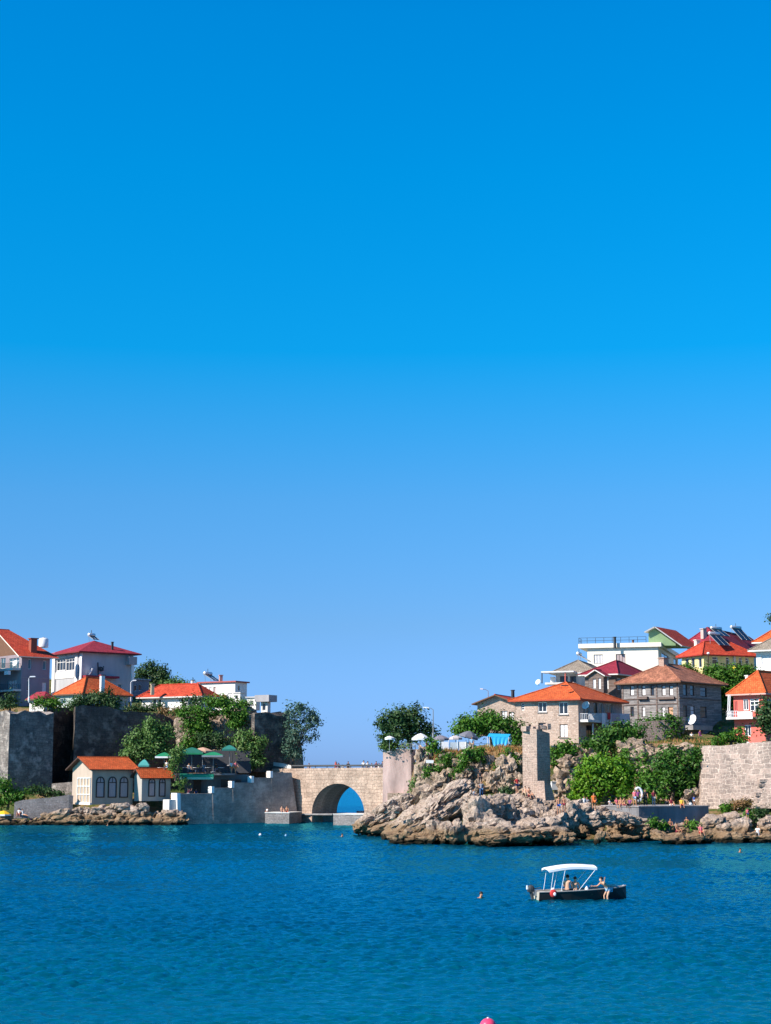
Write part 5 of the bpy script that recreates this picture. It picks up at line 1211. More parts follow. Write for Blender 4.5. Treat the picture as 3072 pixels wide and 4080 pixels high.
# ---------------------------------------------------------------- houses
# stone house in the middle
h = House('stone_house', 'rubble stone house with bright orange hipped roof, white windows and a balcony', 'house', 2303, 2790, 3000, 222, 33, 2053, 2478, ST_HOUSE)
h.win('L', 2143, 2178, 2797, 2837, nx=2, fw=.11, sill=CONC); h.win('L', 2226, 2263, 2797, 2846, nx=2, fw=.11, sill=CONC)
h.win('L', 2076, 2089, 2800, 2830, nx=1, bars=(.35,.65), fw=.09); h.win('L', 2230, 2262, 2886, 2938, fm=WOODM, pm=CURT, nx=2, sill=CONC); h.win('L', 2145, 2174, 2880, 2900, fm=WOODM, pm=GLASSD, nx=1); h.win('L', 2106, 2116, 2886, 2900, fm=WOODM, nx=1)
h.win('R', 2322, 2350, 2800, 2846, pm=GLASSB, nx=2); h.win('R', 2366, 2380, 2797, 2850, fm=WOODD, nx=1, name='door', pane='panel'); h.win('R', 2386, 2404, 2800, 2846, pm=GLASSB, nx=1); h.win('R', 2412, 2442, 2798, 2850, fm=CREAM, pm=GLASSB, nx=2)
h.win('R', 2336, 2360, 2890, 2940, fm=WOODD, nx=2); h.win('R', 2400, 2430, 2890, 2940, fm=WOODD, nx=1)
h.finish_walls(); h.hip(2720, .75, TILE_OR, fascia=plain('red_fascia', (.42,.07,.03)), ridge=.12)
h.blk('R', 2308, 2476, 2872, 2882, 0, 1.3, 'balcony_slab', OFFWH)
A, B = h.pxpt('R', 2308, 2874, 1.28), h.pxpt('R', 2476, 2874, 1.28); railing(h.root, [A - h.Rf.n*1.25, A, B, B - h.Rf.n*1.25], 1.0, METALW, .22, .022, (1.0, .08))
dish(h.root, h.pxpt('R', 2316, 2812, .7) , .55, (-.5,-.75,.4))
MB().tube([h.pxpt('R', 2440, 2940, 1.2), h.pxpt('R', 2440, 2884, 1.2)], .07).tube([h.pxpt('R', 2330, 2950, 1.2), h.pxpt('R', 2330, 2884, 1.2)], .07).build('balcony_post', METALW, h.root)
mm = MB(); p = h.apex[0]; pp_ = P(2250, 2731, 224); mm.box(pp_ + UP*.0, .9, .5, .12, .3); mm.build('skylight', METALD, h.root)
def laundry(label, x0, x1, y0, y1, col, nm, out=1.36):
    a_, b_ = h.pxpt('R', x0, y0, out), h.pxpt('R', x1, y0, out); zt, zb_ = a_.z, h.pxpt('R', (x0+x1)/2, y1, out).z
    m = MB(); n = 8
    t = thing('laundry', label, 'laundry', Vector((a_.x, a_.y, zb_)), 'washing on the balcony rail')
    pts = [[a_.lerp(b_, i/n) + h.Rf.n*(.05*math.sin(i*1.7+j*.5)*(j/5)) + UP*((zb_-zt)*j/5) for i in range(n+1)] for j in range(6)]
    for j in range(5):
        for i in range(n):
            q = [pts[j+1][i], pts[j+1][i+1], pts[j][i+1], pts[j][i]]; m.quad(*q); m.quad(*[v - h.Rf.n*.02 for v in q[::-1]])
    m.build('sheet', cloth(PAL.get(nm, col), nm), t)
laundry('white sheet drying at the corner of the stone house balcony', 2360, 2376, 2842, 2905, None, 'white'); laundry('long pale bed sheet hanging lowest from the balcony of the stone house', 2377, 2400, 2845, 2910, (.62,.6,.58), 'pale_linen')
laundry('dark red towel hanging on the balcony of the stone house', 2382, 2394, 2840, 2868, None, 'red', 1.43); laundry('pinkish grey towel drying on the balcony of the stone house', 2401, 2432, 2846, 2885, (.45,.36,.38), 'mauve'); laundry('bluish white sheet at the far end of the stone house balcony', 2434, 2472, 2846, 2890, (.55,.58,.62), 'bluish_linen')
# gabled stone cottage behind it
h = House('stone_cottage', 'small gabled stone cottage with red roof behind the bushes', 'house', 2052, 2800, 2930, 238, 20, 1902, 2120, ST_HOUSE)
h.win('L', 1998, 2022, 2832, 2880, fm=WOODM, pm=CURT, nx=2); h.win('L', 2028, 2048, 2836, 2880, fm=WOODM, pm=CURT, nx=2); h.win('L', 1934, 1948, 2834, 2870, fm=WOODM, pm=CURT, nx=1); h.win('L', 1954, 1968, 2834, 2870, fm=WOODM, nx=1)
h.finish_walls(); h.gable('R', 2768, .7, TILE_RED, fascia=WOODM, off=.5)
chimney(h.root, 2043, 2752, 2770, 243, .35, METALD)
# old wooden mansion
h = House('wooden_mansion', 'large weathered grey timber mansion with old clay tile roof and curved shaded side', 'house', 2704, 2720, 2965, 238, 40, 2476, 2872, TIMBER)
for x0, x1, p in ((2510,2526,CURT),(2556,2572,CURT),(2636,2652,CURT),(2666,2682,CURT),(2592,2606,GLASSD)):
    h.win('L', x0, x1, 2730, 2772, fm=WOODD, pm=p, nx=1, bars=(.68,), fw=.09)
for x0, x1, p in ((2512,2526,GLASSD),(2557,2571,CURT),(2636,2650,CURT),(2662,2682,plain('orange_curtain', (.6,.33,.2)))):
    h.win('L', x0, x1, 2816, 2856, fm=WOODD, pm=p, nx=1, bars=(.68,), fw=.09)
for x0, x1, y0, y1, p in ((2722,2738,2726,2772,GLASSB),(2750,2766,2730,2772,GLASSB),(2790,2816,2738,2776,GLASSD),(2722,2738,2812,2856,GLASSB),(2752,2768,2812,2858,CURT),(2790,2816,2816,2860,GLASSB)):
    h.win('R', x0, x1, y0, y1, fm=WOODD, pm=p, nx=1, bars=(.6,), fw=.09)
h.win('R', 2726, 2740, 2920, 2958, fm=WOODD, pm=GLASSD, nx=1); h.win('R', 2744, 2768, 2924, 2962, fm=WOODD, pm=GLASSD, nx=1, name='door', pane='panel')
h.finish_walls(); h.hip(2648, .8, TILE_OLD, fascia=WOODM, ridge=.3)
for yb in (2782, 2804): h.blk('L', 2478, 2702, yb, yb+4, 0, .1, 'floor_band', BROWNBD)
h.blk('L', 2545, 2584, 2776, 2786, 0, .5, 'window_bay_sill', BROWNBD); h.blk('L', 2624, 2690, 2776, 2786, 0, .35, 'window_bay_sill', BROWNBD)
h.blk('R', 2706, 2868, 2783, 2787, 0, .12, 'floor_band', BROWNBD)
for x in (2480, 2540, 2615, 2698): h.blk('L', x, x+5, 2722, 2900, .0, .07, 'corner_board', BROWNBD)
chimney(h.root, 2643, 2624, 2682, 244, .95, plain('old_brick', (.42,.28,.22), var=.35, scale=4), rz=.7)
dish(h.root, h.pxpt('R', 2732, 2870, 1.2), .75, (-.75, -.55, .35))
h.blk('R', 2722, 2800, 2892, 2910, 0, 1.6, 'porch_roof', CONC)
# burgundy house behind
h = House('timber_house', 'brown timber house with burgundy roof behind the stone house', 'house', 2452, 2690, 2830, 258, 32, 2330, 2590, BROWNBD)
for x0, x1 in ((2345,2358),(2380,2392),(2412,2424)): h.win('L', x0, x1, 2700, 2745, fm=WHITE, pm=CURT, nx=1, fw=.1)
for x0, x1 in ((2460,2474),(2480,2494),(2510,2524)): h.win('R', x0, x1, 2702, 2748, fm=WHITE, pm=GLASSB, nx=1, fw=.1)
h.finish_walls(); h.hip(2634, .8, TILE_BUR, fascia=OFFWH, ridge=.1)
g = House('porch_gable', 'small gabled burgundy bay projecting from the brown timber house', 'bay', 2404, 2690, 2760, 254, 32, 2345, 2420, BROWNBD)
g.win('L', 2362, 2374, 2706, 2742, fm=WHITE, pm=CURT, nx=1); g.win('L', 2384, 2394, 2702, 2744, fm=WHITE, pm=CURT, nx=1); g.finish_walls(); g.gable('R', 2668, .45, TILE_BUR, fascia=OFFWH)
# grey-roofed terrace house
h = House('terrace_house', 'house with grey brown hipped roof and open white terrace above the orange roof', 'house', 2362, 2684, 2790, 272, 18, 2215, 2440, OFFWH)
h.win('L', 2232, 2262, 2694, 2720, fm=WOODD, pm=GLASSD, nx=2); h.win('L', 2272, 2296, 2694, 2720, fm=WOODD, nx=2); h.finish_walls(); h.hip(2640, .9, TILE_GREY, fascia=OFFWH); TH_ = h.on_roof(2425, 2668)
h.blk('L', 2172, 2300, 2678, 2683, 0, 3.0, 'terrace_roof', METALW); h.blk('L', 2186, 2300, 2722, 2730, 0, 2.8, 'terrace_slab', OFFWH)
for x in (2172, 2264): MB().tube([h.pxpt('L', x+2, 2726, 2.7), h.pxpt('L', x+2, 2680, 2.7)], .1).build('post', PINK if x > 2200 else METALD, h.root)
h.blk('L', 2196, 2216, 2698, 2724, .4, .6, 'white_panel', WHITE)
dish(h.root, h.pxpt('L', 2160, 2722, 2.8), .45, (-.6,-.7,.4))
solar_heater('solar heater with white tank in front of the cream block windows', 2432, 2652, 276, 1.6, -.4, 1.2, at=TH_)
# cream flat-roof building with green gable
h = House('cream_block', 'cream flat roofed block with roof railing and green gabled attic', 'building', 2622, 2582, 2790, 292, 16, 2340, 2702, CREAM)
h.win('L', 2366, 2402, 2608, 2644, fm=WOODD, pm=CURT, nx=3); h.win('L', 2454, 2492, 2606, 2644, fm=WOODM, pm=SHUT, nx=3)
h.win('R', 2636, 2664, 2608, 2652, fm=WOODM, pm=GLASSD, nx=2); h.win('R', 2684, 2697, 2610, 2662, fm=WOODM, pm=GLASSD, nx=1, name='door', pane='panel')
h.finish_walls(); h.flat(.0, .22, CREAM)
o = MB().obox(h.C + h.u*(h.a+1.5) - h.v*.55 + UP*.22, -h.u*(h.a+2.1), h.v*(h.b+1.0), UP*.75).build('roof_slab', CREAM, h.root)
z = h.ze + .97; c0 = h.C + h.u*(h.a+1.4) - h.v*.5; c1 = h.C + h.u*2.0 - h.v*.5
c0.z = c1.z = z; railing(h.root, [c0 + h.v*3, c0, c1], 1.05, METALD, 1.4, .03, (1.0, .5))
chimney(h.root, 2449, 2540, 2572, 293, .35, METALD); chimney(h.root, 2522, 2552, 2568, 293, .25, WOODM)
t = thing('attic', 'pale green gabled attic with red roof standing on the cream block', 'attic', P(2640, 2570, 293))
wp = [(2584,2572),(2692,2572),(2692,2562),(2607,2503),(2584,2516)]
MB().prism([P(x, y, 293) for x, y in wp], (4.4, 7, 0)).build('wall', GREENPL, t)
for tri, nm in ((((2568,2521),(2608,2500)), 0), (((2608,2500),(2716,2576)), 1)):
    a_, b_ = P(*tri[0], 292.4), P(*tri[1], 292.4); up_ = Vector((-(b_-a_).z, 0, (b_-a_).x)).normalized()*.2
    r_ = MB().add([a_+up_*1.02, b_+up_*1.02, b_+up_*1.02+Vector((5,8,0)), a_+up_*1.02+Vector((5,8,0))], [(0,1,2,3)]).build('roof', TILE_RED, t)
    MB().obox(a_, b_-a_, Vector((5,8,0)), up_).build('fascia', OFFWH, r_)
# yellow house
h = House('yellow_house', 'yellow house with orange red hipped roof and rows of tall windows', 'house', 2803, 2612, 2760, 272, 66, 2716, 3004, YELLOW)
for x0, x1 in ((2730,2744),(2754,2768),(2782,2796)): h.win('L', x0, x1, 2620, 2660, fm=WHITE, pm=GLASSD, nx=1, fw=.1)
for x0, x1 in ((2838,2860),(2892,2906),(2943,2957),(2970,2984)): h.win('R', x0, x1, 2616, 2660, fm=WHITE, pm=GLASSD, nx=1, bars=(.75,), fw=.1)
h.finish_walls(); h.hip(2558, .7, TILE_RED, fascia=plain('dark_red_fascia', (.3,.03,.02)), ridge=.45)
YH = h.on_roof(2868, 2578); h.blk('R', 2921, 2929, 2612, 2690, .02, .25, 'downpipe', OFFWH); chimney(h.root, 2777, 2552, 2576, 279, .7, CREAM, rz=.4)
solar_heater('solar heater with dark striped panel lying on the orange roof of the yellow house', 2872, 2578, 277, 2.4, -.95, 2.0, run=2.2, at=YH)
h = House('red_roofed_house', 'house with a dark red roof and pale chimney behind the yellow house', 'house', 2860, 2570, 2640, 306, 30, 2738, 3062, OFFWH)
h.win('L', 2760, 2775, 2578, 2600); h.finish_walls(); h.hip(2520, .8, TILE_BUR, fascia=OFFWH); RH1, RH2 = h.on_roof(2872, 2540), h.on_roof(2955, 2556)
chimney(h.root, 2803, 2507, 2535, 308, .8, plain('pale_pink_stack', (.5,.38,.34)), rz=.5)
solar_heater('solar heater with long steel tank, front one on the dark red roof', 2874, 2535, 302, 2.8, -.9, 1.5, run=2.0, at=RH1)
solar_heater('tall solar heater on a high stand at the end of the dark red roof', 2962, 2535, 300, 3.0, -.85, 2.5, run=2.4, at=RH2)
# white house at the right edge
h = House('white_house', 'white rendered house with grey eaves cut off by the frame edge', 'house', 3210, 2590, 2760, 252, 30, 3012, 3300, WHITE)
h.win('L', 3034, 3090, 2608, 2650, nx=4, pm=CURT); h.finish_walls(); h.hip(2516, 1.0, TILE_GREY, fascia=WHITE)
g = House('upper_storey', 'orange roofed upper storey behind the grey eaves of the white house', 'house', 3240, 2556, 2620, 262, 30, 3020, 3320, WHITE)
g.finish_walls(); g.hip(2464, .8, TILE_OR, fascia=WHITE)
t = tree('tree', 'dark treetop just entering the picture behind the white house', 'tree', (3085, 2560), 300, [(3090,2462,22,16)], LEAF_D, .3)
# pink house
h = House('pink_house', 'salmon pink house with orange roof, white balcony and white window frames', 'house', 3044, 2768, 2955, 212, 45, 2922, 3330, PINK)
h.win('L', 2960, 2982, 2786, 2830, nx=2, fw=.12); h.win('L', 2986, 3024, 2784, 2834, nx=2, bars=(.5,.8), fw=.13); h.win('L', 2966, 2992, 2888, 2934, nx=2, fw=.12, name='door', pane='panel')
h.win('R', 3056, 3076, 2786, 2830, nx=2, fw=.1); h.finish_walls(); h.hip(2682, .7, TILE_OR, fascia=plain('pink_fascia', (.6,.35,.3)))
h.blk('L', 2916, 3022, 2858, 2866, 0, 1.3, 'balcony_slab', WHITE); h.blk('L', 2962, 3020, 2836, 2858, 1.18, 1.3, 'balcony_panel', WHITE)
railing(h.root, [h.pxpt('L', 2917, 2858, 0), h.pxpt('L', 2917, 2858, 1.25), h.pxpt('L', 2962, 2858, 1.25)], .75, METALW, .3, .03, (1.0, .5))
for x in (2919, 2926): MB().tube([h.pxpt('L', x+1, 2860, 1.15), h.pxpt('L', x+1, 2770, 1.0)], .08).build('post', WHITE, h.root)
chimney(h.root, 2980, 2694, 2725, 216, .5, WHITE, cap=OFFWH)
t = thing('garden_wall', 'low salmon pink garden wall with a pale step below the pink house', 'wall', P(2990, 2968, 208))
m = MB(); m.obox(P(2982, 2966, 208), P(3036, 2966, 206)-P(2982, 2966, 208), Vector((0,.4,0)), UP*.85); m.build('wall', PINK, t); m = MB(); m.obox(P(2942, 2967, 207.5), P(2986, 2967, 206.5)-P(2942, 2967, 207.5), Vector((0,1.5,0)), UP*.35); m.build('step', OFFWH, t)
t = thing('traffic_mirror', 'yellow oval board standing in the bushes by the yellow house', 'sign', P(2925, 2690, 262))
m = MB(); c = P(2924, 2671, 262); m.lathe(c, [(.02,-.04),(.55,-.04),(.55,.04),(.02,.04)], 14, (-.3,-1,0)); m.v = [(c.x+(v[0]-c.x)*.75, v[1], c.z+(v[2]-c.z)*1.35) for v in m.v]; m.build('board', plain('yellow_board', (.85,.6,.02)), t); MB().tube([c - UP*1.8, c - UP*.6], .05).build('post', METALG, t)
# retaining road kerb in front of stone house
t = thing('retaining_wall', 'grey retaining wall with pale kerb curving up beneath the stone house balcony', 'wall', P(2360, 2985, 216))
tp = [(2195,2972),(2240,2972),(2300,2968),(2330,2962),(2370,2952),(2410,2936),(2450,2912),(2490,2884),(2510,2870)]; pts = [P(x, y, 213 + i*.9) for i, (x, y) in enumerate(tp)]
m = MB(); kb = MB()
for a, b in zip(pts, pts[1:]):
    A, B = Vector((a.x, a.y-.2, a.z-3.4)), Vector((b.x, b.y-.2, b.z-3.4)); k = Vector((0,.5,0)); m.quad(A, B, b, a)
    kb.quad(a+Vector((0,-.1,-.22)), b+Vector((0,-.1,-.22)), b+Vector((0,-.1,.05)), a+Vector((0,-.1,.05))); kb.quad(a+Vector((0,-.1,.05)), b+Vector((0,-.1,.05)), b+k+UP*.05, a+k+UP*.05)
m.build('masonry', ST_LOW, t); kb.build('kerb', OFFWH, t)
t = thing('rubble_wall', 'rough tan rubble wall below the bushes in front of the timber mansion', 'wall', P(2640, 2985, 214))
tp = [(2540,2880),(2600,2872),(2660,2868),(2710,2872),(2716,2960)]; m = MB(); pts = [P(x, y, 217+i*.5) for i, (x, y) in enumerate(tp)]
for a, b in zip(pts, pts[1:]): m.quad(Vector((a.x,a.y-.2,9.0)), Vector((b.x,b.y-.2,9.0)), b, a); m.quad(a, b, b+Vector((0,.8,0)), a+Vector((0,.8,0)))
m.build('masonry', ST_PILLAR, t)
t = thing('signboard', 'small blank white signboard on the cliff below the white parasol', 'sign', P(1712, 3050, 200))
m = MB(); m.obox(P(1697, 3040, 200), P(1728, 3041, 200)-P(1697, 3040, 200), Vector((0,.06,0)), UP*.36); m.build('board', WHITE, t); m = MB()
for x in (1701, 1724): m.tube([P(x, 3039, 200.1), P(x, 3058, 200.1)], .03)
m.build('post', WOODM, t)
t = thing('stone_block', 'squared pale stone standing on the cliff beside the green bush', 'stone', P(1955, 3050, 201)); m = MB(); m.box(P(1955, 3030, 201), .65, .65, 1.2, .4); m.box(P(1953, 3052, 201), .8, .8, .5, .2); m.build('masonry', ST_PILLAR, t)
t = thing('white_cabinet', 'white box shaped cabinet behind the foot of the stone pillar', 'cabinet', P(2210, 3150, 193)); m = MB(); m.box(P(2209, 3130, 193), .9, .6, .95, .3); m.build('body', WHITE, t); m = MB(); m.box(P(2209, 3115, 193), 1.0, .7, .08, .3); m.build('lid', OFFWH, t)
# ---------------------------------------------------------------- cliff-top cafe
YF = 208
parasol('parasol', 'white parasol open beside the dark tree on the cliff top', 1676, 2942, YF, 38, 20, METALW, None, 'parasols of the cliff top cafe', 8, 2.0, 0)
parasol('parasol', 'grey parasol between the white parasol and the slim one on the cliff top', 1755, 2944, YF+1, 36, 15, plain('grey_canvas', (.2,.19,.22)), None, 'parasols of the cliff top cafe', 8, 1.9, -3)
parasol('parasol', 'pale slim parasol behind the largest grey one on the cliff top', 1815, 2940, YF+3, 28, 10, plain('pale_canvas', (.5,.46,.46)), None, 'parasols of the cliff top cafe', 8, 2.0)
parasol('parasol', 'large tilted grey parasol on a white pole nearest the green bushes', 1868, 2934, YF-.5, 40, 22, plain('slate_canvas', (.16,.16,.19)), None, 'parasols of the cliff top cafe', 8, 2.0, 14)
parasol('parasol', 'small white parasol under the dark tree at the cliff corner', 1552, 2940, YF+3, 20, 8, METALW, None, 'parasols of the cliff top cafe', 8, 1.8)
t = thing('terrace_screen', 'low white canvas screen with posts round the cliff top cafe', 'screen', P(1830, 2988, YF))
for i, (x0, x1, ya, yb, cm) in enumerate(((1755,1785,2956,2985,METALW),(1792,1822,2958,2986,plain('pale_blue_canvas', (.5,.58,.64))),(1826,1856,2956,2986,METALW),(1858,1886,2958,2986,plain('pale_blue_canvas', (.5,.58,.64))))):
    m = MB(); m.obox(P(x0, yb, YF), P(x1, yb, YF)-P(x0, yb, YF), Vector((0,.04,0)), UP*((yb-ya)*mpp(YF))); m.build('panel', cm, t)
m = MB()
for x in (1753, 1788, 1824, 1857, 1888): m.tube([P(x, 2990, YF-.05), P(x, 2948, YF-.05)], .045)
m.build('post', METALW, t)
t = thing('terrace_fence', 'dark wire fence along the cliff edge beneath the bushes', 'fence', P(1920, 2990, YF-1.5)); railing(t, [P(1890, 2990, YF-1.5), P(1950, 2988, YF-1.5)], .8, METALD, .6, .02)
railing(t, [P(1600, 2988, YF-1), P(1690, 2990, YF-1.5)], .8, METALG, .5, .02)
# blue tarpaulin tent
t = thing('tarpaulin_tent', 'bright blue tarpaulin tent pitched between bushes and the stone pillar', 'tent', P(1985, 2990, YF))
def tp_(x, y, dy=0): return P(x, y, YF+dy)
m = MB(); m.quad(tp_(1940,2935), tp_(2026,2938), tp_(2034,2925,2.5), tp_(1950,2922,2.5)); m.quad(tp_(1950,2922,2.5), tp_(2034,2925,2.5), tp_(2034,2925.5,2.55), tp_(1950,2922.5,2.55)); o1 = m.build('roof_sheet', plain('blue_tarp', (.03,.42,.75), rough=.5), t)
m = MB(); n = 8
cols = [tp_(1958+i*8.4, 2936+i*.3, .02*(i % 2)) for i in range(n+1)]; lows = [tp_(1968+i*6.4, 2986+i*.3, -.2-.12*(i % 2)) for i in range(n+1)]
for i in range(n): m.quad(lows[i], lows[i+1], cols[i+1], cols[i])
m.build('side_sheet', MATS['blue_tarp'], t); m = MB()
for a_, b_ in (((1942,2935,0),(1944,2975,0)),((2026,2938,0),(2026,2988,0)),((1950,2922,2.5),(1952,2980,2.5)),((2034,2925,2.5),(2034,2985,2.5))): m.tube([tp_(*a_), tp_(*b_)], .04)
m.build('pole', METALW, t)
for i, x in enumerate((1655, 1770, 1840)): table('small cafe table behind the cliff edge under the parasols', x, 2992, YF+1, METALW, 'cafe tables on the cliff top')
# trees
tree('broadleaf_tree', 'dark dense tree on the cliff top beside the white parasol', 'tree', (1640, 2985), 218, [(1560,2870,46,44),(1610,2855,44,40),(1640,2845,34,30),(1660,2880,40,40),(1590,2910,50,40),(1650,2920,46,34),(1700,2915,36,26),(1540,2900,28,36),(1560,2935,30,22)], LEAF_D, .26, 1.0, .4, dy=0)
tree('shrub', 'small green bush over the cliff edge below the grey parasol', 'shrub', (1722, 3000), 203, [(1720,2962,18,20),(1726,2982,16,16)], LEAF_M, .22)
tree('shrub', 'pale spiky plant at the top corner of the pinkish buttress', 'shrub', (1545, 2990), 222.5, [(1540,2968,20,18),(1530,2976,12,14),(1608,2972,26,10),(1560,2980,14,10)], LEAF_O, .2, .8)
tree('bush', 'bright green bush cluster left of the blue tent below the stone cottage', 'bush', (1960, 2960), 216, [(1850,2890,34,34),(1885,2880,40,44),(1930,2870,50,40),(1975,2880,44,40),(2010,2895,36,34),(2050,2910,30,40),(2060,2950,26,30),(1905,2910,40,30),(1825,2905,20,22)], LEAF_M, .25, 1.0, .3)
tree('shrub', 'round green bush overhanging the hollow in the cliff', 'shrub', (1890, 3060), 200.5, [(1880,3010,36,24),(1910,3014,26,26),(1862,3022,20,14)], LEAF_M, .22)
tree('shrub', 'pale green bush low on the cliff face', 'shrub', (1838, 3090), 199, [(1836,3060,20,22),(1828,3078,16,14),(1850,3042,14,12)], LEAF_M, .2)
tree('shrub', 'leafy weeds on the cliff just under the blank signboard', 'shrub', (1730, 3100), 200, [(1730,3070,22,14),(1716,3088,18,10),(1755,3095,18,8)], LEAF_M, .2, .7)
tree('shrub', 'green shoots at the cliff edge beneath the blue tent', 'shrub', (2040, 3040), 201, [(2042,3010,22,20),(2052,3035,16,20),(1790,3020,18,14)], LEAF_M, .2, .7)
tree('shrub', 'straggling green scrub across the dry slope below the cafe tables', 'shrub', (1790, 3060), 202, [(1775,3035,20,14),(1800,3050,16,16),(1765,3060,16,12),(1815,3085,18,14),(1782,3095,14,16)], LEAF_O, .2, .7)
tree('shrub', 'dusty green scrub on the slope between the stone block and the pillar', 'shrub', (2020, 3100), 200, [(1990,3060,18,16),(2010,3080,16,18),(2050,3075,14,18),(1990,3110,16,12)], LEAF_O, .2, .7)
tree('shrub', 'scrub growing along the foot of the pinkish buttress', 'shrub', (1660, 3200), 205, [(1662,3120,14,26),(1650,3170,18,16),(1610,3196,24,10)], LEAF_O, .2, .7)
tree('shrub', 'small dark green bush on the rocks left of the stone pillar', 'shrub', (2018, 3175), 178, [(2018,3156,18,14)], LEAF_D, .2)
tree('fig_tree', 'big bright yellow green fig tree between the pillar and the bathers', 'fig tree', (2420, 3235), 186, [(2400,3060,56,46),(2350,3080,50,50),(2450,3060,56,50),(2480,3080,38,46),(2330,3130,44,50),(2400,3120,60,50),(2470,3130,56,50),(2310,3160,36,34),(2498,3116,24,40),(2300,3185,24,18),(2370,3170,34,20),(2360,3030,40,26)], LEAF_B, .26, 1.0, .4, trunk=.22, nsat=1)
tree('fig_tree', 'green tree between the bright fig tree and the big pale wall', 'fig tree', (2670, 3200), 189, [(2680,3010,56,40),(2640,3050,56,46),(2720,3050,50,46),(2680,3090,60,50),(2740,3100,40,40),(2620,3100,40,36),(2770,3060,26,60),(2720,3150,40,30),(2780,3010,20,30)], LEAF_G, .26, 1.0, .45, trunk=.18, nsat=1)
tree('bush', 'yellow green rounded bush in front of the green tree by the pale wall', 'bush', (2600, 3200), 185, [(2580,3110,50,46),(2560,3140,30,40),(2620,3140,50,46),(2590,3165,46,26)], LEAF_M, .26, 1.0, .4, nsat=1)
tree('bush', 'long bank of green bushes sloping up below the stone house balcony', 'bush', (2450, 3010), 207, [(2390,2960,46,44),(2440,2930,50,46),(2480,2910,50,40),(2420,2990,56,40),(2500,2950,44,40),(2350,2990,36,34),(2540,2920,40,34)], LEAF_G, .26, 1.0, .45, nsat=1)
tree('bush', 'dense rounded green hedge below the timber mansion', 'bush', (2640, 2965), 219, [(2590,2890,46,34),(2640,2885,50,34),(2690,2900,34,40),(2560,2920,46,34),(2620,2930,60,34),(2670,2940,40,24)], LEAF_G, .26, 1.0, .4)
tree('bush', 'ragged bush climbing the rocks between the fig tree and the rubble wall', 'bush', (2530, 3090), 201, [(2520,3020,34,26),(2545,3045,30,26),(2500,3050,26,24),(2560,3010,26,18),(2580,3060,24,22)], LEAF_M, .24, .9, .5)
tree('bush', 'green bush beside the stone pillar below the stone house', 'bush', (2235, 3060), 203, [(2225,2990,34,24),(2240,3020,34,40),(2210,3030,22,44),(2230,3060,26,22),(2290,2985,22,14)], LEAF_M, .24, 1.0, .3)
tree('broadleaf_tree', 'tall green tree between the timber mansion and the pink house', 'tree', (2900, 2830), 250, [(2880,2690,50,36),(2940,2680,50,36),(2990,2690,40,30),(2900,2730,50,50),(2880,2780,36,50),(2920,2780,40,40),(2960,2720,40,30),(2850,2700,26,26),(2830,2676,20,20),(3020,2700,20,20)], LEAF_M, .28, 1.0, .3)
tree('broadleaf_tree', 'dark green tree standing in front of the pink house at the frame edge', 'tree', (3060, 2960), 204, [(3050,2850,34,40),(3075,2830,34,50),(3040,2880,30,34),(3070,2890,36,36)], LEAF_D, .26, 1.0, .3)
tree('shrub', 'green shrub on the slope behind the corner of the big pale wall', 'shrub', (2910, 2965), 196, [(2890,2940,36,20),(2930,2930,34,20),(2860,2955,30,12),(2960,2950,22,12)], LEAF_M, .22, .9)
tree('potted_plants', 'leafy garden plants in front of the yellow house', 'plant', (2740, 2690), 270, [(2722,2664,16,12),(2752,2668,16,14),(2770,2678,12,10),(2830,2690,14,14)], LEAF_M, .24, .8)
street_lamp('street lamp with a long double arm behind the white parasol', 1726, 2935, 2827, 216, -18, 12); m = MB(); e = P(1702, 2821, 216); m.prism([e, e+Vector((-.55,-.02,0)), e+Vector((-.55,.3,0)), e+Vector((0,.3,0))], (0,0,.14)); m.build('lamp_head', METALW, bpy.data.objects['street_lamp.002'])
street_lamp('dark street lamp rising behind the stone cottage roof', 1945, 2830, 2752, 246, -22, 10)
t = thing('utility_pole', 'thin dark pole standing before the yellow house', 'pole', P(2822, 2692, 268)); MB().tube([P(2822, 2692, 268), P(2822, 2606, 268)], .09).build('pole', WOODD, t); MB().lathe(P(2822, 2607, 268), [(.02,0),(.2,.02),(.26,.15),(.16,.32),(.02,.36)], 10).build('lamp_globe', METALW, t)
# dry grass and weeds on the cliff edge and slopes
def grass(name, areas, n, mat, h0, zf):
    rg = np.random.default_rng(len(areas)+n); V = []
    per = n//len(areas)
    for sx, Y, rxm, ry in areas:
        cx = (sx-CX)/F*Y
        x = cx + rg.normal(size=per)*rxm; y = Y + rg.normal(size=per)*ry; z = zf(x[:, None], y[:, None])[:, 0]
        hh = h0*rg.uniform(.5, 1.4, per); a = rg.uniform(0, 6.28, per); l = rg.normal(size=(per, 2))*.35
        w = .05
        b = np.stack([x, y, z-.05], 1); d = np.stack([np.cos(a)*w, np.sin(a)*w, 0*a], 1); t_ = b + np.stack([l[:, 0]*hh, l[:, 1]*hh, hh], 1)
        V.append(np.stack([b-d, b+d, t_], 1))
    V = np.concatenate(V).reshape(-1, 3); k = len(V)//3
    me = bpy.data.meshes.new(name); me.vertices.add(len(V)); me.vertices.foreach_set('co', V.astype(np.float32).ravel()); me.loops.add(3*k); me.loops.foreach_set('vertex_index', np.arange(3*k, dtype=np.int32))
    me.polygons.add(k); me.polygons.foreach_set('loop_start', np.arange(0, 3*k, 3, dtype=np.int32)); me.update(calc_edges=True); me.materials.append(mat)
    o = bpy.data.objects.new(name, me); COL.objects.link(o); tag(o, kind='stuff'); return o
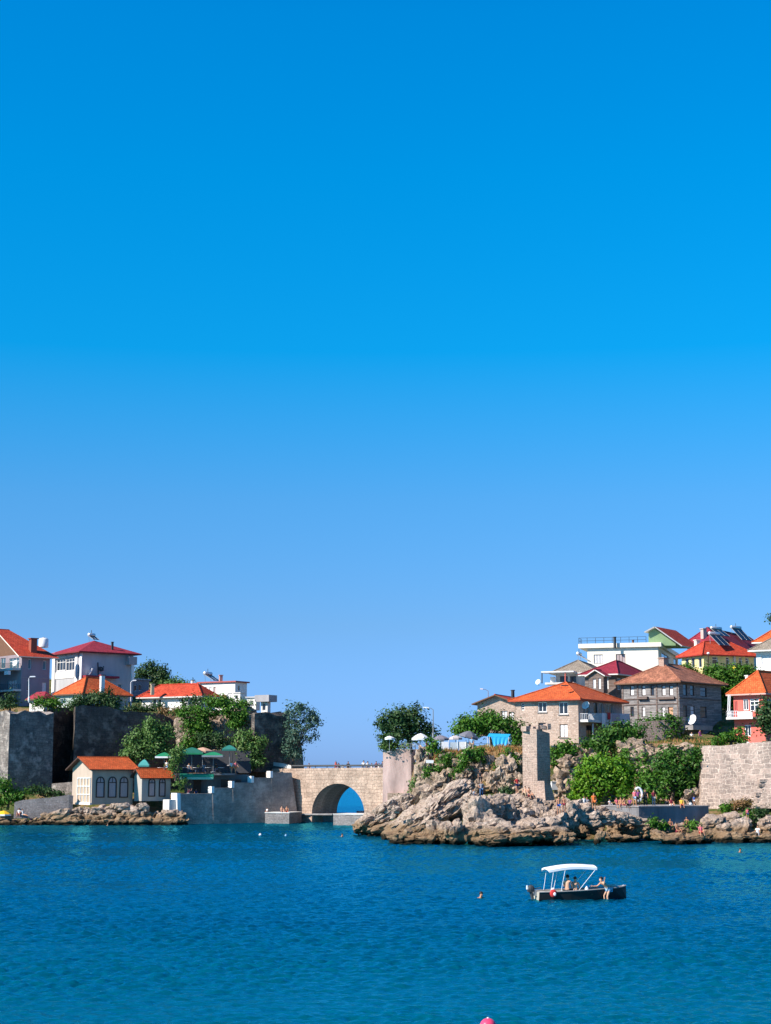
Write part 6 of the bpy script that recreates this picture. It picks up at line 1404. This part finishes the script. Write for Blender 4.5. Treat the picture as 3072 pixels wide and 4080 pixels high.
grass('dry_grass', [(1700,205,2.5,1.2),(1800,204,2.5,1.2),(1930,204,2.5,1.2),(2030,203,2,1.5),(2020,198,1.5,2),(2320,214,3,1.5),(2700,213,3,2),(2800,206,3,3),(2880,200,2.5,3)], 5500, leafmat('straw', (.42,.2,.07), (.3,.14,.05), (.45,.28,.1)), .4, z_right)
grass('grass', [(1850,206,4,1.5),(2640,214,4,2),(2880,197,2.5,2),(2300,216,3,2),(3000,200,4,4)], 5000, LEAF_M, .4, z_right)
grass('hill_grass', [(560,251,4,1.5),(300,251,6,1.5),(700,251,5,1.5),(900,252,5,2),(1080,247,3,2),(150,250,4,2)], 6000, LEAF_O, .4, z_left)
# ---------------------------------------------------------------- motorboat
bd = Vector((math.cos(R(9)), math.sin(R(9)), 0)); bn = Vector((math.sin(R(9)), -math.cos(R(9)), 0))
w0 = W(2150, 3588); BL = 4.55
BO = Vector((w0.x, w0.y, 0)) - bn*.72
def bp(s, o, z): return BO + bd*s + bn*o + UP*z
BOAT = thing('motorboat', 'small dark motorboat with white canopy and outboard, people aboard', 'motorboat', BO + bd*2)
SECT = [(0,.7,.56,.40,-.18),(.8,.78,.64,.42,-.2),(1.7,.8,.66,.45,-.2),(2.6,.76,.58,.49,-.19),(3.4,.6,.4,.53,-.16),(4.2,.38,.2,.57,-.1),(4.65,.17,.07,.61,-.02),(4.9,.02,.01,.66,.1)]
def sect(s, hb, hc, sh, kl):  # outer profile port gunwale -> keel -> starboard
    return [bp(s,hb,sh), bp(s,hb*.97,sh-.12), bp(s,hc+.05,.02), bp(s,hc*.6,kl*.8), bp(s,0,kl), bp(s,-hc*.6,kl*.8), bp(s,-hc-.05,.02), bp(s,-hb*.97,sh-.12), bp(s,-hb,sh)]
prof = [sect(*q) for q in SECT]; m = MB(); n = 9
vs = [p for r_ in prof for p in r_]; m.add(vs, [(i*n+k, i*n+k+1, (i+1)*n+k+1, (i+1)*n+k) for i in range(len(prof)-1) for k in range(n-1)])
HULL = plain('dark_hull', (.022,.026,.028), rough=.35, var=.3); HULLIN = plain('hull_inside', (.4,.38,.33), var=.25)
m.build('hull', HULL, BOAT, smooth=False)
m = MB(); m.poly([prof[0][k] - bd*.005 for k in range(9)]); m.build('transom', plain('grey_transom', (.4,.36,.3), var=.2), BOAT)
m = MB()
ins = [[bp(s,hb-.05,sh-.01), bp(s,max(.01,hc-.05),.08), bp(s,-max(.01,hc-.05),.08), bp(s,-hb+.05,sh-.01)] for s, hb, hc, sh, kl in SECT if hb > .1]
vs = [p for r_ in ins for p in r_]; m.add(vs, [(i*4+k+4, i*4+k+5, i*4+k+1, i*4+k)[::-1] if False else (i*4+k, (i+1)*4+k, (i+1)*4+k+1, i*4+k+1) for i in range(len(ins)-1) for k in range(3)]); m.build('inner_hull', HULLIN, BOAT)
m = MB()
for sg in (1, -1): m.tube([bp(s, sg*hb, sh+.015) for s, hb, hc, sh, kl in SECT], .035, 6)
m.build('gunwale', plain('pale_rub_rail', (.3,.28,.26)), BOAT)
for s in (1.15, 2.5): m = MB(); m.obox(bp(s, -.66, .26), bd*.38, bn*1.32, UP*.07); m.build('seat', WOODM, BOAT)
m = MB(); m.obox(bp(.02, -.62, .34), bd*.5, bn*1.24, UP*.06); m.build('stern_deck', plain('pale_deck', (.5,.47,.4)), BOAT)
m = MB(); fp = [bp(s, hb-.03, sh+.012) for s, hb, hc, sh, kl in SECT if s > 3.3]; fs = [bp(s, -hb+.03, sh+.012) for s, hb, hc, sh, kl in SECT if s > 3.3]; m.poly(fp + fs[::-1]); m.build('foredeck', HULL, BOAT)
# outboard
ob = thing('outboard_motor', 'black outboard motor tilted on the boat transom', 'motor', bp(-.3, 0, .1))
c = bp(-.3, .05, .56); m = MB(); m.ball(c, .2, (1.05,.8,1.0), 12, 8); m.obox(c + bd*-.17 + bn*-.12 - UP*.16, bd*.34, bn*.24, UP*.12); m.build('cowling', METALD, ob, smooth=False)
m = MB(); m.obox(c - bd*.225 - bn*.08 - UP*.03, bd*.06, bn*.16, UP*.2); m.build('badge_panel', METALW, ob)
m = MB(); m.tube([c - UP*.1, bp(-.22,.05,.1), bp(-.2,.05,-.45)], [.1,.08,.06], 8); m.obox(bp(-.36,.02,-.12), bd*.3, bn*.06, UP*.03); m.build('leg', METALD, ob)
m = MB(); m.obox(bp(-.12,-.12,.2), bd*.12, bn*.3, UP*.28); m.build('bracket', METALG, ob); m = MB(); m.tube([c + bd*.1, c + bd*.55 + UP*.05], .025); m.build('tiller', METALD, ob)
# canopy
cn = thing('canopy', 'white fabric sun canopy arched over the small motorboat', 'canopy', bp(1.6, 0, .5))
def cz(t): return 1.62 + .11*math.sin(math.pi*min(1, t*1.02)) + .12*t
NX, NYc = 12, 6; s0c, s1c = .52, 3.12
def cp(i, j, dz=0): t = i/NX; v = j/NYc*2-1; return bp(s0c + (s1c-s0c)*t, v*.78, cz(t) - .1*v*v + dz)
m = MB()
for i in range(NX):
    for j in range(NYc):
        m.quad(cp(i,j), cp(i,j+1), cp(i+1,j+1), cp(i+1,j)) ; m.quad(cp(i,j,.025), cp(i+1,j,.025), cp(i+1,j+1,.025), cp(i,j+1,.025))
for i in range(NX):
    for j in (0, NYc): m.quad(cp(i,j,-.1), cp(i+1,j,-.1), cp(i+1,j,.025), cp(i,j,.025))
for j in range(NYc):
    for i in (0, NX): m.quad(cp(i,j,-.06), cp(i,j+1,-.06), cp(i,j+1,.025), cp(i,j,.025))
m.build('fabric', plain('white_canvas', (.82,.82,.82), var=.06), cn)
for sg in (1, -1):
    for a, b_ in ((bp(.6,sg*.74,.44), bp(.78,sg*.76,cz(.1)-.1)), (bp(1.15,sg*.78,.45), bp(1.42,sg*.76,cz(.35)-.1)), (bp(2.1,sg*.76,.48), bp(3.1,sg*.76,cz(1)-.1))):
        MB().tube([a, b_], .016, 6).build('pole', METALW, cn)
lj = thing('life_jacket', 'red life jacket with white patch hanging over the boat side', 'life jacket', bp(.72,.8,.15)); m = MB(); m.ball(bp(.72,.8,.36), .2, (.95,.42,1.1), 10, 7); m.build('body', cloth(PAL['red'], 'red'), lj, smooth=True); m = MB(); m.ball(bp(.78,.89,.33), .08, (1,.3,1.2)); m.ball(bp(.72,.78,.58), .1, (1,.5,.7)); m.build('collar', METALW, lj, smooth=True)
bt = thing('water_bottle', 'white plastic jug standing on the boat seat beside the canopy pole', 'jug', bp(2.62,.5,.33)); m = MB(); m.lathe(bp(2.62,.5,.33), [(.01,0),(.1,0),(.11,.04),(.11,.24),(.05,.32),(.04,.36),(.01,.36)], 10); m.build('body', METALW, bt, smooth=True); m = MB(); m.lathe(bp(2.62,.5,.69), [(.01,0),(.045,0),(.045,.04),(.01,.04)], 8); m.build('cap', cloth(PAL['blue'], 'blue'), bt)
bo = W(1945, 4108); b_ = thing('float_ball', 'pink round float ball bobbing at the bottom edge of the picture', 'float', bo); m = MB(); m.ball(bo + UP*.1, .22, (1,1,1), 20, 14); m.build('ball', plain('pink_vinyl', (.75,.06,.14), rough=.35, var=.08), b_, smooth=True); MB().lathe(bo + UP*.3, [(.01,0),(.03,0),(.03,.04),(.01,.04)], 8).build('valve', METALW, b_)
for lab, x, y, r_, mt in (('white mooring buoy floating off the stepped quay wall', 1037, 3329, .16, METALW), ('tiny pale blue buoy floating in front of the arch landing', 1139, 3331, .12, cloth(PAL['lightblue'], 'lightblue'))):
    c = W(x, y); t = thing('buoy', lab, 'buoy', c, 'mooring buoys off the quay'); MB().ball(c + UP*.05, r_, (1,1,1.1), 12, 8).build('float', mt, t, smooth=True); MB().tube([c + UP*(r_), c + UP*(r_+.12)], .03).build('eye', METALG, t)
# small boat moored beyond the arch
c = W(1424, 3240); t = thing('rowing_boat', 'small pale boat moored in the water beyond the arch', 'boat', c); m = MB()
d1 = Vector((.9,.4,0)).normalized(); n1 = Vector((d1.y,-d1.x,0)); ss = [(0,.5,.4),(.9,.6,.4),(1.8,.5,.45),(2.5,.04,.55)]
vs = [c + d1*s + n1*o + UP*z for s, hb, sh in ss for o, z in ((hb,sh),(hb*.7,-.05),(-hb*.7,-.05),(-hb,sh))]; m.add(vs, [(i*4+k, i*4+k+1, (i+1)*4+k+1, (i+1)*4+k) for i in range(3) for k in range(3)] + [(0,1,2,3)]); m.build('hull', OFFWH, t); m = MB(); m.obox(c + d1*.9 - n1*.5 + UP*.25, d1*.25, n1*1.0, UP*.05); m.build('seat', WOODM, t)
# ---------------------------------------------------------------- people
bpy.context.view_layer.update()
DG = bpy.context.evaluated_depsgraph_get(); DG.update()
ORI = Vector((0, 0, CAMH))
def ground(sx, sy, Y, tol=9.0, back=.3):
    d = ray(sx, sy).normalized(); o = ORI.copy(); best = None
    for _ in range(6):
        ok, loc, nor, idx, ob_, _m = SC.ray_cast(DG, o, d)
        if not ok: break
        if any(k in ob_.name for k in ('crown', 'grass', 'canopy', 'fabric')): o = loc + d*.05; continue
        best = loc; break
    if best is None or abs(best.y - Y) > tol: best = P(sx, sy, Y); return best
    q = best + d*back; ok, loc, nor, idx, ob_, _m = SC.ray_cast(DG, q + UP*1.2, -UP)
    if ok and abs(loc.z - best.z) < .9: return loc
    return best
PEOPLE = [ # label, sx, sy, Y, pose, height, yaw, top, bottom, skin, group
 ('person in white shirt sitting alone on the slanted rock slabs', 1886, 3176, 180, 'ground', 1.6, 20, 'white', 'grey', None),
 ('person in blue jeans and grey top standing above the slanted slabs', 1918, 3178, 181, 'hips', 1.72, 10, 'grey', 'jeans', None),
 ('person in black shirt higher up the path by the cliff hollow', 1914, 3128, 192, 'stand', 1.7, -20, 'black', 'black', None),
 ('person in red top and blue shorts standing left of the pillar foot', 2061, 3170, 179, 'hips', 1.7, 30, 'red', 'navy', None),
 ('bare shouldered person sitting against the pillar foot', 2092, 3172, 177, 'ground', 1.65, -20, None, 'khaki', SKIN_P),
 ('person in maroon shorts sitting on the boulder beside the pillar', 2110, 3176, 176, 'ground', 1.65, 30, None, 'maroon', None),
 ('sunburnt person in blue shorts standing right of the pillar', 2227, 3242, 171, 'stand', 1.74, 10, None, 'blue', None),
 ('shorter person in dark red shorts beside the one in blue shorts', 2248, 3242, 171, 'stand', 1.5, -25, None, 'maroon', SKIN_D),
 ('person in bright white shirt and teal shorts in front of the fig tree', 2328, 3238, 176, 'stand', 1.7, 15, 'white', 'teal', None),
 ('person in lilac top standing close behind the white shirt', 2340, 3240, 177, 'stand', 1.65, -15, 'grey', 'navy', None),
 ('person in long orange red wrap standing on the pale rocks', 2367, 3250, 172, 'stand', 1.68, 0, 'orange', 'orange', None),
 ('child in white sitting on the tan steps under the fig tree', 2430, 3222, 182, 'ground', 1.2, 30, 'white', 'grey', None),
 ('person in pink sitting first in the shady row under the fig tree', 2458, 3222, 181, 'ground', 1.6, 20, 'pink', 'navy', None),
 ('bare chested person sitting second in the shady row under the fig tree', 2474, 3224, 180, 'ground', 1.65, 0, None, 'purple', SKIN),
 ('person with outstretched legs in the shady row under the fig tree', 2492, 3224, 179.5, 'legs_out', 1.65, 50, None, 'maroon', SKIN),
 ('person in purple top sitting last in the shady row under the fig tree', 2510, 3220, 180, 'ground', 1.6, -30, 'purple', 'black', None),
 ('person in pinkish swimsuit standing behind the white ring', 2530, 3216, 181, 'stand', 1.66, -10, 'pink', 'lightblue', None),
 ('person in dark purple carrying the white inflatable ring', 2543, 3216, 179, 'raise', 1.7, 0, 'purple', 'black', None),
 ('person in black clothes standing next to the white ring', 2572, 3218, 179, 'stand', 1.72, 0, 'black', 'black', None),
 ('person in maroon shirt standing on the bathing quay near the black clothes', 2605, 3216, 179, 'stand', 1.62, 15, 'maroon', 'grey', None),
 ('pale person in orange cap sitting by the tan rocks behind the bathing quay', 2655, 3204, 183, 'ground', 1.6, 0, None, 'white', SKIN_P),
 ('person in maroon and white sitting on the back of the bathing quay', 2675, 3210, 181, 'ground', 1.6, 15, 'maroon', 'white', None),
 ('person in red shorts under the yellow towel on the quay', 2716, 3213, 178.5, 'ground', 1.6, 0, 'yellow', 'red', None),
 ('person in strong blue shirt standing at the end of the quay', 2766, 3214, 178, 'stand', 1.0, -10, 'blue', 'white', None),
 ('person in bright pink red sitting on the low flat rock near the water', 2793, 3338, 163, 'ground', 1.65, 10, 'pink', 'red', None),
 ('person in dark pink trunks sitting in the shade below the bathing quay', 2672, 3318, 166, 'ground', 1.6, 0, None, 'purple', SKIN_D),
 ('shaded person leaning back second below the bathing quay', 2700, 3318, 166, 'ground', 1.65, 30, None, 'maroon', SKIN_D),
 ('shaded person with knees up third below the bathing quay', 2736, 3318, 166, 'ground', 1.6, -30, None, 'navy', SKIN_D),
 ('person in salmon shirt behind the lit boulder at the right shore', 2980, 3300, 168, 'stand', 1.1, 0, 'pink', 'navy', None),
 ('person in white sitting among boulders at the right shore', 3019, 3322, 167, 'ground', 1.6, -20, 'white', 'grey', None),
 ('tanned person lying against the foot of the big pale wall', 2996, 3226, 180, 'legs_out', 1.7, 60, None, 'orange', None),
 ('second tanned person sitting at the foot of the big pale wall', 3020, 3222, 180, 'ground', 1.6, 0, 'pink', 'black', SKIN_P),
 ('person in white and pink at the doorway of the timber mansion', 2757, 2966, 226, 'stand', 1.65, 0, 'white', 'pink', None),
 ('person in purple on the path beside the timber mansion', 2790, 2958, 224, 'stand', 1.65, 20, 'purple', 'purple', None),
 ('person in white standing among the grey parasols on the cliff top', 1760, 2990, 208.6, 'stand', 1.7, 10, 'white', 'white', None),
 ('person in dark red sitting under the white parasol on the cliff top', 1700, 2990, 209, 'sit', 1.7, 40, 'maroon', 'black', None),
 ('person in grey sitting behind the canvas screen on the cliff top', 1846, 2990, 209.5, 'sit', 1.7, -30, 'teal', 'black', None),
 ('person in pale blue near the big tilted parasol', 1880, 2992, 209, 'stand', 1.7, -10, 'lightblue', 'khaki', None),
 ('bathers companion in magenta sitting on the flat shore rocks', 124, 3255, 223.2, 'ground', 1.6, 0, 'pink', 'purple', None),
 ('person in white lying on the flat shore rocks by the yellow parasol', 92, 3248, 224, 'legs_out', 1.65, 50, 'white', 'white', None),
 ('person in white and pink sitting between the yellow parasol and the magenta bather', 75, 3246, 224.6, 'ground', 1.6, 0, 'white', 'pink', None),
]
for i, (lab, sx, sy, Y, pose, h_, yaw, tp_c, bc, sk) in enumerate(PEOPLE):
    person(lab, sx, sy, Y, pose, h_, yaw, tp_c, bc, sk, HAIR_B if i % 4 == 1 else HAIR, 'people on the rocks and terraces', at=ground(sx, sy, Y))
# on the bridge deck
BP = [('child in red on someone\'s shoulders above the bridge parapet', 1319, 'stand', 1.15, 'red', 0, .72), ('person in red shirt carrying a child on the bridge', 1320, 'stand', 1.7, 'red', 0, 0), ('person in dark red leaning on the bridge rail next to the red shirt', 1333, 'lean', 1.66, 'maroon', -20, 0),
      ('small child in white on the bridge beside the dark red shirt', 1345, 'stand', 1.35, 'white', 0, 0), ('person in black shirt alone on the middle of the bridge', 1368, 'stand', 1.76, 'black', 20, 0), ('first of two white shirts on the bridge, taller with dark hair', 1430, 'stand', 1.86, 'white', 0, 0),
      ('second of two white shirts on the bridge, slightly shorter', 1446, 'stand', 1.75, 'white', 25, 0), ('short person in white on the bridge after the pair of white shirts', 1462, 'stand', 1.5, 'white', -10, 0), ('person in dusky red on the bridge between two short white shirts', 1480, 'stand', 1.72, 'maroon', 15, 0),
      ('short person in white on the bridge nearest the buttress but one', 1491, 'stand', 1.5, 'white', 0, 0), ('person in navy on the bridge next to the pinkish buttress', 1505, 'stand', 1.72, 'navy', 0, 0), ('lone person in grey at the landward end of the bridge', 1212, 'stand', 1.62, 'grey', 0, 0)]
for lab, sx, pose, h_, tp_c, yaw, dz in BP:
    u_, _ = fb.px(sx, 3060); q = fb.pt(u_, ztop(u_) - .9 + dz, -1.0)
    person(lab, sx, 3070, 0, pose, h_, yaw + 35*0, tp_c, 'jeans' if tp_c != 'black' else 'black', None, HAIR, 'people on the bridge', at=q)
# landing platforms
for lab, sx, fc, out, pose, tp_c, bc, yaw in (('bather sitting curled on the landing platform under the stepped wall', 1123, f0, -.6, 'ground', None, 'navy', 20), ('bather with legs over the edge of the landing platform', 1143, f0, -.12, 'sit', None, 'red', 0), ('small pale figure at the tip of the landing platform', 1064, f0, -.5, 'ground', 'white', 'white', -20), ('bather in red sitting on the landing stage under the arch', 1272, f1, .15, 'ground', 'red', 'maroon', 10)):
    u_, _ = fc.px(sx, 3240); zt_ = fc.px(sx, 3240)[1]; z_ = {0: t}.get(1) or (P(sx, 3238, fc.O.y).z)
    q = ground(sx, 3240, fc.O.y, 6, .6); person(lab, sx, 3240, 0, pose, 1.65 if 'small' not in lab else 1.1, yaw, tp_c, bc, SKIN_P if 'curled' in lab else None, HAIR, 'bathers on the landing platforms', at=q)
u_, _ = fq.px(775, 3162); zt_ = fq.px(775, 3160)[1]
person('person in pinkish top leaning over the lowest step of the quay wall', 775, 3165, 0, 'lean', 1.7, 20, 'pink', 'white', SKIN_P, HAIR, 'people on the stepped wall', at=fq.pt(u_, zt_ - .95, -1.9))
u_, _ = fq.px(812, 3160); person('dark haired person behind the second step of the quay wall', 812, 3165, 0, 'stand', 1.65, 10, 'navy', 'black', None, HAIR, 'people on the stepped wall', at=fq.pt(u_, zt_ - 1.1, -2.4))
# cafe guests
for lab, sx, tp_c, yaw in (('guest in white shirt sitting nearest the young tree on the cafe terrace', 752, 'white', 20), ('guest in yellow sitting at the middle table of the cafe terrace', 790, 'yellow', -20), ('guest in pale blue sitting beside the yellow guest on the cafe terrace', 812, 'lightblue', 10), ('guest in dark clothes at the far end of the cafe terrace', 862, 'black', -40), ('waiter in white standing at the start of the cafe terrace', 664, 'white', 0)):
    b_ = P(sx, 3080, 233.2); st = 'waiter' in lab
    if not st:
        c_ = thing('chair', 'dark chair under the ' + lab.split(' on the cafe')[0].split(' of the cafe')[0].replace('sitting ', ''), 'chair', b_, 'chairs on the cafe terrace')
        m = MB(); m.box(b_ + UP*.42 + Vector((0,.05,0)), .44, .44, .05); m.build('seat', METALD, c_); m = MB(); m.box(b_ + UP*.7 + Vector((0,.27,0)), .44, .04, .5); m.build('backrest', METALD, c_)
        for dx in (-.18, .18):
            for dy in (-.13, .23): MB().tube([b_ + Vector((dx, dy, 0)), b_ + Vector((dx, dy, .4))], .02, 5).build('leg', METALD, c_)
    person(lab, sx, 3080, 0, 'stand' if st else 'sit', 1.7, yaw, tp_c, 'jeans', None, HAIR, 'guests on the cafe terrace', at=b_ + UP*(0 if st else .45))
for lab, sx, tp_c in (('person in pink and orange beside the tree leaning over the quay wall', 938, 'pink'), ('person in white climbing the steps beside the cafe terrace', 922, 'white')):
    person(lab, sx, 3040, 0, 'walk', 1.7, 30, tp_c, 'orange', None, HAIR, 'guests on the cafe terrace', at=P(sx, 3081, 232.5))
# in the water
for lab, sx, sy, yaw, cap in (('swimmer with dark hair and bare shoulders astern of the motorboat', 1911, 3578, 30, 0), ('swimmer close to the bottom of the stepped quay wall', 720, 3284, 0, 0), ('swimmer off the rocks left of the slanted slabs', 1360, 3334, 40, 0), ('swimmer in front of the bright boulders at the right shore', 2948, 3396, 0, 0), ('swimmer below the rocks under the little seaside house', 430, 3290, 0, 0)):
    w_ = W(sx, sy); person(lab, sx, sy, 0, 'swim', 1.72, yaw, None, 'navy', SKIN_P if cap else SKIN, HAIR, 'swimmers in the bay', at=Vector((w_.x, w_.y, -1.36)))
# aboard
person('bare backed person sitting upright under the boat canopy', 0, 0, 0, 'sit', 1.75, 150, None, 'black', SKIN_P, HAIR, 'people in the motorboat', at=bp(1.55, .52, .36))
person('shorter bare backed person sitting ahead of the other under the boat canopy', 0, 0, 0, 'sit', 1.62, 170, None, 'navy', SKIN_P, HAIR_B, 'people in the motorboat', at=bp(1.98, .5, .34), extra=dict(lean=16))
person('person in light blue shorts bending over the bow of the motorboat', 0, 0, 0, 'bend', 1.72, -70, None, 'jeans' and 'lightblue', SKIN_P, HAIR, 'people in the motorboat', at=bp(3.78, .62, -.34), extra=dict(lean=50, arm=(20, 35), elbow=(40, 115), out=(8, 55)))
rg_ = P(2543, 3165, 178.8); t = thing('swim_ring', 'white inflatable swim ring held up beside the fig tree', 'swim ring', rg_); m = MB(); k = 16
m.tube([rg_ + Vector((.42*math.cos(2*math.pi*i/k), 0, .68*math.sin(2*math.pi*i/k))) for i in range(k+1)], .13, 8, False); m.build('ring', METALW, t, smooth=True); MB().lathe(rg_ + Vector((0,-.13,.68)), [(.01,0),(.03,0),(.03,.05),(.01,.05)], 6, (0,-1,0)).build('valve', METALG, t)
for lab, sx, sy, Y, w_, h_, nm in (('yellow towel draped on a chair on the bathing quay', 2719, 3195, 177.8, 24, 20, 'yellow'), ('white bag lying by the blue shirt on the quay', 2752, 3210, 177.5, 14, 12, 'white'), ('dark rucksack leaning on the rocks in front of the fig tree', 2322, 3262, 169, 22, 26, 'grey')):
    g_ = ground(sx, sy+8, Y, 8, .3); t = thing('bag' if 'towel' not in lab else 'towel', lab, 'bag' if 'towel' not in lab else 'towel', g_); k = mpp(Y); m = MB(); m.ball(g_ + UP*h_*k*.5, .5, (w_*k, w_*k*.6, h_*k), 10, 7); m.build('body', cloth(PAL[nm], nm), t, smooth=True)
    if 'towel' not in lab: MB().tube([g_ + UP*h_*k*.9 + Vector((-.1,0,0)), g_ + UP*h_*k*1.25, g_ + UP*h_*k*.9 + Vector((.1,0,0))], .02, 5).build('handle', METALD, t)

t = thing('mooring_rope', 'coil of pale rope lying on the boat foredeck', 'rope', bp(4.15,.05,.6)); m = MB()
m.tube([bp(4.1 + (.13+.004*i)*math.cos(i*.6), .05 + (.13+.004*i)*math.sin(i*.6), .6 + .004*i) for i in range(34)], .016, 5); m.build('rope', plain('pale_rope', (.55,.48,.36)), t)
m = MB(); m.tube([bp(4.72,-.02,.63), bp(4.76,.0,.72), bp(4.8,.02,.64)], .015, 5); m.build('bow_eye', METALW, BOAT)
